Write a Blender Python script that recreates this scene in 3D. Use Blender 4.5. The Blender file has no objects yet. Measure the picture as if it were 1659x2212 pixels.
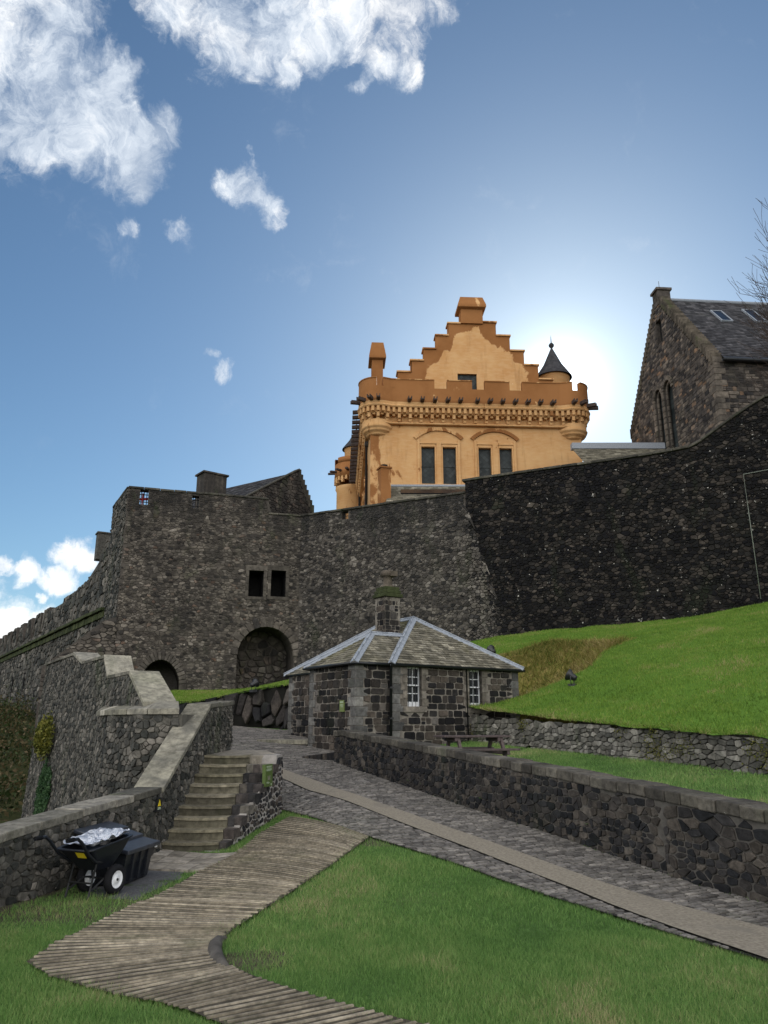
import bpy, bmesh, math, random
import numpy as np
from mathutils import Vector, Matrix, noise as mnoise
from mathutils.geometry import tessellate_polygon
random.seed(7); rng = np.random.default_rng(7)
R = math.radians; pi = math.pi; U = random.uniform
sc = bpy.context.scene; COL = sc.collection

# ------------------------------------------------------------ camera
TH = R(15.5); F = 1661.0; H = 2.0; CT, ST = math.cos(TH), math.sin(TH)
cam = bpy.data.cameras.new('camera'); camo = bpy.data.objects.new('camera', cam); COL.objects.link(camo)
camo.location = (0, 0, H); camo.rotation_euler = (pi/2 + TH, 0, 0)
cam.sensor_fit = 'VERTICAL'; cam.angle = 2*math.atan(1106/F); cam.clip_end = 3000; cam.clip_start = .05
sc.camera = camo
# survey helpers: a sight line of the survey (u, v on a 1659 x 2212 sheet) -> x/Y, (z-H)/Y
def ray(u, v):
    cx = (u-829.5)/F; cy = (1106-v)/F; y = CT-cy*ST
    return cx/y, (ST+cy*CT)/y
def at(u, v, Y):
    a, b = ray(u, v); return (a*Y, Y, H+b*Y)
def zat(v, Y, u=829.5): return H+ray(u, v)[1]*Y
def hit(P0, P1, u, v):          # distance along a vertical wall and height
    a, b = ray(u, v); dx, dy = P1[0]-P0[0], P1[1]-P0[1]; L = math.hypot(dx, dy)
    Y = (P0[0]*dy - P0[1]*dx)/(a*dy-dx); x = a*Y
    return ((x-P0[0])*dx+(Y-P0[1])*dy)/L, H+b*Y

def ss(a, b, x):
    t = min(1, max(0, (x-a)/(b-a))); return t*t*(3-2*t)
def lerp(a, b, t): return a+(b-a)*t
def interp(tab):
    xs = [p[0] for p in tab]; ys = [p[1] for p in tab]
    return lambda x: float(np.interp(x, xs, ys))

# ------------------------------------------------------------ mesh accumulator
class Acc:
    def __init__(s): s.v = []; s.f = []; s.m = []; s.c = []; s.smooth = []
    def add(s, vs, fs, mi=0, col=(.5, .5, .5), sm=False):
        n = len(s.v); s.v.extend(vs); s.c.extend([col]*len(vs))
        for f in fs: s.f.append(tuple(i+n for i in f)); s.m.append(mi); s.smooth.append(sm)
    def hexa(s, p, mi=0, col=(.5, .5, .5)):     # p: 4 bottom, 4 top
        s.add(p, [(3, 2, 1, 0), (4, 5, 6, 7), (0, 1, 5, 4), (1, 2, 6, 5), (2, 3, 7, 6), (3, 0, 4, 7)], mi, col)
    def box(s, c, d, rz=0, mi=0, col=(.5, .5, .5), rx=0, ry=0):
        M = Matrix.Translation(c) @ Matrix.Rotation(rz, 4, 'Z') @ Matrix.Rotation(ry, 4, 'Y') @ Matrix.Rotation(rx, 4, 'X')
        x, y, z = d[0]/2, d[1]/2, d[2]/2
        s.hexa([tuple(M @ Vector(q)) for q in ((-x,-y,-z),(x,-y,-z),(x,y,-z),(-x,y,-z),(-x,-y,z),(x,-y,z),(x,y,z),(-x,y,z))], mi, col)
    def prism(s, poly, z0, z1, mi=0, col=(.5, .5, .5)):
        n = len(poly)
        vs = [(x, y, z0(x, y) if callable(z0) else z0) for x, y in poly]+[(x, y, z1(x, y) if callable(z1) else z1) for x, y in poly]
        s.add(vs, [tuple(range(n-1, -1, -1)), tuple(range(n, 2*n))]+[(i, (i+1) % n, n+(i+1) % n, n+i) for i in range(n)], mi, col)
    def lathe(s, cx, cy, prof, seg=24, a0=0, a1=2*pi, mi=0, sm=True, col=(.5, .5, .5)):
        full = abs(a1-a0-2*pi) < 1e-6; n = seg if full else seg+1; vs = []
        for r, z in prof:
            for i in range(n):
                a = a0+(a1-a0)*i/seg; vs.append((cx+r*math.cos(a), cy+r*math.sin(a), z))
        fs = []
        for j in range(len(prof)-1):
            for i in range(seg):
                k = (i+1) % n if full else i+1
                fs.append((j*n+i, j*n+k, (j+1)*n+k, (j+1)*n+i))
        s.add(vs, fs, mi, col, sm)
    def tube(s, pts, rad, seg=6, mi=0, col=(.5, .5, .5), caps=True):
        pts = [Vector(p) for p in pts]; rads = rad if isinstance(rad, (list, tuple)) else [rad]*len(pts)
        vs = []; up = Vector((.13, .31, .94)).normalized()
        for i, p in enumerate(pts):
            d = (pts[min(i+1, len(pts)-1)]-pts[max(i-1, 0)])
            d = d.normalized() if d.length > 1e-9 else Vector((0, 0, 1))
            a = d.cross(up);
            if a.length < .1: a = d.cross(Vector((1, 0, 0)))
            a.normalize(); b = d.cross(a)
            for k in range(seg):
                t = 2*pi*k/seg; vs.append(tuple(p+(a*math.cos(t)+b*math.sin(t))*rads[i]))
        fs = [(i*seg+k, i*seg+(k+1) % seg, (i+1)*seg+(k+1) % seg, (i+1)*seg+k) for i in range(len(pts)-1) for k in range(seg)]
        if caps: fs += [tuple(range(seg)), tuple(range((len(pts)-1)*seg, len(pts)*seg))]
        s.add(vs, fs, mi, col, True)
    def build(s, name, mats, parent=None, bevel=0, recalc=False, loc=None):
        me = bpy.data.meshes.new(name)
        me.from_pydata(s.v, [], s.f)
        me.polygons.foreach_set('material_index', s.m)
        me.polygons.foreach_set('use_smooth', s.smooth)
        ca = me.color_attributes.new('rnd', 'FLOAT_COLOR', 'POINT')
        arr = np.ones((len(s.v), 4), dtype=np.float32); arr[:, :3] = np.array(s.c, dtype=np.float32).reshape(-1, 3)
        ca.data.foreach_set('color', arr.ravel())
        if recalc:
            bm = bmesh.new(); bm.from_mesh(me); bmesh.ops.recalc_face_normals(bm, faces=bm.faces); bm.to_mesh(me); bm.free()
        for m in (mats if isinstance(mats, (list, tuple)) else [mats]): me.materials.append(m)
        o = bpy.data.objects.new(name, me); COL.objects.link(o)
        if parent: o.parent = parent
        if loc: o.location = loc
        if bevel:
            b = o.modifiers.new('bevel', 'BEVEL'); b.width = bevel; b.segments = 2; b.limit_method = 'ANGLE'; b.angle_limit = R(40)
        return o
def thing(name, label, cat, loc=(0, 0, 0), rz=0, group=None):
    o = bpy.data.objects.new(name, None); COL.objects.link(o); o.empty_display_size = .3
    o.location = loc; o.rotation_euler = (0, 0, rz); return tag(o, label, cat, group)
def tag(o, label=None, cat=None, group=None, kind=None):
    if label: o['label'] = label
    if cat: o['category'] = cat
    if group: o['group'] = group
    if kind: o['kind'] = kind
    return o
def keep_parent(ch, par):      # child meshes are written in world space: undo the parent's transform
    ch.parent = par; ch.matrix_parent_inverse = Matrix.LocRotScale(par.location, par.rotation_euler, None).inverted(); return ch

# ------------------------------------------------------------ materials
class NT:
    def __init__(s, nt): s.t = nt; s.x = 0
    def n(s, typ, ins=None, **kw):
        nd = s.t.nodes.new(typ); s.x += 40; nd.location = (s.x, 0)
        for k, v in kw.items(): setattr(nd, k, v)
        if ins:
            for k, v in ins.items():
                if isinstance(v, bpy.types.NodeSocket): s.t.links.new(v, nd.inputs[k])
                else: nd.inputs[k].default_value = v
        return nd
    def math(s, op, a, b=0.0, c=None, clamp=False):
        nd = s.n('ShaderNodeMath', {0: a, 1: b}, operation=op); nd.use_clamp = clamp
        if c is not None:
            if isinstance(c, bpy.types.NodeSocket): s.t.links.new(c, nd.inputs[2])
            else: nd.inputs[2].default_value = c
        return nd.outputs[0]
    def mr(s, v, a, b, c=0.0, d=1.0, smooth=True):
        nd = s.n('ShaderNodeMapRange', {'Value': v, 'From Min': a, 'From Max': b, 'To Min': c, 'To Max': d})
        if smooth: nd.interpolation_type = 'SMOOTHSTEP'
        return nd.outputs['Result']
    def noise(s, vec, scale, det=4, rough=.55, dist=0.0):
        return s.n('ShaderNodeTexNoise', {'Vector': vec, 'Scale': scale, 'Detail': det, 'Roughness': rough, 'Distortion': dist})
    def mapping(s, vec, scale=(1, 1, 1), rot=(0, 0, 0), loc=(0, 0, 0)):
        return s.n('ShaderNodeMapping', {'Vector': vec, 'Scale': scale, 'Rotation': rot, 'Location': loc}).outputs[0]
    def mix(s, f, a, b, bt='MIX'):
        nd = s.n('ShaderNodeMix', data_type='RGBA', blend_type=bt); nd.clamp_factor = True
        for i, v in ((0, f), (6, a), (7, b)):
            if isinstance(v, bpy.types.NodeSocket): s.t.links.new(v, nd.inputs[i])
            else: nd.inputs[i].default_value = (v if i == 0 else (*v, 1) if len(v) == 3 else v)
        return nd.outputs[2]
    def ramp(s, f, stops, interp='LINEAR'):
        nd = s.n('ShaderNodeValToRGB', {'Fac': f}); cr = nd.color_ramp; cr.interpolation = interp
        while len(cr.elements) < len(stops): cr.elements.new(.5)
        for e, (p, c) in zip(cr.elements, stops): e.position = p; e.color = (*c, 1)
        return nd.outputs[0]
def newmat(name, rough=.9, spec=.25):
    m = bpy.data.materials.new(name); m.use_nodes = True; t = NT(m.node_tree)
    p = m.node_tree.nodes['Principled BSDF']; p.inputs['Roughness'].default_value = rough
    p.inputs['Specular IOR Level'].default_value = spec
    return m, t, p
def setc(t, p, col, bump=None, bs=.4, bd=.02, rough=None):
    if isinstance(col, bpy.types.NodeSocket): t.t.links.new(col, p.inputs['Base Color'])
    else: p.inputs['Base Color'].default_value = (*col, 1)
    if bump is not None:
        b = t.n('ShaderNodeBump', {'Height': bump, 'Strength': bs, 'Distance': bd}); t.t.links.new(b.outputs[0], p.inputs['Normal'])
    if rough is not None: t.t.links.new(rough, p.inputs['Roughness'])
def pos(t): return t.n('ShaderNodeNewGeometry').outputs['Position']
def obj(t): return t.n('ShaderNodeTexCoord').outputs['Object']
def rnd(t):
    a = t.n('ShaderNodeAttribute', attribute_name='rnd'); s = t.n('ShaderNodeSeparateColor', {0: a.outputs['Color']})
    return s.outputs[0], s.outputs[1], s.outputs[2]
def plain(name, col, rough=.6, spec=.4, metal=0, var=.15, sc_=8, bs=.15):
    m, t, p = newmat(name, rough, spec); p.inputs['Metallic'].default_value = metal
    P = obj(t); nz = t.noise(P, sc_, 5, .6).outputs[0]
    c = t.mix(t.mr(nz, .3, .7), tuple(x*(1-var) for x in col), tuple(min(1, x*(1+var)) for x in col))
    setc(t, p, c, t.noise(P, sc_*5, 3).outputs[0], bs, .004); return m
def stone(name, cols, stain=(.5, (.012, .012, .014)), moss=0.0, lichen=0.0, bump=.5, bd=.03, grain=9, mosscol=(.05, .075, .02), streak=(.5, .5, .16), spk=(.45, .43, .40), ls=14, lt=(.66, .74), top=None):
    """per-stone colour, grain, weather streaks, moss and lichen"""
    m, t, p = newmat(name, .92, .2); P = pos(t); r, g, b = rnd(t)
    c = t.ramp(r, cols)
    n1 = t.noise(P, grain, 6, .65).outputs[0]; n2 = t.noise(P, grain*.28, 4, .6).outputs[0]
    c = t.mix(.8, c, t.mix(t.mr(n1, .25, .75), (.45, .45, .45), (1.5, 1.5, 1.5)), 'MULTIPLY')
    c = t.mix(.6, c, t.mix(t.mr(n2, .3, .7), (.6, .6, .62), (1.3, 1.28, 1.25)), 'MULTIPLY')
    c = t.mix(.7, c, t.mix(g, (.6, .6, .6), (1.35, 1.35, 1.35)), 'MULTIPLY')
    st = t.noise(t.mapping(P, streak), .9, 5, .62, .6).outputs[0]
    c = t.mix(t.mr(st, .52, .68, 0, stain[0]), c, stain[1])
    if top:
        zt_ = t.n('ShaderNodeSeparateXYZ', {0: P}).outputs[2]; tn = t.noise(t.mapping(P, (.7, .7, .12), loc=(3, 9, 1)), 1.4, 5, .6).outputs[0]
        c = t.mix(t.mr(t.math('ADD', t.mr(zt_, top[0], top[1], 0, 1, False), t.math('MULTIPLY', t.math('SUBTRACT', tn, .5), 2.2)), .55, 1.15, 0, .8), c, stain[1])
    if moss:
        mo = t.noise(t.mapping(P, (.6, .6, .25), loc=(31, 7, 3)), 1.1, 6, .65, .8).outputs[0]
        c = t.mix(t.mr(mo, .54, .72, 0, moss), c, mosscol)
    if lichen:
        v = t.noise(t.mapping(P, loc=(5, 8, 2)), ls, 4, .7).outputs[0]; w = t.noise(P, 1.3, 3).outputs[0]
        lf = t.math('MULTIPLY', t.mr(v, *lt), t.mr(w, .45, .6))
        c = t.mix(t.math('MULTIPLY', lf, lichen), c, spk)
    h = t.math('ADD', t.math('MULTIPLY', n1, .6), t.noise(P, grain*4, 4, .6).outputs[0])
    setc(t, p, c, h, bump, bd); return m
SKY_STR = .060; SKY_DUST = .35; SKY_OZ = 2.2; SKY_TINT = (.86, 1.05, 1.12, 1); CLOUD_STR = .74; BACK_STR = 1.95; EXPOSURE = 0.6; CL0 = .48; CL1 = 1.2

# ------------------------------------------------------------ masonry
def chaikin(P, k=.25):
    o = []
    n = len(P)
    for i in range(n):
        a, b = P[i], P[(i+1) % n]
        o.append((a[0]+(b[0]-a[0])*k, a[1]+(b[1]-a[1])*k)); o.append((a[0]+(b[0]-a[0])*(1-k), a[1]+(b[1]-a[1])*(1-k)))
    return o
def clip(P, nx, ny, d):            # keep nx*x+ny*y <= d
    o = []; n = len(P)
    for i in range(n):
        a, b = P[i], P[(i+1) % n]; da = nx*a[0]+ny*a[1]-d; db = nx*b[0]+ny*b[1]-d
        if da <= 0: o.append(a)
        if (da < 0 < db) or (db < 0 < da):
            t = da/(da-db); o.append((a[0]+(b[0]-a[0])*t, a[1]+(b[1]-a[1])*t))
    return o
def voronoi(seeds, W, Hh, an):
    """cells in a metric stretched by an (stones wider than high)"""
    cs = max(W/an, Hh)*1.3; grid = {}
    S = [(x/an, y) for x, y in seeds]
    for i, (x, y) in enumerate(S): grid.setdefault((int(x//cs), int(y//cs)), []).append(i)
    out = []
    for i, (x, y) in enumerate(S):
        gx, gy = int(x//cs), int(y//cs); nb = []
        for a in (-1, 0, 1):
            for b in (-1, 0, 1):
                for j in grid.get((gx+a, gy+b), ()):
                    if j != i: nb.append(((S[j][0]-x)**2+(S[j][1]-y)**2, j))
        nb.sort(); q = cs*.9
        P = [(x-q, y-q), (x+q, y-q), (x+q, y+q), (x-q, y+q)]
        for d2, j in nb[:18]:
            X, Y = S[j]; nx, ny = X-x, Y-y
            P = clip(P, nx, ny, (X*X+Y*Y-x*x-y*y)/2)
            if len(P) < 3: break
        out.append([(a*an, b) for a, b in P] if len(P) >= 3 else None)
    return out
def inpoly(x, y, P):
    c = False; n = len(P); j = n-1
    for i in range(n):
        if (P[i][1] > y) != (P[j][1] > y) and x < (P[j][0]-P[i][0])*(y-P[i][1])/(P[j][1]-P[i][1])+P[i][0]: c = not c
        j = i
    return c
def lay(acc, surf, s0, s1, zb, zt, w, h, gap=.02, relief=.03, an=1.4, holes=(), mi=0, jit=.35, round_=1, squared=False, size=1.0, hvar=(.65, 1.4), cfun=None, rings=2):
    """lay individual stones over a surface surf(s, t, out); zb/zt = lower and upper limit along s"""
    lo = min(zb(s0+(s1-s0)*i/20) for i in range(21)); hi = max(zt(s0+(s1-s0)*i/20) for i in range(21))
    cells = []; t = lo-h*.3
    if squared:
        while t < hi:
            hh = h*U(*hvar); s = s0-U(0, w)
            while s < s1:
                ww = w*U(.55, 1.7); a, b = max(s, s0), min(s+ww, s1)
                if b-a > .3*h:
                    j = lambda: U(-.012, .012)
                    if random.random() < .22 and ww < w*1.1:      # two thin stones on top of each other
                        m = t+hh*U(.4, .6)
                        cells.append([(a, t), (b, t), (b, m), (a, m)]); cells.append([(a, m), (b, m), (b, t+hh), (a, t+hh)])
                    else: cells.append([(a+j(), t+j()), (b+j(), t+j()), (b+j(), t+hh+j()), (a+j(), t+hh+j())])
                s += ww
            t += hh
    else:
        seeds = []
        while t < hi+h:
            hh = h*U(*hvar); s = s0-U(.2, 1)*w
            while s < s1+w:
                ww = w*U(.45, 1.55)*(.6+.4*hh/h)
                sc2 = min(max(s+ww/2, s0), s1)
                if zb(sc2)-h*1.5 < t+hh/2 < zt(sc2)+h*1.5:
                    seeds.append((s+ww/2+U(-jit, jit)*w*.3, t+hh/2+U(-jit, jit)*hh*.8))
                s += ww
            t += hh
        seeds = [q for q in seeds if random.random() > .16]; seeds += [(q[0]+U(.35, .6)*w*random.choice((-1, 1)), q[1]+U(-.5, .5)*h) for q in seeds if random.random() < .22]
        cells = voronoi(seeds, w*1.5, h*1.5, an)
    for P in cells:
        if not P: continue
        cx = sum(p[0] for p in P)/len(P); cy = sum(p[1] for p in P)/len(P)
        if cx < s0-.02 or cx > s1+.02 or cy < zb(cx) - .3*h or cy > zt(cx): continue
        if any(inpoly(cx, cy, hl) for hl in holes): continue
        Q = []
        for (x, y) in P:
            x = min(max(x, s0), s1); y = min(max(y, zb(x)-.1), zt(x))
            k = 1.0
            for hl in holes:
                while k > .3 and inpoly(cx+(x-cx)*k, cy+(y-cy)*k, hl): k -= .1
            Q.append((cx+(x-cx)*k, cy+(y-cy)*k))
        A = abs(sum(Q[i][0]*Q[(i+1) % len(Q)][1]-Q[(i+1) % len(Q)][0]*Q[i][1] for i in range(len(Q))))/2
        if A < .12*w*h*.5: continue
        r = math.sqrt(A/pi); f0 = max(.5, 1-gap*U(.4, 1.3)/r)*size
        for _ in range(round_): Q = chaikin(Q, .12 if squared else .13)
        if not squared: Q = [(x+U(-.07, .07)*r, y+U(-.07, .07)*r) for x, y in Q]
        e = relief*U(.45, 1.5); tx, ty = U(-.12, .12), U(-.12, .12)
        sv = rng.random(); g = rng.random(); bb = rng.random()
        if cfun: sv, g = cfun(cx, cy, sv, g)
        vs = []; n = len(Q); f1 = f0*(.96 if squared else .95); f2 = f0*(.86 if squared else .80)
        for f, o in (((f0, -.012), (f1, e*.8), (f2, e))[:rings+1]):
            for (x, y) in Q:
                X, Y = cx+(x-cx)*f, cy+(y-cy)*f
                oo = o if o < 0 else o+(tx*(X-cx)+ty*(Y-cy))*.7
                vs.append(surf(X, Y, oo))
        fs = [(k*n+i, k*n+(i+1) % n, (k+1)*n+(i+1) % n, (k+1)*n+i) for k in range(rings) for i in range(n)]+[tuple(range(rings*n, (rings+1)*n))]
        acc.add(vs, fs, mi, (sv, g, bb))
def face_mesh(acc, surf, s0, s1, zb, zt, holes=(), mi=1, col=(.5, .5, .5), n=24):
    ss_ = [s0+(s1-s0)*i/n for i in range(n+1)]
    outer = [(s, zb(s)) for s in ss_]+[(s, zt(s)) for s in reversed(ss_)]
    loops = [[Vector((x, y, 0)) for x, y in outer]]+[[Vector((x, y, 0)) for x, y in hl] for hl in holes]
    tris = tessellate_polygon(loops); pts = [p for L in loops for p in L]
    acc.add([surf(p[0], p[1], 0) for p in pts], [tuple(t) for t in tris], mi, col)
def reveal(acc, surf, hole, depth, back=True, mi=1, bmi=None, col=(.4, .4, .4)):
    n = len(hole)
    vs = [surf(x, y, 0) for x, y in hole]+[surf(x, y, -depth) for x, y in hole]
    acc.add(vs, [(i, (i+1) % n, n+(i+1) % n, n+i) for i in range(n)], mi, col)
    if back: acc.add(vs[n:], [tuple(range(n))], mi if bmi is None else bmi, col)
class Path:
    def __init__(s, pts, side=1):
        s.p = [Vector((x, y)) for x, y in pts]; s.side = side; s.L = [0]
        for a, b in zip(s.p, s.p[1:]): s.L.append(s.L[-1]+(b-a).length)
        s.len = s.L[-1]
    def __call__(s, t):
        k = 0
        while k < len(s.p)-2 and t > s.L[k+1]: k += 1
        d = (s.p[k+1]-s.p[k]).normalized(); return s.p[k]+d*(t-s.L[k]), Vector((d.y, -d.x))*s.side, d
    def surf(s, batter=0, zr=0, extra=None):
        def f(t, z, o):
            p, n, d = s(t); q = p+n*(o+batter*(zr-z)+(extra(t, z) if extra else 0)); return (q.x, q.y, z)
        return f
def solid(acc, path, zb, zt, thick, mi=1, n=30, surf=None, batter=0, zr=0):
    """core of a wall without openings: front, back, top and ends"""
    sf = surf or path.surf(batter, zr); S = [path.len*i/n for i in range(n+1)]; vs = []
    bk = path.surf()
    for s in S: vs += [sf(s, zb(s), 0), sf(s, zt(s), 0), bk(s, zt(s), -thick), bk(s, zb(s), -thick)]
    fs = []
    for i in range(n):
        for k in range(4): fs.append((4*i+k, 4*i+(k+1) % 4, 4*i+4+(k+1) % 4, 4*i+4+k))
    fs += [(0, 1, 2, 3), (4*n+3, 4*n+2, 4*n+1, 4*n)]
    acc.add(vs, fs, mi)
def coping(acc, path, zt, s0, s1, width, over, th, ln=.45, mi=0, lv=.4, jit=.008, crown=0.0):
    """blocks laid end to end along the top of a wall"""
    s = s0
    while s < s1-.05:
        e = min(s1, s+ln*U(1-lv, 1+lv))
        if s1-e < ln*.3: e = s1
        a, b = s+.006, e-.006; j = U(-jit, jit); oj = U(-jit, jit); vs = []
        for (q, zz) in ((a, 0), (b, 0)):
            p, n, d = path(q); z = zt(q)+j
            f = p+n*(over+oj); k = p-n*(width-over-oj)
            vs.append([(f.x, f.y, z), (k.x, k.y, z), (k.x, k.y, z+th), (f.x, f.y, z+th)])
        if crown:
            for r_ in vs: r_[2] = (*r_[2][:2], r_[2][2]-crown); 
        c = (rng.random(), rng.random(), rng.random())
        acc.add([vs[0][0], vs[1][0], vs[1][1], vs[0][1], vs[0][3], vs[1][3], vs[1][2], vs[0][2]],
                [(3, 2, 1, 0), (4, 5, 6, 7), (0, 1, 5, 4), (1, 2, 6, 5), (2, 3, 7, 6), (3, 0, 4, 7)], mi, c)
        s = e
def slates(acc, poly, rowh, w, mi=0, lift=.02, th=.012, under=None):
    """rows of overlapping slates on a convex 3-D polygon whose first edge is the eave"""
    P = [Vector(p) for p in poly]; o = P[0]; ex = (P[1]-P[0]).normalized()
    nr = ex.cross(P[2]-P[0]).normalized()
    if nr.z < 0: nr = -nr
    ey = nr.cross(ex)
    if ey.dot(P[2]-P[0]) < 0: ey = -ey
    Q = [((p-o).dot(ex), (p-o).dot(ey)) for p in P]
    cx = sum(q[0] for q in Q)/len(Q); cy = sum(q[1] for q in Q)/len(Q); planes = []
    for i in range(len(Q)):
        a, b = Q[i], Q[(i+1) % len(Q)]; nx, ny = b[1]-a[1], a[0]-b[0]; d = nx*a[0]+ny*a[1]
        if nx*cx+ny*cy > d: nx, ny, d = -nx, -ny, -d
        planes.append((nx, ny, d))
    x0, x1 = min(q[0] for q in Q), max(q[0] for q in Q); y1 = max(q[1] for q in Q)
    y = -.03; r = 0
    acc.add([tuple(p) for p in P], [tuple(range(len(P)))], mi, (.3, .3, .3))
    while y < y1:
        x = x0-U(0, w)
        while x < x1:
            ww = w*U(.7, 1.3)
            C = [(x+.003, y), (x+ww-.003, y), (x+ww-.003, y+rowh*1.12), (x+.003, y+rowh*1.12)]
            for k, pl in enumerate(planes):
                if k == 0: continue
                C = clip(C, *pl)
                if len(C) < 3: break
            if len(C) >= 3:
                j = U(0, .006); c = (rng.random(), rng.random(), rng.random()); n = len(C)
                hgt = lambda q: lift*(1-(q[1]-y)/(rowh*1.12))+.003+j
                top = [tuple(o+ex*q[0]+ey*q[1]+nr*(hgt(q))) for q in C]
                bot = [tuple(o+ex*q[0]+ey*q[1]+nr*(max(0.001, hgt(q)-th-.004))) for q in C]
                acc.add(bot+top, [tuple(range(n, 2*n))]+[(i, (i+1) % n, n+(i+1) % n, n+i) for i in range(n)], mi, c)
            x += ww
        y += rowh; r += 1

# ------------------------------------------------------------ materials used
DK = [(0, (.016, .016, .018)), (.3, (.035, .033, .032)), (.55, (.058, .052, .047)), (.8, (.085, .073, .062)), (1, (.13, .115, .10))]
M = {}
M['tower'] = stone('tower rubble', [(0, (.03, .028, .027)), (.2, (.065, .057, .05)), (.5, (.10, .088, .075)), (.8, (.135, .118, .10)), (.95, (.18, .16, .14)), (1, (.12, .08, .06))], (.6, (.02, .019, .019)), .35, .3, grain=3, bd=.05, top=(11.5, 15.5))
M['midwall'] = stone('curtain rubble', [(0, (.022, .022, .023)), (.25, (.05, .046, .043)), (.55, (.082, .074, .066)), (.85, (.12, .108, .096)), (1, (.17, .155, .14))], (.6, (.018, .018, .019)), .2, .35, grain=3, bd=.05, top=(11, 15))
M['darkwall'] = stone('black basalt rubble', [(0, (.003, .003, .005)), (.35, (.008, .008, .009)), (.65, (.016, .015, .0145)), (.85, (.033, .028, .025)), (1, (.055, .047, .041))], (.75, (.005, .005, .007)), .12, 1.0, grain=3, bd=.05, ls=5, lt=(.645, .67))
M['nearwall'] = stone('whinstone', [(0, (.011, .012, .014)), (.3, (.024, .024, .026)), (.6, (.042, .038, .036)), (.85, (.065, .056, .048)), (1, (.09, .08, .07))], (.55, (.012, .012, .015)), .15, .5, grain=11, bd=.02)
M['drystone'] = stone('drystone', [(0, (.06, .06, .055)), (.4, (.13, .125, .11)), (.75, (.19, .18, .16)), (1, (.26, .25, .225))], (.45, (.035, .033, .03)), .6, .5, grain=9, bd=.02)
M['leftwall'] = stone('lichened rubble', [(0, (.025, .027, .025)), (.3, (.06, .06, .055)), (.65, (.1, .095, .083)), (.9, (.14, .13, .115)), (1, (.19, .175, .155))], (.5, (.022, .024, .022)), .3, .7, grain=9, bd=.02)
M['flank'] = stone('basalt in pale mortar', [(0, (.016, .017, .02)), (.5, (.04, .038, .038)), (.85, (.075, .062, .055)), (1, (.14, .13, .11))], (.2, (.02, .02, .02)), .15, .3, grain=11, bd=.02)
M['lodge'] = stone('lodge blocks', [(0, (.010, .010, .012)), (.4, (.026, .024, .023)), (.7, (.05, .042, .036)), (.9, (.085, .07, .058)), (1, (.14, .13, .12))], (.4, (.016, .016, .018)), .1, .3, grain=7, bd=.02)
M['quoin'] = stone('dressed grey stone', [(0, (.09, .09, .088)), (.6, (.14, .137, .13)), (1, (.2, .195, .18))], (.45, (.08, .078, .07)), .25, .3, grain=8, bump=.3, bd=.01)
M['surround'] = stone('brown dressed stone', [(0, (.11, .098, .083)), (.6, (.15, .133, .112)), (1, (.2, .18, .155))], (.45, (.06, .055, .048)), .15, .3, grain=8, bump=.3, bd=.01)
M['coping'] = stone('coping', [(0, (.1, .095, .08)), (.5, (.15, .142, .118)), (1, (.22, .205, .175))], (.5, (.05, .048, .042)), .35, .9, grain=12, bd=.015, spk=(.5, .5, .45))
M['nearcoping'] = stone('whinstone coping', [(0, (.05, .046, .04)), (.5, (.08, .073, .062)), (1, (.13, .12, .1))], (.5, (.03, .028, .025)), .3, .9, grain=12, bd=.015, spk=(.45, .45, .4))
M['paleslab'] = stone('pale coping slab', [(0, (.2, .19, .15)), (.5, (.27, .255, .205)), (1, (.34, .32, .27))], (.55, (.09, .088, .08)), .25, 1.0, grain=8, bd=.015, streak=(1.2, 1.2, 1.2), spk=(.55, .54, .48))
M['darkcoping'] = stone('dark coping', [(0, (.04, .038, .033)), (.5, (.06, .057, .048)), (1, (.1, .092, .075))], (.5, (.025, .024, .02)), .3, .5, grain=5, bd=.02)
M['step'] = stone('worn sandstone step', [(0, (.16, .145, .10)), (.5, (.2, .18, .13)), (1, (.26, .235, .18))], (.5, (.08, .074, .05)), .25, .5, grain=9, bd=.01, streak=(1.5, 1.5, 1.5), mosscol=(.04, .055, .018))
M['chapel'] = stone('chapel stone', [(0, (.035, .033, .034)), (.35, (.075, .066, .06)), (.7, (.12, .103, .09)), (.92, (.17, .145, .12)), (1, (.22, .14, .09))], (.45, (.03, .028, .03)), .1, .3, grain=2.5, bd=.05)
M['dress'] = stone('chapel dressing', [(0, (.1, .088, .075)), (1, (.17, .145, .12))], (.3, (.05, .045, .04)), .3, 0, grain=3, bd=.02)
M['slate'] = stone('lodge slates', [(0, (.095, .088, .066)), (.4, (.15, .138, .105)), (.8, (.2, .185, .145)), (1, (.26, .24, .19))], (.3, (.07, .068, .05)), .5, .8, grain=9, bump=.3, bd=.006, mosscol=(.11, .105, .03), spk=(.4, .4, .34))
M['darkslate'] = stone('dark slates', [(0, (.028, .028, .032)), (.6, (.05, .05, .056)), (1, (.085, .083, .09))], (.3, (.02, .02, .024)), .1, 0, grain=4, bump=.3, bd=.01)
M['sett'] = stone('setts', [(0, (.10, .094, .088)), (.4, (.135, .126, .116)), (.75, (.165, .154, .142)), (1, (.20, .186, .168))], (.15, (.09, .084, .078)), .1, .2, grain=11, bump=.5, bd=.012, streak=(.6, .6, .6))
def mort(name, col, k=.3, sc_=6, dark=(.02, .02, .02), st=.5):
    m, t, p = newmat(name, .96, .15); P = pos(t); n = t.noise(P, sc_, 6, .65).outputs[0]
    c = t.mix(t.mr(n, .25, .75), tuple(x*(1-k) for x in col), tuple(x*(1+k) for x in col))
    s2 = t.noise(t.mapping(P, (.5, .5, .2)), 1.3, 5, .6).outputs[0]
    c = t.mix(t.mr(s2, .5, .66, 0, st), c, dark); setc(t, p, c, t.noise(P, sc_*5, 4).outputs[0], .5, .01); return m
M['mort_tower'] = mort('tower mortar', (.075, .066, .058), sc_=2)
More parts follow.
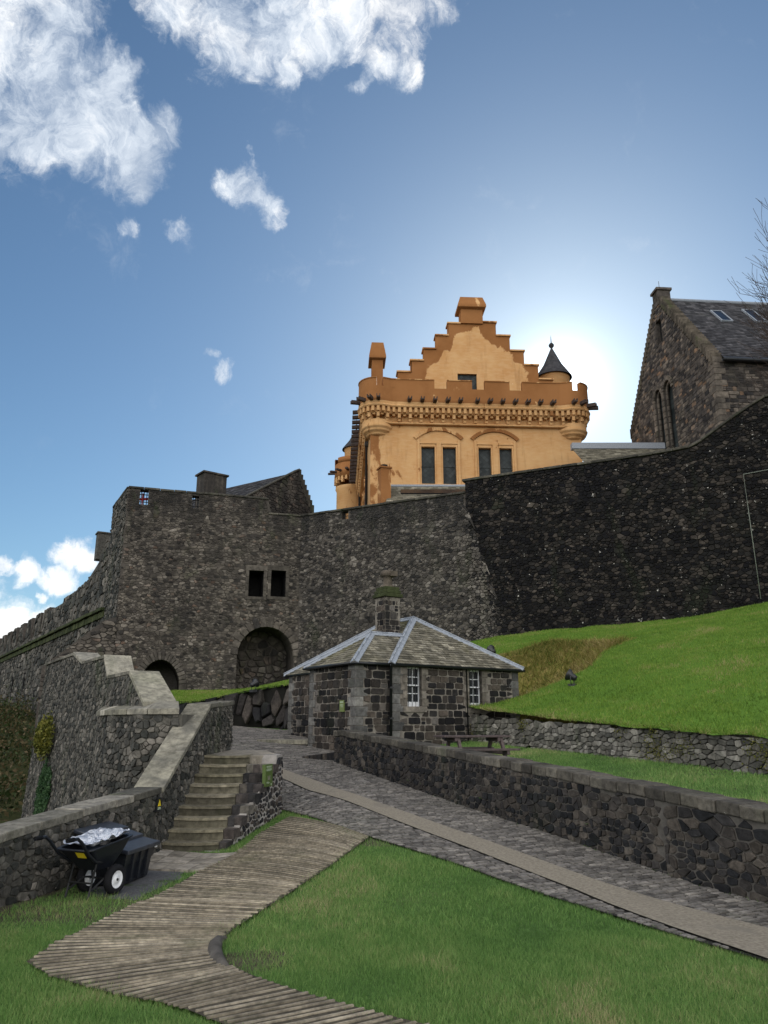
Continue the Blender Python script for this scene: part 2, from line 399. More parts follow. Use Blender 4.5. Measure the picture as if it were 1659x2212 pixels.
M['mort_dark'] = mort('black wall mortar', (.022, .019, .017), sc_=2, st=.75, dark=(.008, .008, .009))
M['mort_near'] = mort('near wall mortar', (.095, .088, .08), dark=(.02, .02, .022), st=.6)
M['mort_left'] = mort('left wall mortar', (.1, .095, .082))
M['mort_pale'] = mort('pale mortar', (.33, .31, .29), st=.3, dark=(.12, .11, .1))
M['mort_lodge'] = mort('lodge mortar', (.2, .18, .155), st=.35)
M['shadowgap'] = mort('dark joint', (.012, .012, .01))
M['joint'] = mort('sett joint', (.028, .027, .024))
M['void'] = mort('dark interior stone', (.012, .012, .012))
M['lead'] = plain('lead flashing', (.26, .285, .325), .55, .4, .0, .2, 14, .3)
M['white'] = plain('white paint', (.75, .76, .78), .45, .4, 0, .05)
M['glass'] = plain('dark glass', (.010, .012, .016), .22, .35, 0, .3, 2, .02)
M['iron'] = plain('black painted iron', (.012, .013, .015), .4, .5)
M['ironw'] = plain('weathered iron', (.035, .036, .038), .7, .3)
M['black'] = plain('black plastic', (.009, .011, .016), .38, .5, 0, .2, 30, .1)
M['blacklid'] = plain('black plastic lid', (.03, .036, .05), .34, .6, 0, .3, 12, .2)
M['rubber'] = plain('tyre rubber', (.012, .012, .014), .85, .2)
M['yellow'] = plain('yellow label', (.65, .5, .02), .5, .3, 0, .03)
M['greensign'] = plain('green sign', (.075, .115, .03), .5, .3, 0, .08, 20, .02)
M['greensign2'] = plain('olive sign', (.16, .2, .07), .5, .3, 0, .08)
M['signtext'] = plain('sign lettering', (.42, .5, .36), .6, .2, 0, .05)
M['brownwood'] = plain('recycled brown board', (.075, .056, .054), .6, .3, 0, .25, 14, .2)
M['wire'] = plain('lightning strap', (.2, .22, .19), .6, .3)
M['red'] = plain('red cloth', (.55, .03, .03), .8, .1)
M['bark'] = plain('bark', (.06, .045, .038), .95, .1, 0, .3, 6, .5)
M['spout'] = plain('weathered timber spout', (.06, .045, .04), .8, .2, 0, .3, 4, .4)
def foil():
    m, t, p = newmat('crumpled silver sheet', .28, .5); p.inputs['Metallic'].default_value = .7
    n = t.noise(obj(t), 7, 6, .7, 1.5).outputs[0]; setc(t, p, t.mix(t.mr(n, .35, .6), (.35, .38, .45), (.9, .92, .97)), n, 1.0, .06); return m
M['foil'] = foil()
def orange():
    m, t, p = newmat('ochre limewash', .93, .15); P = obj(t); sx = t.n('ShaderNodeSeparateXYZ', {0: P})
    x, z = sx.outputs[0], sx.outputs[2]; r, g, b = rnd(t)
    n = t.noise(t.mapping(P, (1, 1, .55)), .55, 7, .62, .5).outputs[0]
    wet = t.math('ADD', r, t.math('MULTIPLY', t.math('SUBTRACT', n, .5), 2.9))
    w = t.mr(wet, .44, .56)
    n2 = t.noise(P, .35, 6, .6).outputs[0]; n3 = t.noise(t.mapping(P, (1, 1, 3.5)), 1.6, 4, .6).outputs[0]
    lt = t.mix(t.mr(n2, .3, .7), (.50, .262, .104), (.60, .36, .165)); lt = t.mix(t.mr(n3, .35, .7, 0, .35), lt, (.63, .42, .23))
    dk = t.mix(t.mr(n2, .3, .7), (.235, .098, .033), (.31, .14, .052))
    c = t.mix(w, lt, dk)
    fl = t.math('MULTIPLY', t.mr(t.noise(P, 4.5, 4, .7).outputs[0], .70, .73), t.mr(t.noise(P, .5, 2).outputs[0], .52, .6))
    c = t.mix(fl, c, (.8, .68, .5))
    st = t.noise(t.mapping(P, (1.6, 1.6, .25)), 1.0, 4, .6).outputs[0]
    c = t.mix(t.mr(st, .56, .72, 0, .35), c, (.26, .12, .045))
    setc(t, p, c, t.noise(P, 9, 6, .7).outputs[0], .35, .03); return m
M['orange'] = orange()
def leaded():
    m, t, p = newmat('leaded glazing', .5, .22); P = t.mapping(obj(t), (1, 1, 1), (0, R(45), 0)); s = t.n('ShaderNodeSeparateXYZ', {0: P})
    q = [t.math('ABSOLUTE', t.math('SUBTRACT', t.math('FRACT', t.math('MULTIPLY', s.outputs[i], 3.4)), .5)) for i in (0, 2)]
    l = t.math('MAXIMUM', *q); fx = [t.math('FLOOR', t.math('MULTIPLY', s.outputs[i], 3.4)) for i in (0, 2)]
    cb = t.n('ShaderNodeCombineXYZ', {0: fx[0], 1: fx[1]}); w = t.n('ShaderNodeTexWhiteNoise', {0: cb.outputs[0]}).outputs[0]
    c = t.mix(w, (.012, .018, .02), (.04, .05, .052)); c = t.mix(t.mr(l, .44, .47), c, (.02, .02, .02)); setc(t, p, c, w, .4, .02); return m
M['leaded'] = leaded()
def ground(name, a, b, c2, s1=.8, s2=9, bump=.6, bd=.03, extra=None, th=(.56, .66)):
    m, t, p = newmat(name, .97, .1); P = pos(t); n1 = t.noise(P, s1, 6, .65, .3).outputs[0]; n2 = t.noise(P, s2, 6, .7).outputs[0]
    c = t.mix(t.mr(n2, .3, .7), a, b); c = t.mix(t.mr(n1, th[0], th[1]), c, c2)
    if extra:
        r, g, bb = rnd(t); e = t.mr(t.math('ADD', r, t.math('MULTIPLY', t.math('SUBTRACT', n1, .5), .5)), .45, .6)
        nn = t.noise(t.mapping(P, (1, 1, .4)), 3.0, 6, .7).outputs[0]
        c = t.mix(e, c, t.ramp(nn, extra))
    setc(t, p, c, n2, bump, bd); return m
M['lawn'] = ground('lawn soil and moss', (.06, .11, .032), (.09, .165, .045), (.10, .14, .05), extra=[(.3, (.05, .042, .03)), (.7, (.1, .085, .062))])
M['hill'] = ground('hill turf', (.07, .14, .02), (.10, .19, .028), (.13, .19, .04), extra=[(.25, (.06, .065, .015)), (.42, (.15, .14, .035)), (.58, (.24, .19, .065)), (.75, (.34, .27, .13))])
M['scrub'] = ground('scrub slope', (.025, .03, .012), (.05, .055, .02), (.09, .065, .035))
M['dirt'] = ground('path bed', (.05, .044, .034), (.095, .083, .064), (.07, .075, .04), s2=14)
M['rib'] = stone('concrete ribs', [(0, (.21, .182, .135)), (.5, (.255, .222, .168)), (1, (.30, .265, .205))], (.3, (.13, .112, .082)), .3, .2, grain=14, bump=.4, bd=.008, streak=(1, 1, 1))
M['strip'] = ground('smooth aggregate strip', (.165, .145, .115), (.28, .25, .2), (.19, .17, .14), s2=26, s1=1.5, bump=.5, bd=.006)
M['tarmac'] = ground('old tarmac', (.075, .075, .078), (.13, .13, .135), (.055, .075, .035), s2=22, s1=1.6, bump=.6, bd=.015)
M['riser'] = stone('mossy riser with painted shade', [(0, (.095, .088, .062)), (1, (.145, .132, .1))], (.6, (.04, .038, .026)), .3, .3, grain=9, bd=.01, streak=(1.5, 1.5, .6), mosscol=(.035, .05, .016))  # moss, plus shade of the upright step faces painted into the colour
M['paving'] = stone('paving flags', [(0, (.24, .215, .175)), (1, (.32, .29, .245))], (.4, (.14, .125, .1)), .15, .2, grain=9, bump=.3, bd=.006, streak=(1, 1, 1))
M['towerdress'] = stone('weathered tower dressing', [(0, (.065, .058, .05)), (.6, (.09, .08, .068)), (1, (.13, .115, .1))], (.5, (.035, .032, .03)), .3, .3, grain=4, bump=.3, bd=.02)
M['plateau'] = ground('castle yard', (.1, .095, .085), (.15, .14, .13), (.08, .1, .05))
def blade(name, ramp_):
    m, t, p = newmat(name, .6, .25); r, g, b = rnd(t)
    c = t.ramp(r, ramp_); c = t.mix(.6, c, t.mix(g, (.6, .6, .6), (1.4, 1.4, 1.4)), 'MULTIPLY')
    setc(t, p, c); p.inputs['Subsurface Weight'].default_value = 0
    tr = t.n('ShaderNodeBsdfTranslucent', {'Color': c}); mx = t.n('ShaderNodeMixShader', {0: .3, 1: p.outputs[0], 2: tr.outputs[0]})
    t.t.links.new(mx.outputs[0], t.t.nodes['Material Output'].inputs[0]); return m
M['blade'] = blade('grass blades', [(0, (.085, .175, .045)), (.4, (.15, .29, .07)), (.75, (.23, .34, .105)), (.92, (.31, .35, .14)), (1, (.44, .38, .21))])
M['blade2'] = blade('hill grass blades', [(0, (.08, .15, .018)), (.4, (.145, .26, .032)), (.75, (.21, .31, .05)), (.92, (.27, .28, .085)), (1, (.38, .31, .15))])
M['deadgrass'] = blade('dead grass', [(0, (.09, .115, .02)), (.35, (.2, .18, .04)), (.7, (.32, .25, .09)), (1, (.5, .4, .22))])
M['ivy'] = blade('ivy leaves', [(0, (.02, .05, .02)), (.5, (.045, .10, .04)), (1, (.09, .16, .07))])
M['gorse'] = blade('yellow green leaves', [(0, (.05, .06, .012)), (.5, (.12, .13, .02)), (1, (.22, .2, .04))])
M['bramble'] = blade('scrub leaves', [(0, (.02, .03, .01)), (.4, (.04, .065, .018)), (.7, (.09, .075, .03)), (1, (.15, .11, .06))])

# ------------------------------------------------------------ sky, sun
SUN_EL, SUN_AZ = R(24.5), R(14.0)       # azimuth measured from +Y towards +X
w = bpy.data.worlds.new('World'); sc.world = w; w.use_nodes = True; w.node_tree.nodes.clear(); t = NT(w.node_tree)
sky = t.n('ShaderNodeTexSky', sky_type='NISHITA', sun_disc=False, sun_elevation=SUN_EL, sun_rotation=SUN_AZ, altitude=100, air_density=1.0, dust_density=SKY_DUST, ozone_density=SKY_OZ)
V = t.n('ShaderNodeVectorMath', {0: t.n('ShaderNodeTexCoord').outputs['Generated']}, operation='NORMALIZE').outputs[0]
wn = t.noise(V, 6, 5, .6); wn2 = t.noise(V, 22, 5, .65)
def vadd(a, b, k):
    m_ = t.n('ShaderNodeVectorMath', {0: b, 1: (-.5, -.5, -.5)}, operation='ADD').outputs[0]
    s_ = t.n('ShaderNodeVectorMath', {0: m_}, operation='SCALE'); s_.inputs[3].default_value = k
    return t.n('ShaderNodeVectorMath', {0: a, 1: s_.outputs[0]}, operation='ADD').outputs[0]
VW = vadd(vadd(V, wn.outputs['Color'], .055), wn2.outputs['Color'], .035)
blobs = [(60,150,150),(0,40,120),(190,230,120),(290,340,80),(335,275,55),(150,285,75),(50,270,90),(300,405,38),(240,180,70),(130,40,60),(0,320,40),
 (470,50,110),(610,50,95),(380,20,80),(700,70,75),(780,30,95),(880,50,85),(830,130,50),(940,30,45),(790,185,28),(890,150,38),(640,140,38),(560,110,50),
 (540,395,50),(495,390,34),(580,430,38),(595,462,24),(546,315,17),(550,345,22),(465,762,19,.62),(492,800,26,.75),(95,740,26,.6),(375,500,30,.6),(275,500,26,.5),(1215,145,10),
 (155,1195,42,1.15),(60,1238,38,1.1),(125,1255,40,1.05),(85,1290,15,1.0),(15,1360,70,1.35),(95,1340,38,1.15),(0,1230,24,1.0),(185,1215,30,1.0),(-60,1340,90),(-90,200,150),(60,-100,160),(500,-120,160),(850,-120,160)]
acc_ = None
for (u, v, r_, *wt_) in blobs:
    cx = (u-829.5)/F; cy = (1106-v)/F; d = Vector((cx, CT-cy*ST, ST+cy*CT)); k = 1/d.length; d.normalize()
    ds = t.n('ShaderNodeVectorMath', {0: VW, 1: tuple(d)}, operation='DISTANCE').outputs['Value']
    rr = r_/F*k; val = t.mr(ds, rr*1.75, rr*.25, 0, wt_[0] if wt_ else 1.0 if r_ > 45 else .95 if r_ > 32 else .72)
    acc_ = val if acc_ is None else t.math('SMOOTH_MAX', acc_, val, .25)
VS = t.mapping(V, (1, 1, 1.0))
VT = vadd(V, wn2.outputs['Color'], .03)
f1 = t.noise(VT, 8, 9, .62, .5).outputs[0]; f2 = t.noise(t.mapping(VT, (1, 1, .7)), 26, 8, .72, .9).outputs[0]
fr = t.math('ADD', t.math('MULTIPLY', f1, .65), t.math('MULTIPLY', f2, .35))
den = t.math('ADD', acc_, t.math('MULTIPLY', t.math('SUBTRACT', fr, .47), 3.1))
dmask = t.mr(den, CL0, CL1)
dmask = t.math('MULTIPLY', dmask, t.mr(acc_, .12, .4))
sxyz0 = t.n('ShaderNodeSeparateXYZ', {0: V}); sv0 = sxyz0.outputs[0]; sz0 = sxyz0.outputs[2]
# broken bright cloud added behind the viewer, unseen, to fill the shaded fronts
sv = t.n('ShaderNodeSeparateXYZ', {0: V})
bk = t.noise(t.mapping(V, (1, 1, 1.6)), 2.6, 8, .58, .4).outputs[0]
bm_ = t.math('MULTIPLY', t.mr(bk, .42, .55), t.math('MULTIPLY', t.mr(sv.outputs[1], .12, -.15), t.mr(sv.outputs[2], -.05, .1)))
shade = t.math('ADD', t.math('MULTIPLY', t.noise(VT, 5, 6, .6).outputs[0], .6), t.math('ADD', t.math('MULTIPLY', f2, .35), t.math('ADD', t.math('MULTIPLY', sv0, .22), t.mr(sz0, .35, .05, 0, .3))))
ccol = t.ramp(shade, [(.34, (.42, .50, .62)), (.43, (.68, .75, .84)), (.53, (1.1, 1.1, 1.09))])
def bg(c, s): return t.n('ShaderNodeBackground', {0: c, 1: s}).outputs[0]
skc = t.mix(1.0, sky.outputs[0], SKY_TINT, 'MULTIPLY')
sdn = Vector((math.sin(SUN_AZ)*math.cos(SUN_EL), math.cos(SUN_AZ)*math.cos(SUN_EL), math.sin(SUN_EL)))
sdist = t.n('ShaderNodeVectorMath', {0: V, 1: tuple(sdn)}, operation='DISTANCE').outputs['Value']
glow = t.math('ADD', t.math('MULTIPLY', t.math('EXPONENT', t.math('MULTIPLY', sdist, -46.0)), 2.0), t.math('MULTIPLY', t.math('EXPONENT', t.math('MULTIPLY', sdist, -6.0)), .14))
skyb = t.n('ShaderNodeAddShader', {0: bg(skc, SKY_STR), 1: bg((.95, 1.0, 1.0, 1), glow)}).outputs[0]
front = t.n('ShaderNodeMixShader', {0: t.math('MULTIPLY', dmask, .93), 1: skyb, 2: bg(ccol, CLOUD_STR)}).outputs[0]
fin = t.n('ShaderNodeMixShader', {0: bm_, 1: front, 2: bg((1, .97, .93, 1), BACK_STR)}).outputs[0]
w.node_tree.links.new(fin, t.n('ShaderNodeOutputWorld').inputs[0])
sl = bpy.data.lights.new('sun', 'SUN'); sl.energy = 3.2; sl.angle = R(.55); sl.color = (1, .95, .86); so = bpy.data.objects.new('sun', sl); COL.objects.link(so)
sd = Vector((math.sin(SUN_AZ)*math.cos(SUN_EL), math.cos(SUN_AZ)*math.cos(SUN_EL), math.sin(SUN_EL)))
so.rotation_euler = sd.to_track_quat('Z', 'Y').to_euler(); so.location = (20, 40, 60)
sc.view_settings.view_transform = 'Standard'; sc.view_settings.look = 'None'; sc.view_settings.exposure = EXPOSURE; sc.view_settings.gamma = 1
w.cycles.sampling_method = 'MANUAL'; w.cycles.sample_map_resolution = 512

# ------------------------------------------------------------ ground levels
def g(x, y):
    base = .08*max(0, y-9.5) if y < 33 else .08*23.5+.105*(y-33)
    if 8 < y < 11: base = .08*(y-8)**2/6
    c = ss(-.5, -3, x)*min(.32, max(0, .08*(y-9.5)))*(1-ss(16.5, 19, y))
    bump = .05*(mnoise.noise(Vector((x*.35, y*.35, 3)))) if y < 16 else 0
    return base-c+bump*.6
def gpix(u, v, z0=.1):
    a, b = ray(u, v); Y = (z0-H)/b if b < -1e-3 else 30
    for _ in range(12):
        z = g(a*Y, Y); Y = min(60, max(3, Y+(( H+b*Y)-z)/max(.02, -b+.08)*.8)) if b < 0 else Y
    return (a*Y, Y)
NW0, NW1 = (4.30, 9.5), (-1.35, 22.0)                 # roadside wall, face line
nwd = Vector((NW1[0]-NW0[0], NW1[1]-NW0[1])); nwL = nwd.length; nwd.normalize(); nwn = Vector((-nwd.y, nwd.x))   # towards the road
NWS = Vector(NW0)-nwd*6.5
RT0, RT1 = (2.84, 25.7), (7.6, 16.0)                  # drystone retaining wall
rtd = Vector((RT1[0]-RT0[0], RT1[1]-RT0[1])).normalized(); rtn = Vector((-rtd.y, rtd.x))   # uphill
def ds(x, y): return ((x-RT0[0])*rtn.x+(y-RT0[1])*rtn.y, (x-RT0[0])*rtd.x+(y-RT0[1])*rtd.y)
def terrace(x, y): return 1.50-.045*(25.7-y)+.055*min(0, ds(x, y)[0])+.02*mnoise.noise(Vector((x*.4, y*.4, 9)))
def rett(s): return 2.36-.055*s
def hillz(x, y):
    d, s = ds(x, y); d = max(d, 0)
    z = (rett(s) if s >= 0 else 2.36-.09*s)+.275*d+.25*math.sin(min(1, max(0, (d-2)/12))*pi)*.8
    z -= .35*ss(12, 17, d)*ss(-1, -6, s)
    cr = -.1-2.4*ss(4.4, 9, d)
    D = 2.6*(1-ss(5.5, 10.0, d)); wv = ss(cr-.1, cr-1.6, s)*(1-ss(-5.0, -8.2, s))
    return z-D*wv+.10*mnoise.noise(Vector((x*.5, y*.5, 1)))+.04*mnoise.noise(Vector((x*1.7, y*1.7, 1)))
def brown(x, y):
    d, s = ds(x, y); cr = -.1-2.4*ss(4.4, 9, d)
    return (1-ss(9.6, 10.6, d))*ss(cr+.15, cr-.25, s)*(1-ss(-7.8, -8.6, s)) if x > 1 else 0.0
def moundz(x, y): return 2.85+(y-34)*.085+1.0*ss(-9.5, -2.5, x)+.07*mnoise.noise(Vector((x*.4, y*.4, 5)))
def upper(x, y):
    wl = ss(-2.5, 5.5, x); return lerp(moundz(x, y), hillz(x, y), wl)
def terrain(name, x0, x1, y0, y1, st, zf, mask, mat, cf=None):
    nx, ny = int((x1-x0)/st)+1, int((y1-y0)/st)+1; a = Acc()
    for j in range(ny):
        for i in range(nx):
            x, y = x0+i*st, y0+j*st; a.v.append((x, y, zf(x, y))); a.c.append((cf(x, y), .5, .5) if cf else (.5, .5, .5))
    for j in range(ny-1):
        for i in range(nx-1):
            if mask(x0+(i+.5)*st, y0+(j+.5)*st): a.f.append((j*nx+i, j*nx+i+1, (j+1)*nx+i+1, (j+1)*nx+i)); a.m.append(0); a.smooth.append(True)
    return a.build(name, mat)
# left boundary walls (plan)
W1 = [(-4.75, 5.0), (-4.30, 9.5), (-3.64, 13.3), (-3.56, 16.1), (-3.46, 18.2)]
W3 = [(-4.24, 16.05), (-4.70, 15.8), (-5.59, 17.4), (-6.9, 19.4), (-8.93, 22.4), (-11.2, 26.0)]
TW0, TW1 = (-16.0, 46.0), (-5.5, 49.25)
MW1 = (4.86, 44.0); RW1 = (30.0, 31.85)
inner = [(-5.0, 2), (-4.9, 5), (-4.5, 9.5), (-3.85, 13.3), (-3.75, 16), (-4.9, 16.3), (-11.3, 26.3), (-17.5, 46), (-17, 52), (31, 52), (31, 2)]
nwk = Vector(NW0)+(-nwn)*.2
def right_of_nw(x, y): return (Vector((x, y))-nwk).dot(nwn) < 0 and y < 22.3
LM, LA, LB = Vector((.26, 24.0)), Vector((.839, .545)), Vector((-.545, .839)); LW, LD = 5.12, 7.07
def inlodge(x, y, m=.15):
    q = Vector((x, y))-LM; a, b = q.dot(LA), q.dot(LB)
    return (m < a < LW-m and m < b < LD-m)
ROCK = [(-13.5, 37.8), (-11.0, 36.6), (-9.2, 35.2), (-7.8, 34.3), (-6.6, 33.8), (-5.2, 33.3), (-4.0, 32.6), (-3.2, 31.0), (-1.5, 29.5), (4.2, 26.9)]
def rocky(x): return float(np.interp(x, [p[0] for p in ROCK], [p[1] for p in ROCK]))
def mudcf(x, y):
    r_ = max(math.exp(-((x+1.2)**2+(y-7.55)**2)/.22), .9*math.exp(-((x+.15)**2+(y-13.0)**2)/.5), .62*ss(-2.2, -2.8, x)*ss(8.2, 9, y)*(1-ss(10.5, 11.5, y)), .55*ss(4.4, 4.9, y)*(1-ss(5.1, 5.6, y))*ss(-2.2, -1.6, x)*(1-ss(-1.2, -.6, x)))
    return .12+.75*r_
def lowmask(x, y):
    if not inpoly(x, y, inner): return False
    if y <= 22: return (Vector((x, y))-nwk).dot(nwn) > -.1
    return (x < .2 and y < rocky(x)+.6) or x < -11.2
lower = tag(terrain('lower_lawn', -6, 9.5, 2.5, 52, .25, g, lowmask, M['lawn'], mudcf), kind='structure')
def termask(x, y):
    d, s = ds(x, y); q = (Vector((x, y))-LM)
    return (Vector((x, y))-nwk).dot(nwn) < .1 and d < .3 and q.dot(LB) < .3 and y < 27 and (y < 21 or q.dot(LA) > -1.4)
tag(terrain('terrace_lawn', -2, 18, 3.0, 27, .25, terrace, termask, M['lawn']), kind='structure')
def wally(x):
    return float(np.interp(x, [-16, -5.5, 4.86, 30.0], [46, 49.25, 44.0, 31.85]))+.5
def upmask(x, y):
    if y > wally(x) or inlodge(x, y, .3): return False
    d, s = ds(x, y); q = Vector((x, y))-LM
    if d > -.1 and (s > -.3 or q.dot(LA) > LW-.3): return True
    return y > rocky(x)-.1 and x > -13.5 and not (q.dot(LB) < LD-.2 and q.dot(LA) > -.5)
tag(terrain('castle_hill', -13.5, 30.5, 12, 49.5, .3, upper, upmask, M['hill'], brown), kind='structure')
def outz(x, y): return -2.9+5.4*ss(16, 75, y)+1.2*ss(-20, -60, x)*ss(20, 50, y)+.5*mnoise.noise(Vector((x*.15, y*.15, 2)))
def outmask(x, y): return not inpoly(x, y, inner) and x < -3.8
tag(terrain('outer_hillside', -75, -3.5, 0, 110, 1.0, outz, outmask, M['scrub']), kind='structure')
a = Acc(); a.add([(-900, -400, -6), (900, -400, -6), (900, 1500, -6), (-900, 1500, -6)], [(0, 1, 2, 3)]); tag(a.build('far_ground', M['scrub']), kind='structure')
# skirts so that the inner ground is a solid bank from outside
a = Acc(); a.prism([(-4.5, 2.5), (9.5, 2.5), (9.5, 5), (28, 10), (28, 32), (-16, 46), (-11.2, 26), (-4.4, 15.5), (-4.1, 9)], -6, -2.0); tag(a.build('ground_under_the_lawn', M['scrub']), kind='structure')
a = Acc(); a.prism([(-16.5, 49.5), (-5.2, 52), (4.9, 45.5), (31, 33), (60, 20), (60, 140), (-12, 140)], -3, lambda x, y: 13.2 if x < 10 else 15.0); tag(a.build('castle_yard', M['plateau']), kind='structure')
# ------------------------------------------------------------ road of setts with a smooth strip
def nwc(u, v):
    p = Vector(gpix(u, v))-Vector(NW0); return p.dot(nwd), p.dot(nwn)
Lk = [nwc(*p) for p in ((1659, 2085), (1300, 1975), (1000, 1875), (800, 1812), (720, 1785), (660, 1765), (608, 1752))]
S1 = [nwc(*p) for p in ((1659, 2084), (1234, 1926), (810, 1760), (700, 1720), (612, 1690))]
S2 = [nwc(*p) for p in ((1659, 2016), (1234, 1890), (810, 1736), (700, 1698), (612, 1670))]
def ext(K, a0=-8): 
    K = sorted(K); m = (K[1][1]-K[0][1])/(K[1][0]-K[0][0]); return [(a0, K[0][1]+m*(a0-K[0][0]))]+K
Lf, A1f, A2f = interp(ext(Lk)), interp(ext(S1)), interp(ext(S2))
print('road', [(round(a, 2), round(b, 2)) for a, b in Lk], [(round(a, 2), round(b, 2)) for a, b in S1], [(round(a, 2), round(b, 2)) for a, b in S2])
# upper road: beyond the flank it bends left to the gate
def rd(s, d): return Vector(NW0)+nwd*s+nwn*d
LEFT = [rd(s, Lf(s)) for s in np.arange(-7, 10.01, .5)]; RIGHT = [rd(s, .02) for s in np.arange(-7, 10.01, .5)]
SA = [rd(s, A1f(s)) for s in np.arange(-7, 10.01, .5)]; SB = [rd(s, A2f(s)) for s in np.arange(-7, 10.01, .5)]
upL = [Vector(p) for p in ((-2.2, 16.9), (-3.2, 18.4), (-3.9, 20.5), (-4.9, 23), (-6.3, 27), (-8.2, 31), (-10.8, 36), (-13.6, 45.5))]
upR = [Vector(p) for p in ((-.1, 19.2), (-.75, 20.6), (-1.3, 22.1), (-1.0, 23.6), (-2.3, 26.6), (-3.3, 31.2), (-7.2, 34.2), (-11.2, 45.8))]
def mid(a, b, t): return a.lerp(b, t)
n0 = len(LEFT); LEFT += upL; RIGHT += upR
for k, (a_, b_) in enumerate(zip(upL, upR)): fa_, fb_ = 1-A1f(10)/Lf(10), 1-A2f(10)/Lf(10); m_ = (fa_+fb_)/2; SA.append(a_.lerp(b_, fa_ if k < 2 else m_)); SB.append(a_.lerp(b_, fb_ if k < 2 else m_+.0001))
def arcs(P):
    L = [0]
    for a_, b_ in zip(P, P[1:]): L.append(L[-1]+(b_-a_).length)
    return L
CLN = [a_.lerp(b_, .5) for a_, b_ in zip(LEFT, RIGHT)]; CA = arcs(CLN)
def roadpt(s, t, P, Q):
    s = min(max(s, 0), CA[-1]-1e-4); k = max(0, int(np.searchsorted(CA, s, 'right'))-1); k = min(k, len(CA)-2); f = (s-CA[k])/(CA[k+1]-CA[k])
    return P[k].lerp(P[k+1], f).lerp(Q[k].lerp(Q[k+1], f), t)
def sheet(acc, P, Q, off, mi, ds_=.35, nt=5, s1=None):
    n = int((s1 or CA[-1])/ds_); vs = []
    for i in range(n+1):
        for j in range(nt+1):
            p = roadpt(i*ds_, j/nt, P, Q); vs.append((p.x, p.y, g(p.x, p.y)+off))
    acc.add(vs, [(i*(nt+1)+j, i*(nt+1)+j+1, (i+1)*(nt+1)+j+1, (i+1)*(nt+1)+j) for i in range(n) for j in range(nt)], mi, sm=True)
a = Acc(); sheet(a, LEFT, RIGHT, .030, 1, nt=8)
for (P, Q, wd) in ((LEFT, SA, 1), (SB, RIGHT, 1)):
    W_ = (P[10]-Q[10]).length
    def sf(s, t, o, P=P, Q=Q):
        Wl = (roadpt(s, 0, P, Q)-roadpt(s, 1, P, Q)).length
        p = roadpt(s, t/10.0, P, Q); return (p.x, p.y, g(p.x, p.y)+.034+o)
    # stones laid across the road, row by row
    s = 0
    while s < CA[-1]-.2:
        hh = (.09 if s < 22 else .15)*U(.85, 1.2); Wl = (roadpt(s, 0, P, Q)-roadpt(s, 1, P, Q)).length; x = -U(0, .15)
        while x < Wl:
            ww = (.17 if s < 22 else .28)*U(.7, 1.35); c0, c1 = max(x, 0), min(x+ww, Wl)
            if c1-c0 > .05:
                q = .012; cs_ = [(s+q, c0+q), (s+hh-q, c0+q), (s+hh-q, c1-q), (s+q, c1-q)]; cc = (s+hh/2, (c0+c1)/2)
                e = U(.006, .02); c_ = (rng.random(), rng.random(), rng.random()); vs = []
                for f, o in ((1, -.01), (.96, e*.6), (.74, e)):
                    for (aa, bb_) in cs_:
                        p = roadpt(cc[0]+(aa-cc[0])*f, (cc[1]+(bb_-cc[1])*f)/Wl, P, Q); vs.append((p.x, p.y, g(p.x, p.y)+.034+o))
                a.add(vs, [(k*4+i, k*4+(i+1) % 4, k*4+4+(i+1) % 4, k*4+4+i) for k in range(2) for i in range(4)]+[(8, 9, 10, 11)], 0, c_)
            x += ww
        s += hh
tag(a.build('cobbled_road', [M['sett'], M['joint']]), kind='structure')
a = Acc(); sheet(a, SA, SB, .052, 0, nt=3); tag(a.build('smooth_road_strip', M['strip']), kind='structure')
# kerb setts along the lawn side
# ------------------------------------------------------------ ribbed path
K = [((625,1768),(795,1812)),((560,1805),(760,1838)),((500,1850),(715,1872)),((440,1882),(660,1908)),((330,1945),(590,1955)),((259,1974),(542,1986)),((180,2015),(500,2014)),((122,2043),(478,2036)),((60,2085),(464,2052)),((112,2116),(469,2068)),((190,2140),(488,2091)),((273,2160),(517,2103)),((356,2175),(561,2123)),((405,2189),(620,2143)),((454,2209),(683,2162)),((520,2235),(762,2184)),((640,2290),(900,2220)),((800,2350),(1050,2260))]
KP = [(Vector(gpix(*a_)), Vector(gpix(*b_))) for a_, b_ in K]
print('path', [(tuple(round(c, 2) for c in a_), tuple(round(c, 2) for c in b_)) for a_, b_ in KP])
PATH = [tuple(p[0]) for p in KP]+[tuple(p[1]) for p in reversed(KP)]
a = Acc(); vs = []; nt = 14; NS = 4; st = []
for k in range(len(KP)-1):
    for j in range(NS): st.append((KP[k][0].lerp(KP[k+1][0], j/NS), KP[k][1].lerp(KP[k+1][1], j/NS)))
st.append(KP[-1])
for P, Q in st:
    for j in range(nt+1):
        p = P.lerp(Q, -.01+1.02*j/nt); vs.append((p.x, p.y, g(p.x, p.y)+.030+.004*mnoise.noise(Vector((p.x*3, p.y*3, 0)))))
a.add(vs, [(i*(nt+1)+j, i*(nt+1)+j+1, (i+1)*(nt+1)+j+1, (i+1)*(nt+1)+j) for i in range(len(st)-1) for j in range(nt)], 1, sm=True)
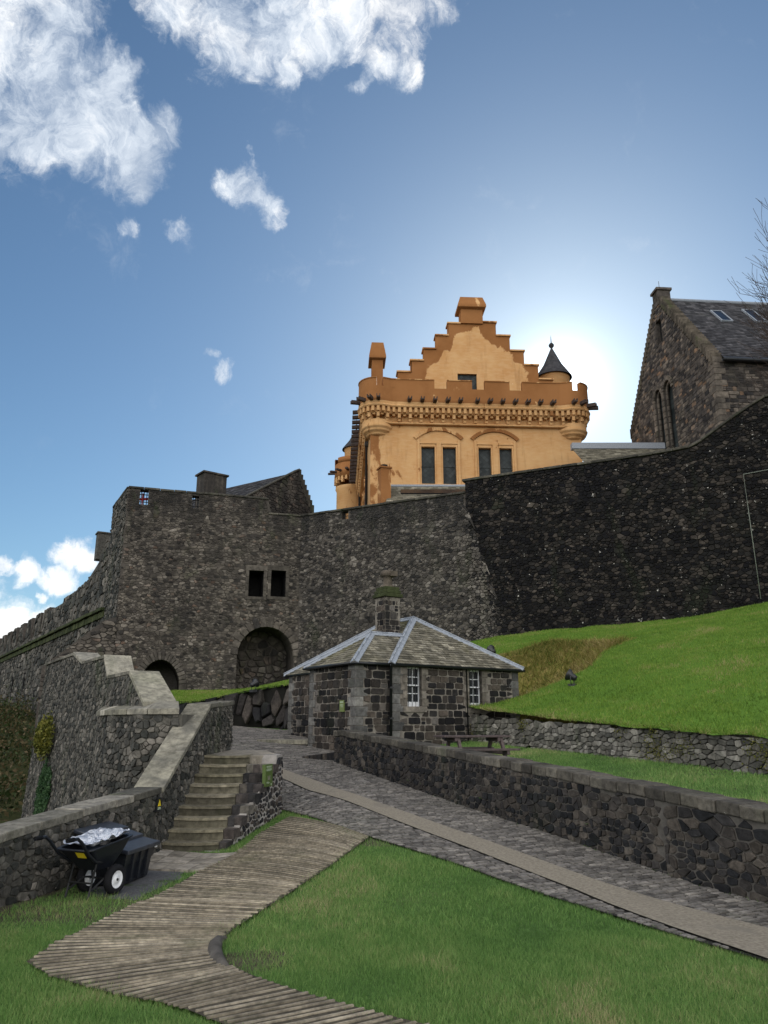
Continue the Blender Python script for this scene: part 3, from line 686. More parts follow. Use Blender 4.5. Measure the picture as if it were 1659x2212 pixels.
for k in range(len(KP)-1):
    (A0, B0), (A1, B1) = KP[k], KP[k+1]; m = max((A0-A1).length*.8, (B0-B1).length, (A0.lerp(B0, .5)-A1.lerp(B1, .5)).length); n = max(1, round(m/.09))
    for i in range(n):
        f = i/n; P, Q = A0.lerp(A1, f), B0.lerp(B1, f); L = (Q-P).length; d = (Q-P)/L; nn = Vector((-d.y, d.x)); s = U(-.03, .02); e = L+U(-.02, .03)
        while s < e-.1:                                    # each rib is a run of short concrete battens
            ln = min(e-s, U(2.2, 4.5)); w0 = .018*(.6+.4*min(1, (A0-A1).length*4/n)); c = (rng.random(), rng.random(), .5); pr = []; off = U(-.005, .005)
            mseg = max(1, int(ln/.3)); 
            for q in range(mseg+1):
                pp = P+d*(s+(ln-.015)*q/mseg); z = g(pp.x, pp.y)+.026; hh_ = .016
                for (w_, zz) in ((-w0, 0), (w0, 0), (w0*.8, hh_), (-w0*.8, hh_)):
                    r_ = pp+nn*(w_+off+U(-.003, .003)); pr.append((r_.x, r_.y, z+zz))
            a.add(pr, [(q*4+i_, q*4+(i_+1) % 4, q*4+4+(i_+1) % 4, q*4+4+i_) for q in range(mseg) for i_ in range(4)]+[(3, 2, 1, 0), tuple(mseg*4+i_ for i_ in range(4))], 0, c)
            s += ln
tag(a.build('ribbed_path', [M['rib'], M['dirt']]), kind='structure')
# curved kerb where the path turns round the lawn
kc = [gpix(u, v) for u, v in ((487, 2030), (472, 2036), (464, 2048), (463, 2062), (468, 2076), (480, 2090), (496, 2100))]
a = Acc()
a.tube([(x, y, g(x, y)+.015) for x, y in kc], [.02, .05, .065, .07, .065, .05, .02], 10, 0); tag(a.build('path_kerb', M['mort_near']), 'low dark rounded kerb where the ribbed path turns round the front lawn', 'kerb')
# flags at the foot of the stair and the tarmac patch under the bin
PV = [gpix(*p, 0) for p in ((330, 1842), (350, 1838), (510, 1848), (435, 1884), (290, 1880))]
a = Acc(); A_, B_, C_, D_ = [Vector(gpix(*p, 0)) for p in ((285, 1882), (437, 1885), (515, 1846), (345, 1838))]
for i in range(5):
    for j in range(3):
        q = lambda s, t: A_.lerp(B_, s).lerp(D_.lerp(C_, s), t)
        c = [q((i+.02)/5, (j+.03)/3), q((i+.98)/5, (j+.03)/3), q((i+.98)/5, (j+.97)/3), q((i+.02)/5, (j+.97)/3)]; dz = U(0, .006)
        a.add([(p.x, p.y, g(p.x, p.y)-.03) for p in c]+[(p.x, p.y, g(p.x, p.y)+.035+dz) for p in c], [(4, 5, 6, 7), (0, 1, 5, 4), (1, 2, 6, 5), (2, 3, 7, 6), (3, 0, 4, 7)], 0, (rng.random(), rng.random(), .5))
tag(a.build('stone_paving', M['paving']), kind='structure')
PAV = [tuple(p) for p in (A_, B_, C_, D_)]
tp = [gpix(*p, 0) for p in ((165, 1890), (300, 1862), (400, 1882), (385, 1900), (330, 1925), (290, 1948), (215, 1938), (170, 1925))]
TAR = tp; c0 = Vector((sum(p[0] for p in tp)/8, sum(p[1] for p in tp)/8)); ring = []
for i in range(48):
    k = i/6; p = Vector(tp[int(k)]).lerp(Vector(tp[(int(k)+1) % 8]), k-int(k)); ring.append(c0+(p-c0)*U(.93, 1.07))
a = Acc(); vs = [(c0.x, c0.y, g(*c0)+.022)]
for f in (.5, 1.0):
    for p in ring: q = c0+(p-c0)*f; vs.append((q.x, q.y, g(q.x, q.y)+(.022 if f < 1 else .006)))
a.add(vs, [(0, 1+i, 1+(i+1) % 48) for i in range(48)]+[(1+i, 49+i, 49+(i+1) % 48, 1+(i+1) % 48) for i in range(48)], 0, sm=True)
tag(a.build('tarmac_patch', M['tarmac']), kind='structure')

# ------------------------------------------------------------ grass blades
def inp(X, Y, P):
    c = np.zeros(len(X), bool); n = len(P); j = n-1
    for i in range(n):
        xi, yi = P[i]; xj, yj = P[j]
        if yi != yj: c ^= ((yi > Y) != (yj > Y)) & (X < (xj-xi)*(Y-yi)/(yj-yi)+xi)
        j = i
    return c
def scatter(name, N, box, zf, keep, hr, wr, mat, lean=.35, dens=None, colf=None, gs=.25):
    x0, x1, y0, y1 = box; X = rng.uniform(x0, x1, N); Y = rng.uniform(y0, y1, N)
    k = keep(X, Y)
    if dens is not None: k &= rng.random(N) < dens(X, Y)
    X, Y = X[k], Y[k]; n = len(X)
    nx, ny = int((x1-x0)/gs)+2, int((y1-y0)/gs)+2; G = np.array([[zf(x0+i*gs, y0+j*gs) for i in range(nx)] for j in range(ny)])
    fx, fy = (X-x0)/gs, (Y-y0)/gs; i, j = fx.astype(int), fy.astype(int); fx -= i; fy -= j
    Z = (G[j, i]*(1-fx)+G[j, i+1]*fx)*(1-fy)+(G[j+1, i]*(1-fx)+G[j+1, i+1]*fx)*fy
    cl = np.array([mnoise.noise(Vector((a_*1.1, b_*1.1, 7.))) for a_, b_ in zip(X[::1], Y[::1])]) if n < 400000 else np.zeros(n)
    dist = np.sqrt(X*X+Y*Y); az = rng.uniform(0, 2*np.pi, n); h = rng.uniform(*hr, n)*(1+.5*cl); w_ = rng.uniform(*wr, n); ln = rng.normal(0, lean, (2, n))*h
    V_ = np.zeros((n, 3, 3)); dx, dy = np.cos(az)*w_/2, np.sin(az)*w_/2
    V_[:, 0] = np.stack([X-dx, Y-dy, Z-.01], 1); V_[:, 1] = np.stack([X+dx, Y+dy, Z-.01], 1); V_[:, 2] = np.stack([X+ln[0], Y+ln[1], Z+h], 1)
    me = bpy.data.meshes.new(name); me.vertices.add(n*3); me.vertices.foreach_set('co', V_.ravel().astype(np.float32))
    me.loops.add(n*3); me.loops.foreach_set('vertex_index', np.arange(n*3, dtype=np.int32)); me.polygons.add(n); me.polygons.foreach_set('loop_start', np.arange(0, n*3, 3, dtype=np.int32))
    me.update(); ca = me.color_attributes.new('rnd', 'FLOAT_COLOR', 'POINT'); cl2 = np.array([mnoise.noise(Vector((a_*.35, b_*.35, 17.)))+.6*mnoise.noise(Vector((a_*3., b_*3., 27.))) for a_, b_ in zip(X, Y)]); r = np.clip(rng.random(n)*.7+.12+.35*cl+.38*cl2, 0, 1)
    if colf is not None: r = colf(X, Y, r)
    C_ = np.ones((n, 3, 4), np.float32); C_[:, :, 0] = r[:, None]; C_[:, :, 1] = rng.random(n)[:, None]; C_[:, 0:2, 1] *= .5
    ca.data.foreach_set('color', C_.ravel()); me.materials.append(mat); o = bpy.data.objects.new(name, me); COL.objects.link(o); print(name, n)
    return tag(o, kind='stuff')
ROADP = [tuple(p) for p in LEFT]+[tuple(p) for p in reversed(RIGHT)]
def jit_(X, k=.04): return X+rng.normal(0, k, len(X))
def keep_low(X, Y):
    Xj, Yj = jit_(X), jit_(Y)
    k = ~inp(jit_(X, .09), jit_(Y, .07), PATH) & ~inp(Xj, Yj, ROADP) & ~inp(X, Y, PAV) & ~(inp(jit_(X, .12), jit_(Y, .12), TAR))
    d = (X-NW0[0])*nwn.x+(Y-NW0[1])*nwn.y
    fl = [(-2.66, 13.5), (-2.05, 16.2), (-3.4, 18.3), (-3.7, 18), (-3.75, 13.5)]
    return k & inp(X, Y, [(p[0]+(.35 if i < 6 else 0), p[1]) for i, p in enumerate(inner)]) & (d > .02) & ~inp(X, Y, fl)
# visible wedge only
def cone(X, Y, m=.4): return (np.abs(X) < .53*Y+m)
mud = lambda X, Y: np.where((X < -2.0) & (Y < 13) & (Y > 8.4), .6, 1.0)*(1-.75*np.exp(-((X+1.25)**2+(Y-7.6)**2)/.35))*(1-.7*np.exp(-((X+.1)**2+(Y-13)**2)/.8))
scatter('front_lawn_grass', 420000, (-5.2, 4.5, 4.0, 8.6), g, lambda X, Y: keep_low(X, Y) & cone(X, Y), (.022, .055), (.004, .008), M['blade'], .5, mud)
scatter('lower_lawn_grass', 330000, (-5.5, 5, 8.6, 17), g, lambda X, Y: keep_low(X, Y) & cone(X, Y), (.025, .065), (.006, .012), M['blade'], .5, mud)
def kt(X, Y):
    dn = (X-nwk.x)*nwn.x+(Y-nwk.y)*nwn.y; d = (X-RT0[0])*rtn.x+(Y-RT0[1])*rtn.y; q = (X-LM.x)*LB.x+(Y-LM.y)*LB.y
    return (dn < -.1) & (d < .1) & (q < 0) & cone(X, Y)
scatter('terrace_grass', 220000, (0, 9.5, 9.5, 26), terrace, kt, (.03, .08), (.01, .02), M['blade'], .45)
def ku(X, Y):
    d = (X-RT0[0])*rtn.x+(Y-RT0[1])*rtn.y; s = (X-RT0[0])*rtd.x+(Y-RT0[1])*rtd.y; la = (X-LM.x)*LA.x+(Y-LM.y)*LA.y
    return (d > -.12) & ((s > -.3) | (la > LW+.02)) & (Y < np.interp(X, [4.86, 30], [44.05, 31.9])) & cone(X, Y, 3)
scatter('hill_grass', 360000, (2.5, 23, 13, 46), upper, ku, (.03, .09), (.014, .03), M['blade2'], .45, lambda X, Y: np.clip(1.3-(Y-15)*.02, .4, 1))
bf = np.vectorize(brown)
scatter('dead_bank_grass', 90000, (2.5, 15, 25, 42), upper, lambda X, Y: ku(X, Y) & (bf(X, Y) > .4), (.1, .34), (.02, .04), M['deadgrass'], .9)
# long pale fringe along the lip of the retaining wall
scatter('verge_fringe_grass', 60000, (2.5, 9.5, 13, 26), upper, lambda X, Y: (((X-RT0[0])*rtn.x+(Y-RT0[1])*rtn.y) > -.16) & (((X-RT0[0])*rtn.x+(Y-RT0[1])*rtn.y) < .12), (.05, .15), (.01, .02), M['blade2'], .9, None, lambda X, Y, r: np.clip(r+.25, 0, 1))
scatter('mound_grass', 90000, (-12.5, -2.5, 32, 49.3), upper, lambda X, Y: (Y > np.interp(X, [p[0] for p in ROCK], [p[1] for p in ROCK])-.1) & (Y < np.interp(X, [-16, -5.5, -2], [46, 49.2, 47.5])), (.04, .12), (.02, .04), M['blade2'], .5)

# ------------------------------------------------------------ roadside wall
def arch_pts(x0, x1, zb, zs, zt_, n=12, pointed=False):
    c = (x0+x1)/2; r = (x1-x0)/2; P = [(x0, zb), (x1, zb)]
    if pointed:
        for i in range(n+1): f = i/n; P.append((x1-(x1-c)*(1-math.cos(f*pi/2))**.9, zs+(zt_-zs)*math.sin(f*pi/2)))
        for i in range(1, n+1): f = 1-i/n; P.append((x0+(c-x0)*(1-math.cos(f*pi/2))**.9, zs+(zt_-zs)*math.sin(f*pi/2)))
        return P
    for i in range(n+1): a = pi*i/n; P.append((c+r*math.cos(a), zs+(zt_-zs)*math.sin(a)))
    return P
cst = lambda v: (lambda s: v)
nwp = Path([tuple(NWS), NW1, (-1.32, 22.5), (-.98, 23.3)], -1)
def nwt(s): return float(np.interp(s-6.5, [-8, 0, 3.9, nwL-.5, nwL, nwL+1.5], [.58, 1.08, 1.34, 1.87, 1.85, 1.84]))-.15
wt = thing('roadside_wall', 'long low dark whinstone wall with a stone coping running down along the cobbled road', 'wall', (1.5, 15.7, .6))
a = Acc(); gz = lambda s: g(*nwp(s)[0])-.06; sf = nwp.surf()
solid(a, nwp, lambda s: gz(s)-.3, nwt, .4, 1, 60)
def thirds(cx, cy, sv, gg): return sv*.9+.05, gg
lay(a, sf, 0, 8, gz, nwt, .16, .095, .010, .022, 1.7, round_=1, cfun=thirds, jit=.2, hvar=(.45, 1.8))
lay(a, sf, 8, 13.5, gz, nwt, .15, .09, .010, .022, 1.7, round_=1, jit=.2, hvar=(.45, 1.8))
lay(a, sf, 13.5, nwp.len, gz, nwt, .15, .088, .010, .022, 1.7, round_=1, jit=.2, hvar=(.45, 1.8))
keep_parent(a.build('masonry', [M['nearwall'], M['mort_near']]), wt)
a = Acc(); coping(a, nwp, nwt, 0, nwp.len, .48, .04, .15, .33, 0, .35, .012); keep_parent(a.build('coping', M['nearcoping'], bevel=.018), wt)

# ------------------------------------------------------------ drystone retaining wall
rtp = Path([RT0, (RT0[0]+rtd.x*18, RT0[1]+rtd.y*18)], 1)
wt = thing('retaining_wall', 'grey drystone retaining wall holding up the grass slope behind the terrace', 'wall', (5.2, 21, 1.3))
tz = lambda s: terrace(*rtp(s)[0])-.05; tt = lambda s: rett(s)-.02+.04*mnoise.noise(Vector((s*1.3, 0, 0)))
a = Acc(); solid(a, rtp, lambda s: tz(s)-.4, lambda s: tt(s)-.05, .35, 1, 40)
lay(a, rtp.surf(.08, 2.3), 0, 18, tz, tt, .23, .10, .008, .045, 1.8, round_=1, jit=.3, hvar=(.55, 1.7))
keep_parent(a.build('masonry', [M['drystone'], M['shadowgap']]), wt)

# ------------------------------------------------------------ left boundary wall with raking coping
w1p = Path(W1, 1); L1 = w1p.L
w1t = interp([(0, .42), (L1[1], .74), (L1[2], .93), (L1[2]+.02, .95), (L1[3], 2.33), (L1[4], 2.45)])
wt = thing('boundary_wall', 'left boundary wall, low beside the black bin, then climbing steeply beside the stone stair', 'wall', (-3.9, 12, .4))
a = Acc(); solid(a, w1p, cst(-3.3), w1t, .42, 1, 60)
lay(a, w1p.surf(), 0, L1[2]-.1, lambda s: g(*w1p(s)[0])-.08, w1t, .14, .09, .011, .022, 1.5, round_=1)
lay(a, w1p.surf(), L1[2]-.1, w1p.len, lambda s: max(-.05, g(*w1p(s)[0])-.08), w1t, .12, .08, .011, .02, 1.5, round_=1)
ep = Path([W1[4], (W1[4][0]-.42, W1[4][1]+.05)], 1); lay(a, ep.surf(), 0, ep.len, cst(1.3), cst(2.45), .2, .14, .02, .03)
keep_parent(a.build('masonry', [M['leftwall'], M['mort_left']]), wt)
a = Acc(); coping(a, w1p, w1t, 0, L1[2]-.03, .44, .03, .10, .75, 0, .3, .006)
coping(a, w1p, w1t, L1[3]+.02, w1p.len, .46, .03, .09, .8, 0, .2, .006); keep_parent(a.build('coping', M['coping'], bevel=.012), wt)
a = Acc(); coping(a, w1p, w1t, L1[2]+.0, L1[3]+.02, .5, .05, .09, .95, 0, .15, .004); keep_parent(a.build('raking_slab', M['paleslab'], bevel=.01), wt)

# lower bastion wall outside it and the stepped wall
def shade_moss(cx, cy, sv, gg): return sv, gg
w2p = Path([(-3.85, 15.2), (-4.75, 15.42), (-5.68, 16.5), (-6.3, 17.7), (-6.7, 18.7)], -1)
wt = thing('bastion_wall', 'dark curved wall under a flat pale ledge, just left of the raking slab', 'wall', (-5.3, 17.2, 0))
a = Acc(); solid(a, w2p, cst(-3.4), cst(2.2), .5, 1, 30); lay(a, w2p.surf(.03, 2.2), 0, w2p.len, cst(-2.8), cst(2.2), .17, .10, .012, .022)
keep_parent(a.build('masonry', [M['leftwall'], M['mort_left']]), wt)
a = Acc(); n = 7
fr = [w2p(w2p.len*i/n)[0] for i in range(n+1)]; w3in = [(-4.15, 16.0), (-4.6, 16.1), (-5.2, 17.05), (-5.6, 17.7), (-5.95, 18.2), (-6.25, 18.65), (-6.5, 19.0), (-6.7, 19.05)]
for i in range(n):
    p, q = fr[i].lerp(fr[i+1], .01), fr[i].lerp(fr[i+1], .99); r_, s_ = Vector(w3in[i]), Vector(w3in[i+1]); o = Vector((-.05, -.05))
    p, q = p+o, q+o; a.hexa([(p.x, p.y, 2.2), (q.x, q.y, 2.2), (s_.x, s_.y, 2.36), (r_.x, r_.y, 2.36), (p.x, p.y, 2.31), (q.x, q.y, 2.31), (s_.x, s_.y, 2.47), (r_.x, r_.y, 2.47)], 0, (rng.random(), rng.random(), .5))
keep_parent(a.build('ledge', M['paleslab'], recalc=True, bevel=.01), wt)

w3 = [(-4.78, 15.95)]+W3[2:]+[(-17.2, 46.0)]; w3p = Path(w3, -1)
q1 = w3p.L[1]; sA = [0, q1, q1+1.9, q1+2.4, q1+4.65, q1+5.75, w3p.L[4], w3p.len]
zA = [2.36, 3.08, 3.08, 3.6, 3.6, 3.92, 3.92, 4.2]
w3t = interp(list(zip(sA, zA)))
wt = thing('stepped_wall', 'tall dark battered wall stepping down to the right under three pale sloping slabs', 'wall', (-8, 21, 0))
def w3out(s, z): return .05*(4-z)
a = Acc(); sf = w3p.surf(0, 0, w3out); solid(a, w3p, cst(-3.6), w3t, .5, 1, 90, surf=sf)
lay(a, sf, 0, w3p.L[4], lambda s: -3.1+.1*s, w3t, .13, .09, .010, .022, 1.3, round_=1, cfun=lambda cx, cy, sv, gg: (sv, gg))
e = Path([w3[4], (w3[4][0]+.9, w3[4][1]+.5)], -1)
keep_parent(a.build('masonry', [M['leftwall'], M['mort_left']]), wt)
a = Acc()
for i in (1, 3, 5): coping(a, w3p, w3t, sA[i], sA[i+1], .6, .06, .08, .7)
keep_parent(a.build('coping', M['coping'], bevel=.01), wt)
for i in (0, 2, 4):
    a = Acc(); coping(a, w3p, w3t, sA[i]-.02, sA[i+1]+.02, .68, .07, .10, 3, 0, 0, 0); keep_parent(a.build('sloping_slab', M['paleslab'], bevel=.012), wt)

# ------------------------------------------------------------ stone stair
st_ = thing('stone_staircase', 'nine worn stone steps rising between two rubble walls to the road', 'staircase', (-3.1, 13.55, 0))
NR = 9; RI = 1.43/NR; TR = (15.9-13.55)/(NR-1)
flp = Path([(-2.64, 13.5), (-2.05, 16.2), (-2.62, 17.75)], 1)
def xr(y): return -2.66+(y-13.5)*.2
for k in range(NR):
    y0 = 13.55+TR*k; z1 = RI*(k+1); y1 = y0+TR+.06 if k < NR-1 else y0+.45
    xl = -3.66+.03*k/2; xrr = -2.70+(y0-13.5)*.02; a = Acc()
    z0 = z1-RI-.02 if k else -.12; j = U(-.01, .01)
    nseg = 5; vs = []
    for i in range(nseg+1):                        # worn, slightly dished tread
        x = lerp(xl, xrr, i/nseg); dsh = -.014*math.sin(pi*i/nseg); w_ = U(-.006, .006)
        vs += [(x, y0+w_+j, z0), (x, y0+w_+j, z1+dsh-.045), (x, y0+w_+j-.028, z1+dsh-.04), (x, y0+w_+j-.024, z1+dsh), (x, y1, z1+dsh+.004), (x, y1, z0)]
    fs = [(i*6+q, i*6+(q+1) % 6, i*6+6+(q+1) % 6, i*6+6+q) for i in range(nseg) for q in range(6)]+[(5, 4, 3, 2, 1, 0), tuple(nseg*6+q for q in range(6))]
    a.add(vs, fs, 0, (rng.random(), rng.random(), rng.random()))
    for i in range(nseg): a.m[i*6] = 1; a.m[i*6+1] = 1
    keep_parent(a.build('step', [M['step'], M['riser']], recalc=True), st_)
def flt(s):
    y = 13.5+s*.977 if s < flp.L[1] else 16.2
    k = min(NR-1, max(0, int((y+.02-13.55)/TR))); return RI*(k+1)+(-.13 if y < 15.85 else .0)
a = Acc(); sf = flp.surf(.03, 1.4); solid(a, flp, cst(-.2), flt, .30, 1, 160, surf=sf)
lay(a, sf, 0, flp.len, lambda s: g(*flp(s)[0])-.08, lambda s: flt(s)-.13 if s > 2.45 else flt(s)-.0, .13, .095, .026, .02, 1.2, round_=1, jit=.5, hvar=(.5, 1.7))
lay(a, sf, 2.42, flp.len, lambda s: flt(s)-.13, flt, .16, .15, .012, .03, 1, round_=1, squared=True, hvar=(1, 1))
for k in range(NR-1):                              # rough stones capping the flank beside each tread
    y0 = 13.55+TR*k; y1 = y0+TR; z1 = RI*(k+1); xe = -2.70+(y0-13.5)*.02+.005; xo = -2.64+(y0-13.5)*.2185+.02; nb = max(1, round((xo-xe)/.12))
    for i in range(nb):
        xa, xb = lerp(xe, xo, i/nb)+.004, lerp(xe, xo+TR*.12, (i+1)/nb)-.004; j = U(-.012, .006); a.hexa([(xa, y0+U(-.015, .01), z1-.15), (xb, y0+U(-.015, .01), z1-.15), (xb+TR*.2, y1, z1-.15), (xa, y1, z1-.15), (xa, y0, z1+j), (xb, y0, z1+j), (xb+TR*.2, y1, z1+j), (xa, y1, z1+j)], 0, (U(.3, 1), rng.random(), .5))
keep_parent(a.build('flank_wall', [M['flank'], M['mort_pale']]), st_)
a = Acc(); lp = [(-3.56, 16.0), (-2.30, 15.95), (-2.12, 16.2), (-2.62, 17.8), (-3.44, 18.3)]; lc = (-2.8, 16.9)
a.prism(lp, 1.0, lambda x, y: 1.42+.05*ss(16, 18, y), 0, (.5, .5, .5))
rp = Path([(-3.5, 16.1), (-3.4, 18.2)], 1)
keep_parent(a.build('landing', M['paving']), st_)

# ------------------------------------------------------------ castle walls
tdir = Vector((TW1[0]-TW0[0], TW1[1]-TW0[1])).normalized()
twp = Path([TW0, TW1], 1); sI = hit(TW0, TW1, 580, 1090)[0]
twt = lambda s: 16.30 if s < sI else 15.32
def rect(u0, v0, u1, v1, P0=TW0, P1=TW1):
    um, vm = (u0+u1)/2, (v0+v1)/2; x0 = hit(P0, P1, u0, vm)[0]; x1 = hit(P0, P1, u1, vm)[0]; zt_ = hit(P0, P1, um, v0)[1]; zb_ = hit(P0, P1, um, v1)[1]
    return [(x0, zb_), (x1, zb_), (x1, zt_), (x0, zt_)]
win = [rect(537, 1233, 569, 1289), rect(585, 1233, 617, 1289)]
par = [rect(302, 1058, 320, 1090), rect(415, 1071, 430, 1098)]
xl, xr_ = hit(TW0, TW1, 510, 1450)[0], hit(TW0, TW1, 634, 1440)[0]; zz = hit(TW0, TW1, 572, 1353)[1]; zs = hit(TW0, TW1, 510, 1415)[1]
big = arch_pts(xl, xr_, 3.2, zs, zz, 14)
xl, xr_ = hit(TW0, TW1, 300, 1480)[0], hit(TW0, TW1, 387, 1490)[0]; zz = hit(TW0, TW1, 338, 1424)[1]; zs = hit(TW0, TW1, 387, 1478)[1]
gate = arch_pts(xl, xr_, 2.2, zs, zz, 10, True)
twr = thing('gate_tower', 'tall square rubble gate tower with two dark windows, pointed gate and wide arch', 'tower', (-10.7, 47.6, 3))
hl = [big, gate]+win+par
a = Acc(); sf = twp.surf()
face_mesh(a, sf, 0, twp.len, cst(1.5), twt, hl, 1, n=60)
for h_ in par: reveal(a, sf, h_, .6, False, 1)
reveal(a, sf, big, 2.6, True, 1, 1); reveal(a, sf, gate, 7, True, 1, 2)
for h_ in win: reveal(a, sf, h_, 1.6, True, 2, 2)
bk = [twp.surf()(s, z, -.6) for s, z in ((0, 14.6), (twp.len, 14.6), (twp.len, 15.32), (sI, 15.32), (sI, 16.3), (0, 16.3))]
# parapet back face with its openings, and the wall-head behind it
face_mesh(a, lambda s, z, o: twp.surf()(s, z, -.6+o), 0, twp.len, cst(14.4), twt, par, 1, n=60)
top = lambda s, z, o: twp.surf()(s, z, o)
for s0_, s1_, z_ in ((0, sI, 16.3), (sI, twp.len, 15.32)): a.add([top(s0_, z_, 0), top(s1_, z_, 0), top(s1_, z_, -.6), top(s0_, z_, -.6)], [(0, 1, 2, 3)], 1)
pq = [twp.surf()(s, 14.4, -o) for s, o in ((0, .6), (twp.len, .6), (twp.len, 4), (0, 4))]; a.add(pq, [(0, 1, 2, 3)], 1)
def wr(lst, m=.0): return lst
dress = []
lay(a, sf, 0, twp.len, cst(2.2), twt, .25, .115, .014, .035, 1.8, holes=[[(x+(.0), z) for x, z in h_] for h_ in hl], round_=1, hvar=(.5, 1.7), jit=.4)
# back wall of the recess under the wide arch
rs = lambda s, z, o: twp.surf()(s, z, o-2.55)
lay(a, rs, big[0][0], big[1][0], cst(3.2), cst(8.3), .5, .35, .05, .07, 1.3, mi=0)
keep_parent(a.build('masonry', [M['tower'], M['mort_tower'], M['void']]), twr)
def ring(acc, sf, P, w_, out, i0, i1, dep=.25, ln=.3, lv=.3):
    """voussoirs along part of an opening outline"""
    cx = sum(p[0] for p in P)/len(P); cz = sum(p[1] for p in P)/len(P)
    pts = P[i0:i1+1]
    for p, q in zip(pts, pts[1:]):
        L = math.dist(p, q); m = max(1, round(L/ln))
        for i in range(m):
            a_, b_ = [lerp(p[k], q[k], (i+.04)/m) for k in (0, 1)], [lerp(p[k], q[k], (i+.96)/m) for k in (0, 1)]
            t_ = Vector((b_[0]-a_[0], b_[1]-a_[1])).normalized(); nrm = Vector((t_.y, -t_.x)); ww = w_*U(1-lv, 1+lv)
            if nrm.dot(Vector((a_[0]-cx, a_[1]-cz))) < 0: nrm = -nrm
            c4 = [(a_[0]-nrm.x*.03, a_[1]-nrm.y*.03), (b_[0]-nrm.x*.03, b_[1]-nrm.y*.03), (b_[0]+nrm.x*ww, b_[1]+nrm.y*ww), (a_[0]+nrm.x*ww, a_[1]+nrm.y*ww)]
            acc.hexa([sf(x, z, -dep) for x, z in c4]+[sf(x, z, out+U(-.008, .008)) for x, z in c4], 0, (rng.random(), rng.random(), rng.random()))
a = Acc(); ring(a, sf, big, .5, .07, 2, len(big)-1); keep_parent(a.build('arch_ring', M['tower'], recalc=True, bevel=.03), twr)
a = Acc(); ring(a, sf, gate, .42, .09, 1, len(gate)-1, ln=.35, lv=.1); keep_parent(a.build('gate_ring', M['towerdress'], recalc=True, bevel=.03), twr)
for h_ in win:
    a = Acc(); P = h_; (x0, z0), (x1, z1) = P[0], P[2]
    for (c, d) in (((x0+x1)/2, z0-.17), None), : pass
    def pc(xa, xb, za, zb_): a.hexa([sf(x, z, -.3) for x, z in ((xa, za), (xb, za), (xb, zb_), (xa, zb_))]+[sf(x, z, .075) for x, z in ((xa, za), (xb, za), (xb, zb_), (xa, zb_))], 0, (rng.random(), rng.random(), .5))
    pc(x0-.22, x1+.22, z1+.005, z1+.34); pc(x0-.22, x1+.22, z0-.2, z0-.005)
    for i in range(4): zz0, zz1 = lerp(z0, z1, i/4)+.006, lerp(z0, z1, (i+1)/4)-.006; wv = .2; pc(x0-wv, x0, zz0, zz1); pc(x1, x1+wv, zz0, zz1)
    keep_parent(a.build('window_surround', M['towerdress'], recalc=True, bevel=.012), twr)
def bars(P, sfn, dep, nv, nh, rad, name, par_, parts=None):
    (x0, z0), (x1, z1) = P[0], P[2]; a = Acc()
    for i in range(nv): x = lerp(x0, x1, (i+.5)/nv); a.tube([sfn(x, z0-.03, dep), sfn(x, z1+.03, dep)], rad, 6)
    for i in range(nh): z = lerp(z0, z1, (i+.5)/nh); a.tube([sfn(x0-.03, z, dep), sfn(x1+.03, z, dep)], rad, 6)
    keep_parent(a.build(name, M['ironw']), par_)
for h_ in par: bars(h_, sf, -.3, 3, 2, .03, 'window_grille', twr)
P = par[0]; a = Acc(); (x0, z0), (x1, z1) = P[0], P[2]; zc = lerp(z0, z1, .5)
a.hexa([sf(x, z, -.52) for x, z in ((x0-.02, zc-.10), (x1+.02, zc-.04), (x1+.02, zc+.13), (x0-.02, zc+.06))]+[sf(x, z, -.50) for x, z in ((x0-.02, zc-.10), (x1+.02, zc-.04), (x1+.02, zc+.13), (x0-.02, zc+.06))], 0)
a.hexa([sf(x, z, -.54) for x, z in ((x0+.12, zc-.4), (x0+.2, zc-.4), (x0+.22, zc+.4), (x0+.12, zc+.4))]+[sf(x, z, -.525) for x, z in ((x0+.12, zc-.4), (x0+.2, zc-.4), (x0+.22, zc+.4), (x0+.12, zc+.4))], 0)
tag(a.build('red_banner', M['red'], recalc=True), 'red cloth strips showing behind the bars of the left parapet opening', 'banner')
a = Acc(); coping(a, twp, twt, 0, sI, .8, .10, .14, .9, 0, .3, .01); keep_parent(a.build('coping', M['darkcoping'], bevel=.03), twr); a = Acc(); coping(a, twp, twt, sI+.02, twp.len, .7, .10, .12, .8, 0, .3, .01); keep_parent(a.build('coping', M['darkcoping'], bevel=.03), twr); a = Acc()
# tower side towards the left
tsp = Path([TW0, (-18.5, 50.6)], -1); coping(a, tsp, cst(16.30), 0.1, tsp.len, .7, .08, .14, .9, 0, .3, .01)
keep_parent(a.build('coping', M['darkcoping'], bevel=.03), twr)
a = Acc(); solid(a, tsp, cst(0), cst(16.3), .6, 1, 10); lay(a, tsp.surf(), 0, tsp.len, cst(3), cst(16.3), .5, .22, .03, .06, 1.6)
keep_parent(a.build('side_wall', [M['leftwall'], M['mort_tower']]), twr)
btp = Path([(TW0[0]-tdir.x*3.8, TW0[1]-tdir.y*3.8), (TW0[0]+tdir.x*.1, TW0[1]+tdir.y*.1)], 1); btt = interp([(0, 5.2), (3.1, 8.0), (3.9, 8.3)])
a = Acc(); solid(a, btp, cst(-1), btt, 1.2, 1, 10); lay(a, btp.surf(), 0, btp.len, cst(1.5), btt, .5, .2, .03, .06, 1.8)
keep_parent(a.build('raking_buttress', [M['tower'], M['mort_tower']]), twr)
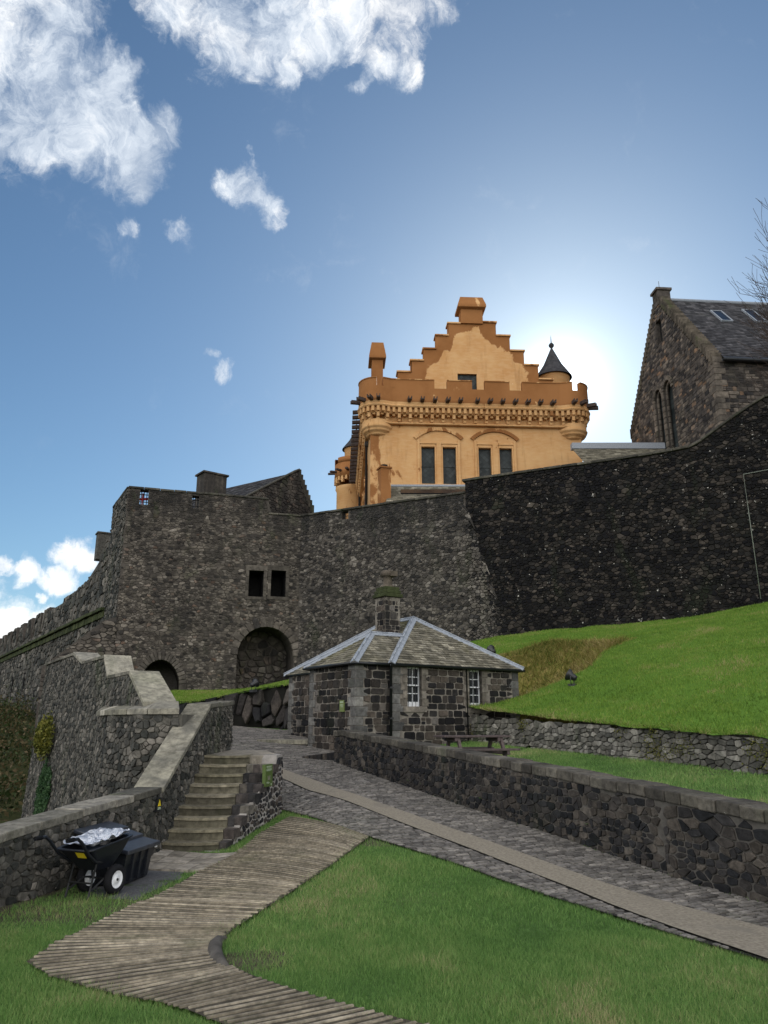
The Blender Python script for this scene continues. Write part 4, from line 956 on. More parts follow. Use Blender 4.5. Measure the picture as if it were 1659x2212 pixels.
# chimney block on the tower head
cx_, cy_, _ = at(457, 1045, 53); cz0, cz1 = 14.4, zat(1030, 53, 457)
a = Acc(); a.box((cx_, cy_, (cz0+cz1)/2), (1.75, 1.3, cz1-cz0), R(38)); a.box((cx_, cy_, cz1+.07), (2.0, 1.5, .14), R(38))
ch = a.build('chimney_stack', M['tower'], bevel=.03); keep_parent(ch, twr)

mwp = Path([TW1, MW1], 1); EXT = 2.6
mwx = Path([TW1, (MW1[0]+.914*EXT, MW1[1]-.405*EXT)], 1)
mid_ = thing('curtain_wall', 'grey brown rubble curtain wall between the gate tower and the taller black wall', 'wall', (-.3, 46.6, 6))
notch = [hit(TW1, MW1, u, v) for u, v in ((738, 1122), (752, 1122), (752, 1104), (738, 1104))]
nt_ = [(notch[0][0], 14.75), (notch[1][0], 14.75), (notch[1][0], 15.30), (notch[0][0], 15.30)]
a = Acc(); Lm = mwp.len; mt = lambda s: 15.34 if s <= Lm else lerp(15.0, 6.0, (s-Lm)/EXT)
sfm = mwp.surf(); face_mesh(a, sfm, 0, Lm, cst(2), cst(15.34), [nt_], 1, n=10)
reveal(a, sfm, nt_, .55, False)
a.add([sfm(0, 15.34, 0), sfm(Lm, 15.34, 0), sfm(Lm, 15.34, -.55), sfm(0, 15.34, -.55)], [(0, 1, 2, 3)], 1)
face_mesh(a, lambda s, z, o: mwp.surf()(s, z, -.55), 0, Lm, cst(12.9), cst(15.34), [nt_], 1, n=4)
sx = lambda s, z, o: sfm(min(s, Lm), z, o) if s <= Lm else (MW1[0]+.914*(s-Lm)+(-.405)*(o+.05), MW1[1]-.405*(s-Lm)-.914*(o+.05), z)
lay(a, sx, 0, Lm+EXT, cst(4.0), mt, .25, .12, .014, .04, 1.6, holes=[nt_], hvar=(.5, 1.7), jit=.5)
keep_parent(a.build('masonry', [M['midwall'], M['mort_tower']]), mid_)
a = Acc(); coping(a, mwp, cst(15.34), 0, Lm, .75, .12, .14, .8, 0, .3, .01); keep_parent(a.build('coping', M['darkcoping'], bevel=.03), mid_)
bars(nt_, sfm, -.25, 3, 1, .025, 'window_grille', mid_)

rwp = Path([MW1, RW1], 1); hits = [hit(MW1, RW1, u, v) for u, v in ((1000, 1036), (1350, 986), (1436, 973), (1498, 961), (1545, 925), (1600, 886), (1647, 855), (1700, 842))]
print('rw', [(round(x, 1), round(z, 1)) for x, z in hits])
hs = [(0, hits[0][1])]+hits[1:]; rwt = lambda s, f=interp([(x, z-.15) for x, z in hs]): f(s)
rw = thing('black_curtain_wall', 'tall black basalt wall with white lichen flecks above the grass slope, its top sweeping up to the right', 'wall', (12, 41, 8))
a = Acc(); solid(a, rwp, cst(4), rwt, .7, 1, 60)
tri = [(-1, 4), (-.6, 14.6), (EXT-.6, 6.0), (EXT-.3, 4)]
lay(a, rwp.surf(), 0, rwp.len, lambda s: upper(*rwp(s)[0])-.4, rwt, .27, .14, .014, .055, 1.5, holes=[tri], hvar=(.45, 1.7), jit=.5)
keep_parent(a.build('masonry', [M['darkwall'], M['mort_dark']]), rw)
a = Acc(); coping(a, rwp, rwt, -.15, rwp.len, .85, .14, .15, .8, 0, .3, .01); keep_parent(a.build('coping', M['darkcoping'], bevel=.03), rw)
s0_, z0_ = hit(MW1, RW1, 1606, 1026); s1_, z1_ = hit(MW1, RW1, 1643, 1290); a = Acc(); f = rwp.surf()
a.tube([f(s0_+3.5, z0_+.25, .13), f(s0_, z0_, .13), f((s0_*2+s1_)/3, lerp(z0_, z1_, .33), .14), f(s1_, z1_-.1, .14)], .02, 5)
tag(a.build('lightning_strap', M['wire']), 'thin pale metal strap running along and then down the black wall at far right', 'cable')

# far curtain wall with battlements
fd = Vector((-.657, 1)).normalized(); FW0 = (-16.8+fd.x*2.4, 48+fd.y*2.4); FW1 = (FW0[0]+fd.x*80, FW0[1]+fd.y*80)
fwp = Path([FW0, FW1], -1)
ed = [hit(FW0, FW1, u, 1350)[0] for u in (131, 104, 86, 69, 53, 39, 26, 15, 4, -6, -15)]
print('merlons', [round(x, 1) for x in ed])
pro = interp([(0, 14.6), (1.2, 14.3), (3.3, 13.0), (6.5, 12.1), (10, 11.9), (90, 11.9)])
def fwt(s):
    if s < ed[1]-.2: return pro(s)-(.35 if s > ed[0] and s < ed[1] else 0)
    for i in range(1, len(ed)-1):
        if ed[i] <= s < ed[i+1]: f_ = (s-ed[i])/(ed[i+1]-ed[i]); return 9.9 if f_ > .58 else 11.9
    return 10.3 if ((s-ed[-1]) % 4.2) > 2.6 else 11.9
fw = thing('battlemented_wall', 'long curtain wall with square merlons and a mossy cornice receding to the far left', 'wall', (FW0[0]-8, FW0[1]+12, 3))
a = Acc(); solid(a, fwp, cst(-3), fwt, .8, 1, 640)
lay(a, fwp.surf(), 0, fwp.len, cst(-1), fwt, .75, .38, .05, .08, 1.5)
keep_parent(a.build('masonry', [M['leftwall'], M['mort_tower']]), fw)
M['mosscorn'] = stone('mossy cornice', [(0, (.03, .04, .015)), (1, (.06, .07, .03))], (.3, (.02, .02, .015)), .8, 0, grain=4, mosscol=(.04, .065, .012))
a = Acc(); coping(a, fwp, cst(9.2), 0, fwp.len, .7, .38, .22, 1.2, 0, .3, .02)
coping(a, fwp, cst(8.75), 0, fwp.len, .6, .2, .42, .5, 0, .3, .02); keep_parent(a.build('cornice', M['mosscorn'], bevel=.04), fw)
for (u, v0, v1) in ((31, 1463, 1512), (56, 1453, 1494), (77, 1490, 1512)):
    s_, zt_ = hit(FW0, FW1, u, v0); zb_ = hit(FW0, FW1, u, v1)[1]; a = Acc(); sfw = fwp.surf()
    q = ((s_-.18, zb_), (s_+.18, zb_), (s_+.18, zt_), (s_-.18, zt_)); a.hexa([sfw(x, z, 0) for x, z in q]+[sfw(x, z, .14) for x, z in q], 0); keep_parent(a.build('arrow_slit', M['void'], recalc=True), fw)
x_, y_, z_ = at(222, 1165, 53.5); a = Acc(); a.box((x_, y_, z_-.6), (.8, .8, 1.9), R(30)); a.box((x_, y_, z_+.4), (.95, .95, .12), R(30))
keep_parent(a.build('chimney_stack', M['leftwall'], bevel=.03), fw)

# rock face under the mound
rkp = Path([(x, y) for x, y in ROCK[:9]][::1], 1)
a = Acc(); rt_ = lambda s: upper(rkp(s)[0].x, rkp(s)[0].y+.3)+.02; rb = lambda s: g(*rkp(s)[0])-.2
solid(a, rkp, rb, rt_, .8, 1, 80)
lay(a, rkp.surf(.12, 3, lambda s, z: .18*mnoise.noise(Vector((s*1.3, z*.6, 0)))), 0, rkp.len, rb, rt_, .55, .8, .05, .16, .55, hvar=(.6, 1.3), jit=.8)
rk = a.build('rock_face', [M['nearwall'], M['shadowgap']]); tag(rk, 'low dark rocky bank with upright boulders under the small green mound', 'rock face')

# ------------------------------------------------------------ lodge
M['crow'] = stone('crow step stone', [(0, (.06, .052, .04)), (1, (.15, .125, .10))], (.4, (.03, .03, .02)), .6, 0, grain=3)
def lw(a_, b_): p = LM+LA*a_+LB*b_; return (p.x, p.y)
ZE = 3.86; lodge = thing('lodge', 'small dark stone lodge with slate hipped roof, lead ridges and two barred white windows', 'lodge', (.26, 24, 1.2))
def L3(a_, b_, z): return (*lw(a_, b_), z)
def lwall(p0, p1, zb, name, side=1, quo=(1, 1), holes=(), surr=None, zt_=ZE):
    P = Path([lw(*p0), lw(*p1)], side); sf = P.surf(); a = Acc()
    face_mesh(a, sf, 0, P.len, cst(zb-.4), cst(zt_), holes, 1, n=6)
    for h_ in holes: reveal(a, sf, h_, .3, False, 1)
    ex = [[(0-.3, zb-1), (.26, zb-1), (.26, zt_+1), (-.3, zt_+1)]] if quo[0] else []
    ex += [[(P.len-.26, zb-1), (P.len+.3, zb-1), (P.len+.3, zt_+1), (P.len-.26, zt_+1)]] if quo[1] else []
    hx = [[(h_[0][0]-.17, h_[0][1]-.2), (h_[1][0]+.17, h_[0][1]-.2), (h_[1][0]+.17, h_[2][1]+.2), (h_[0][0]-.17, h_[2][1]+.2)] for h_ in holes]
    lay(a, sf, 0, P.len, cst(zb-.3), cst(zt_), .30, .235, .016, .022, 1.5, holes=ex+hx, round_=1, squared=True, hvar=(.8, 1.2))
    keep_parent(a.build(name, [M['lodge'], M['mort_lodge']]), lodge); return P, sf
def quoins(a, p, da, db, zb, zt_):
    z = zb; k = 0
    while z < zt_-.02:
        h_ = min(.27*U(.9, 1.15), zt_-z); la, lb = (.42, .26) if k % 2 else (.26, .42)
        a0, a1 = sorted((p[0]-da*.022, p[0]+da*la)); b0, b1 = sorted((p[1]-db*.022, p[1]+db*lb))
        q = [L3(a0, b0, 0), L3(a1, b0, 0), L3(a1, b1, 0), L3(a0, b1, 0)]
        a.hexa([(x, y, z+.006) for x, y, _ in q]+[(x, y, z+h_-.006) for x, y, _ in q], 0, (rng.random(), rng.random(), rng.random())); z += h_; k += 1
def lh(u, v): return hit(lw(0, 0), lw(LW, 0), u, v)
w1_ = [lh(880, 1526)[0], lh(911, 1526)[0]]; w2_ = [lh(1014, 1529)[0], lh(1042, 1529)[0]]; wz0, wz1 = lh(895, 1526)[1], lh(895, 1441)[1]
print('lodge win', w1_, w2_, wz0, wz1)
def wh(w_): return [(w_[0], wz0), (w_[1], wz0), (w_[1], wz1), (w_[0], wz1)]
_, sfr = lwall((0, 0), (LW, 0), 1.0, 'front_wall', 1, (1, 1), [wh(w1_), wh(w2_)])
lwall((0, 2.95), (0, LD), 1.0, 'side_wall', -1, (0, 1))
lwall((LW, 0), (LW, LD), 1.2, 'gable_side_wall', 1, (1, 1)); lwall((LW, LD), (0, LD), 1.2, 'rear_wall', 1, (1, 1))
WW, WL = 1.25, 2.9
lwall((-WW, .1), (-.0, .1), .9, 'wing_front_wall', 1, (1, 0)); lwall((-WW, .1), (-WW, .1+WL), .9, 'wing_side_wall', -1, (1, 1)); lwall((-WW, .1+WL), (0, .1+WL), .9, 'wing_rear_wall', -1, (1, 0))
a = Acc()
for args in (((0, 0), 1, 1, 1.0), ((LW, 0), -1, 1, 1.2), ((0, LD), 1, -1, 1.0), ((-WW, .1), 1, 1, .9), ((-WW, .1+WL), 1, -1, .9)):
    a = Acc(); quoins(a, *args, ZE); keep_parent(a.build('corner_quoins', M['quoin'], bevel=.012), lodge)
for w_ in (w1_, w2_):
    a = Acc()
    def pc(xa, xb, za, zb_, o=.028): a.hexa([sfr(x, z, -.2) for x, z in ((xa, za), (xb, za), (xb, zb_), (xa, zb_))]+[sfr(x, z, o) for x, z in ((xa, za), (xb, za), (xb, zb_), (xa, zb_))], 0, (rng.random(), rng.random(), .5))
    pc(w_[0]-.17, w_[1]+.17, wz1+.004, ZE-.01); pc(w_[0]-.17, w_[1]+.17, wz0-.17, wz0-.004, .045)
    n_ = 5
    for i in range(n_):
        z0_, z1_ = lerp(wz0, wz1, i/n_)+.004, lerp(wz0, wz1, (i+1)/n_)-.004; e_ = .17 if i % 2 else .25
        pc(w_[0]-e_, w_[0], z0_, z1_); pc(w_[1], w_[1]+e_, z0_, z1_)
    keep_parent(a.build('window_surround', M['surround'], recalc=True, bevel=.008), lodge)
    fr = Acc(); x0, x1 = w_
    def bx(acc, xa, xb, za, zb_, d0, d1, mi=0): acc.hexa([sfr(x, z, d0) for x, z in ((xa, za), (xb, za), (xb, zb_), (xa, zb_))]+[sfr(x, z, d1) for x, z in ((xa, za), (xb, za), (xb, zb_), (xa, zb_))], mi)
    zb0 = wz0+.14
    bx(fr, x0, x0+.05, wz0, wz1, -.16, -.10); bx(fr, x1-.05, x1, wz0, wz1, -.16, -.10); bx(fr, x0+.05, x1-.05, wz1-.05, wz1, -.158, -.102); bx(fr, x0+.05, x1-.05, wz0, zb0, -.158, -.102)
    xm = (x0+x1)/2; zm = lerp(zb0, wz1-.05, .5); bx(fr, xm-.014, xm+.014, zb0, wz1-.05, -.15, -.108); bx(fr, x0+.05, x1-.05, zm-.02, zm+.02, -.156, -.095)
    for f in (.25, .75): z_ = lerp(zb0, wz1-.05, f); bx(fr, x0+.05, x1-.05, z_-.012, z_+.012, -.152, -.110)
    sash = fr.build('sash_window', M['white'], recalc=True); keep_parent(sash, lodge)
    gl = Acc(); bx(gl, x0+.02, x1-.02, wz0+.05, wz1-.02, -.150, -.14); o = gl.build('pane', M['glass'], recalc=True); o.parent = sash; o.matrix_parent_inverse = Matrix.Identity(4)
    br = Acc()
    for i in range(4): x = lerp(x0, x1, (i+.5)/4); br.tube([sfr(x, wz0, -.03), sfr(x, wz1, -.03)], .010, 6)
    for f in (.38,): z_ = lerp(wz0, wz1, .5); br.tube([sfr(x0-.02, z_, -.03), sfr(x1+.02, z_, -.03)], .010, 6)
    keep_parent(br.build('window_bars', M['iron']), lodge)
# roofs
ov = .15; ze = ZE-.03; RZ = zat(1337, 27.5, 886)
A1, A2 = L3(LW/2, 2.5, RZ), L3(LW/2, LD-2.5, RZ)
c00, c10, c11, c01 = L3(-ov, -ov, ze), L3(LW+ov, -ov, ze), L3(LW+ov, LD+ov, ze), L3(-ov, LD+ov, ze)
a = Acc()
for poly in ((c00, c10, A1), (c10, c11, A2, A1), (c11, c01, A2), (c01, c00, A1, A2)): slates(a, poly, .15, .22, 0, .022, .012)
keep_parent(a.build('main_roof', M['slate']), lodge)
slope = (RZ-ze)/(LW/2+ov); wr_ = WL/2+ov; wz = ze+slope*wr_*.98
Wc00, Wc01 = L3(-WW-ov, .1-ov, ze), L3(-WW-ov, .1+WL+ov, ze); WA = L3(-WW-ov+wr_*1.0, .1+WL/2, wz); WB = L3((wz-ze)/slope-ov+.05, .1+WL/2, wz)
a = Acc(); slates(a, (Wc00, L3(0, .1-ov, ze), L3(0.0, .1-ov, ze), WB, WA) if False else (Wc00, L3(.05, .1-ov, ze+.0), WB, WA), .15, .22)
slates(a, (Wc01, Wc00, WA), .15, .22); slates(a, (Wc01, L3(.05, .1+WL+ov, ze), WB, WA), .15, .22); keep_parent(a.build('wing_roof', M['slate']), lodge)
def leadstrip(p, q, w_=.13):
    a = Acc(); p, q = Vector(p), Vector(q); d = (q-p).normalized(); s_ = d.cross(Vector((0, 0, 1))).normalized(); up = s_.cross(d)
    n = max(2, int((q-p).length/.5))
    for i in range(n):
        c0, c1 = p.lerp(q, i/n), p.lerp(q, (i+1)/n+.01); h0 = .028+.006*(i % 2)
        for sg in (-1, 1):
            v_ = [c0+up*(h0+.03), c0+s_*sg*w_-up*(.045-h0), c1+s_*sg*w_-up*(.045-h0), c1+up*(h0+.03)]; lo = [x-up*.03 for x in v_]
            a.hexa([tuple(x) for x in lo]+[tuple(x) for x in v_], 0)
        a.tube([tuple(c0+up*(h0+.04)), tuple(c1+up*(h0+.04))], .028, 6)
    return a
for i, (p, q) in enumerate(((c00, A1), (c10, A1), (c01, A2), (c11, A2), (A1, A2), (Wc00, WA), (Wc01, WA), (WA, WB))):
    keep_parent(leadstrip(p, q).build('lead_ridge' if i in (4, 7) else 'lead_hip', M['lead'], recalc=True), lodge)
gpts = [(-ov-.03, -ov-.03), (LW+ov, -ov-.03), (LW+ov+.03, LD+ov), (-ov-.03, LD+ov), (-ov-.03, WL+.1+ov), (-WW-ov-.03, WL+.1+ov), (-WW-ov-.03, .1-ov-.03), (-ov-.03, .1-ov-.03)]
a = Acc(); a.tube([L3(*p, ze-.04) for p in gpts[:4]], .045, 8); a.tube([L3(*p, ze-.04) for p in gpts[4:]], .045, 8)
# soffit boards
for q in ([(-ov, -ov), (LW+ov, -ov), (LW+ov, .02), (-ov, .02)], [(-ov, .02), (.02, .02), (.02, LD+ov), (-ov, LD+ov)], [(-WW-ov, .1-ov), (-.21, .1-ov), (-.21, .1+WL+ov), (-WW-ov, .1+WL+ov)]): a.prism([lw(*p) for p in q], ze-.035, ze-.012)
keep_parent(a.build('gutter', M['iron']), lodge)
a = Acc(); P0 = L3(-.10, -.06, 0)[:2]; a.tube([(*P0, ze-.04), (*P0, 1.0)], .045, 8)
for z in (1.3, 2.2, 3.1): a.box((*P0, z), (.13, .13, .05), R(33))
keep_parent(a.build('downpipe', M['iron']), lodge)
s_ = lh(1007, 1500)[0]; a = Acc(); a.tube([sfr(s_, ze-.04, .05), sfr(s_, 1.2, .05)], .022, 8); keep_parent(a.build('downpipe', M['iron']), lodge)
# chimney
ca, cb = 1.4, 2.4; a = Acc(); P = Path([lw(ca-.31, cb-.31), lw(ca+.31, cb-.31), lw(ca+.31, cb+.31), lw(ca-.31, cb+.31), lw(ca-.31, cb-.31)], 1); zc1 = zat(1292, 26.7, 843)
solid(a, P, cst(4.2), cst(zc1), .3, 1, 4*6); lay(a, P.surf(), 0, P.len, cst(4.4), cst(zc1), .24, .2, .014, .015, 1.3, round_=1, squared=True)
chm = a.build('chimney', [M['lodge'], M['mort_lodge']]); keep_parent(chm, lodge)
def sub(acc, name, m, par_, **k): o = acc.build(name, m, **k); o.parent = par_; o.matrix_parent_inverse = Matrix.Identity(4); return o
cc = lw(ca, cb); a = Acc()
a.box((*cc, zc1+.07), (.78, .78, .12), R(33)); a.box((*cc, zc1+.2), (.68, .68, .12), R(33)); a.box((*cc, zc1+.32), (.6, .6, .12), R(33)); sub(a, 'chimney_cap', M['mosscorn'], chm, bevel=.02)
a = Acc(); zp = zc1+.38; a.lathe(*cc, [(.24, zp), (.25, zp+.05), (.17, zp+.09), (.16, zp+.36), (.2, zp+.38), (.26, zp+.42), (.27, zp+.52), (.2, zp+.6), (.0, zp+.63)], 16)
a.box((cc[0]+.2, cc[1]-.15, zp+.46), (.24, .24, .18), R(20)); sub(a, 'chimney_pot', M['crow'], chm)
# little green notice on the wing
wgp = Path([lw(-WW, .1), lw(-WW, .1+WL)], -1); sg, zg = hit(lw(-WW, .1), lw(-WW, .1+WL), 741, 1525); wsf = wgp.surf()
def board(sfn, s, z, w_, h_, o, mat, name, label, cat, lines, extra=None):
    t_ = thing(name, label, cat, sfn(s, z-h_/2, o)); a = Acc(); q = ((s-w_/2, z-h_/2), (s+w_/2, z-h_/2), (s+w_/2, z+h_/2), (s-w_/2, z+h_/2))
    a.hexa([sfn(x, y, .0) for x, y in q]+[sfn(x, y, o) for x, y in q], 0); keep_parent(a.build('panel', mat, recalc=True), t_)
    a = Acc()
    for (x0, x1, y0, y1) in lines:
        q = [(s+w_*(x-.5), z+h_*(y-.5)) for x, y in ((x0, y0), (x1, y0), (x1, y1), (x0, y1))]; a.hexa([sfn(x, y, o+.001) for x, y in q]+[sfn(x, y, o+.004) for x, y in q], 0)
    keep_parent(a.build('lettering', M['signtext'], recalc=True), t_)
    if extra: extra(t_)
    return t_
board(wsf, sg, zg, .26, .34, .05, M['greensign2'], 'notice', 'small olive green notice fixed to the side wall of the lodge', 'sign', [(.15, .85, .78, .88), (.15, .8, .6, .64), (.15, .85, .5, .54), (.15, .7, .4, .44)])
# landing in front of the lodge side and the edging stones
a = Acc(); lpz = 1.50; pl = [lw(-WW-.02, .15+WL+.02), (-4.35, 27.4), (-3.95, 29.7), lw(-.02, LD-.2), lw(-.02, .15+WL+.02)]
a.prism(pl, lpz-.1, lpz+.03, 0, (.3, .4, .5)); c = (-2.2, 27.5); a.prism([(x+(c[0]-x)*.02, y+(c[1]-y)*.02) for x, y in pl], .8, lpz-.1, 1)
tag(a.build('stone_landing', [M['paleslab'], M['mort_near']], bevel=.01), 'low flat stone landing in the angle beside the lodge', 'landing')
a = Acc()
e0, e1 = Vector(gpix(656, 1641, 1.0)), Vector((-1.32, 22.25)); n = 16
for i in range(n):
    p = e0.lerp(e1, (i+.5)/n); z = g(p.x, p.y); a.box((p.x, p.y, z+.02+.07*i/n), (.085, .12, .16+.2*i/n), math.atan2((e1-e0).y, (e1-e0).x)+U(-.1, .1), 0, (rng.random(), rng.random(), .5))
tag(a.build('edging_stones', M['nearwall'], bevel=.012), 'short row of upright edging stones at the far end of the roadside wall', 'edging')

# ------------------------------------------------------------ great hall
C0 = Vector((-1.13, 60.0)); RHO = R(3.4); hall = thing('great_hall', 'tall ochre limewashed hall with crow-stepped gable, corner turrets, corbels and two pairs of leaded windows', 'castle hall', (C0.x, C0.y, 13.0), RHO)
E1 = Vector((math.cos(RHO), math.sin(RHO))); E2 = Vector((-E1.y, E1.x))
def hx(u, v, yb=0.0):       # local x where the sight line meets the plane y'=yb
    P0 = C0+E2*yb; s, z = hit(P0, P0+E1*10, u, v); return s, z-13.0
W_ = hx(1255, 950)[0]; HL = 26.0; RB = 1.62
zP = hx(1000, 829)[1]; zC = hx(1000, 848)[1]; zSp = hx(1000, 878)[1]; zK1 = hx(1000, 889)[1]; zK0 = hx(1000, 917)[1]; zStr = hx(1000, 921)[1]
print('hall', W_, zP, zC, zK1, zK0)
tl = (.62, .62); tr = (W_-.62, .62); OUT = RB-.62    # turret centres; parapet stands OUT in front of the walls
OUTf = .68
def hall_ring(off):     # plan outline of the parapet, from the far left turret round the front to the right, as (x, y) list + outward normals
    P = []; 
    for i in range(0, 41): y = lerp(HL-1.5, tl[1]+RB*.72, i/40); P.append((-OUTf-off, y))
    for i in range(0, 25):
        a_ = lerp(R(178-30+16), R(270+14), i/24); P.append((tl[0]+(RB+off)*math.cos(a_), tl[1]+(RB+off)*math.sin(a_)))
    for i in range(0, 41): x = lerp(tl[0]+RB*.72, tr[0]-RB*.72, i/40); P.append((x, -OUTf-off))
    for i in range(0, 25):
        a_ = lerp(R(256), R(360+14), i/24); P.append((tr[0]+(RB+off)*math.cos(a_), tr[1]+(RB+off)*math.sin(a_)))
    for i in range(0, 11): y = lerp(tr[1]+RB*.72, HL-1.5, i/10); P.append((W_+OUTf+off, y))
    return P
core = Acc(); core.prism([(0, 0), (W_, 0), (W_, HL), (0, HL)], -1.5, zK1+.3, 0, (.05, .5, .5))
def wcol(x, z): return (.5, .5, .5)
hp = lambda o: keep_local(o)
def hb(acc, name, mats, par_=None, **k): o = acc.build(name, mats, **k); o.parent = par_ or hall; return o
# front wall with real window openings
def hsurf(x, z, o): return (x, -o, z)
wins = []
for (ua, ub, uc, ud) in ((909.5, 943.5, 963, 996.5), (1036, 1068, 1087.5, 1118)):
    pass
wz1_ = hx(1000, 967)[1]; wz0_ = hx(900, 1046)[1]
def wpair(ul0, ul1, ur0, ur1): return [(hx(ul0, 1000)[0], hx(ul1, 1000)[0]), (hx(ur0, 1000)[0], hx(ur1, 1000)[0])]
dsp = lambda cx: (1250+cx*.7233)/1.852
pairs = [wpair(dsp(603), dsp(678), dsp(722), dsp(795)), wpair(dsp(920), dsp(990), dsp(1036), dsp(1106))]
holes = [[(x0, wz0_), (x1, wz0_), (x1, wz1_), (x0, wz1_)] for pr_ in pairs for (x0, x1) in pr_]
a = Acc()
# outline grid with a colour mask (0 = pale wash, 1 = darker damp wash)
def wallgrid(acc, surf, x0, x1, z0, z1, nx, nz, holes, cf, inside=lambda x, z: True, mi=0):
    xs = sorted(set([x0+(x1-x0)*i/nx for i in range(nx+1)]+[h_[i][0] for h_ in holes for i in (0, 1)])); zs = sorted(set([z0+(z1-z0)*i/nz for i in range(nz+1)]+[h_[i][1] for h_ in holes for i in (0, 2)]))
    n0 = len(acc.v)
    for z in zs:
        for x in xs: acc.v.append(surf(x, z, 0)); acc.c.append((cf(x, z), .5, .5))
    for j in range(len(zs)-1):
        for i in range(len(xs)-1):
            mx, mz = (xs[i]+xs[i+1])/2, (zs[j]+zs[j+1])/2
            if inside(mx, mz) and not any(inpoly(mx, mz, h_) for h_ in holes): acc.f.append((n0+j*len(xs)+i, n0+j*len(xs)+i+1, n0+(j+1)*len(xs)+i+1, n0+(j+1)*len(xs)+i)); acc.m.append(mi); acc.smooth.append(False)
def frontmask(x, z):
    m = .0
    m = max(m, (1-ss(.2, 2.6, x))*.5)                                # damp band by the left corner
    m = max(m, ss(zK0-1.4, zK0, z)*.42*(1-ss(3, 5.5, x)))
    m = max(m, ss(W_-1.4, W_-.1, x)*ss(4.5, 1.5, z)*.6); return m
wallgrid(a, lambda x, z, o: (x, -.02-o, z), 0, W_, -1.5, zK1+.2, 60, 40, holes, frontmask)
for h_ in holes: reveal(a, lambda x, z, o: (x, -.02-o, z), h_, .5, False, 0, col=(.1, .5, .5))
a.v += []; core_front_y = .6
a.prism([(0, .6), (W_, .6), (W_, HL), (0, HL)], -1.5, zK1+.2, 0, (.25, .5, .5))
for (x0, x1) in ((0, .0),): pass
a.add([(0, -.02, -1.5), (0, .6, -1.5), (0, .6, zK1+.2), (0, -.02, zK1+.2)], [(0, 1, 2, 3)], 0, (.3, .5, .5)); a.add([(W_, -.02, -1.5), (W_, .6, -1.5), (W_, .6, zK1+.2), (W_, -.02, zK1+.2)], [(3, 2, 1, 0)], 0, (.3, .5, .5))
hb(a, 'wall', M['orange'])
for pr_ in pairs:
    for (x0, x1) in pr_:
        a = Acc(); a.add([(x0-.02, .30, wz0_), (x1+.02, .30, wz0_), (x1+.02, .30, wz1_), (x0-.02, .30, wz1_)], [(0, 1, 2, 3)])
        a.box(((x0+x1)/2, .27, lerp(wz0_, wz1_, .5)), (x1-x0, .04, .05)); hb(a, 'leaded_window', M['leaded'])
    xa, xb = pr_[0][0], pr_[1][1]; a = Acc(); col = (.05, .5, .5); xm0, xm1 = pr_[0][1], pr_[1][0]
    def bxh(x0, x1, z0, z1, y0, y1): a.box(((x0+x1)/2, (y0+y1)/2, (z0+z1)/2), (x1-x0, y1-y0, z1-z0), 0, 0, col)
    bxh(xa-.34, xa-.14, wz0_-.1, wz1_+.62, -.14, 0); bxh(xb+.14, xb+.34, wz0_-.1, wz1_+.62, -.14, 0)              # jambs
    bxh(xa-.14, xa, wz0_, wz1_+.2, -.07, .25); bxh(xb, xb+.14, wz0_, wz1_+.2, -.07, .25)
    bxh(xm0, xm0+.13, wz0_, wz1_, -.06, .25); bxh(xm1-.13, xm1, wz0_, wz1_, -.06, .25); bxh(xm0+.13, xm1-.13, wz0_, wz1_+.42, -.12, .25)
    bxh(xa-.5, xb+.5, wz0_-.22, wz0_, -.2, .3)
    for (p_, q_) in pr_: bxh(p_-.16, q_+.16, wz1_+.26, wz1_+.42, -.11, -.01); bxh(p_-.05, q_+.05, wz1_+.02, wz1_+.26, -.05, .2)
    # segmental relieving arch
    xc = (xa+xb)/2; hw = (xb-xa)/2+.42; rise = .8; zsp = wz1_+.62; Rr = (hw*hw+rise*rise)/(2*rise); n = 22; am = math.asin(hw/Rr)
    for i in range(n):
        a0, a1 = lerp(-am, am, i/n), lerp(-am, am, (i+1)/n); zz_ = zsp+rise-Rr; q = []
        for (aa, rr) in ((a0, Rr-.0), (a1, Rr-.0), (a1, Rr+.32), (a0, Rr+.32)): q.append((xc+rr*math.sin(aa), zz_+rr*math.cos(aa)))
        a.hexa([(x, .0, z) for x, z in q]+[(x, -.16, z) for x, z in q], 0, (.45, .5, .5))
    hb(a, 'window_surround', M['orange'], recalc=True, bevel=.02)
# string course, corbel table, parapet
def sweep(acc, prof, col, mi=0, cf=None, close=True):
    rings = [[(x, y, z) for (x, y) in hall_ring(off)] for off, z in prof]; n = len(rings[0]); vs = [p for r_ in rings for p in r_]
    fs = [(k*n+i, k*n+i+1, (k+1)*n+i+1, (k+1)*n+i) for k in range(len(prof)-1) for i in range(n-1)]; acc.add(vs, fs, mi, col)
a = Acc(); D = RB
sweep(a, [(-.5, zK1-.02), (.04, zK1-.02), (.10, zK1+.08), (.05, zK1+.2), (0, zK1+.22)], (.05, .5, .5)); sweep(a, [(0, zK1+.22), (0, zSp)], (.12, .5, .5)); sweep(a, [(0, zSp), (0, zC)], (1.0, .5, .5))
sweep(a, [(-.38, zC), (-.38, zK1+.1)], (.8, .5, .5)); sweep(a, [(0, zC), (-.38, zC)], (.9, .5, .5))
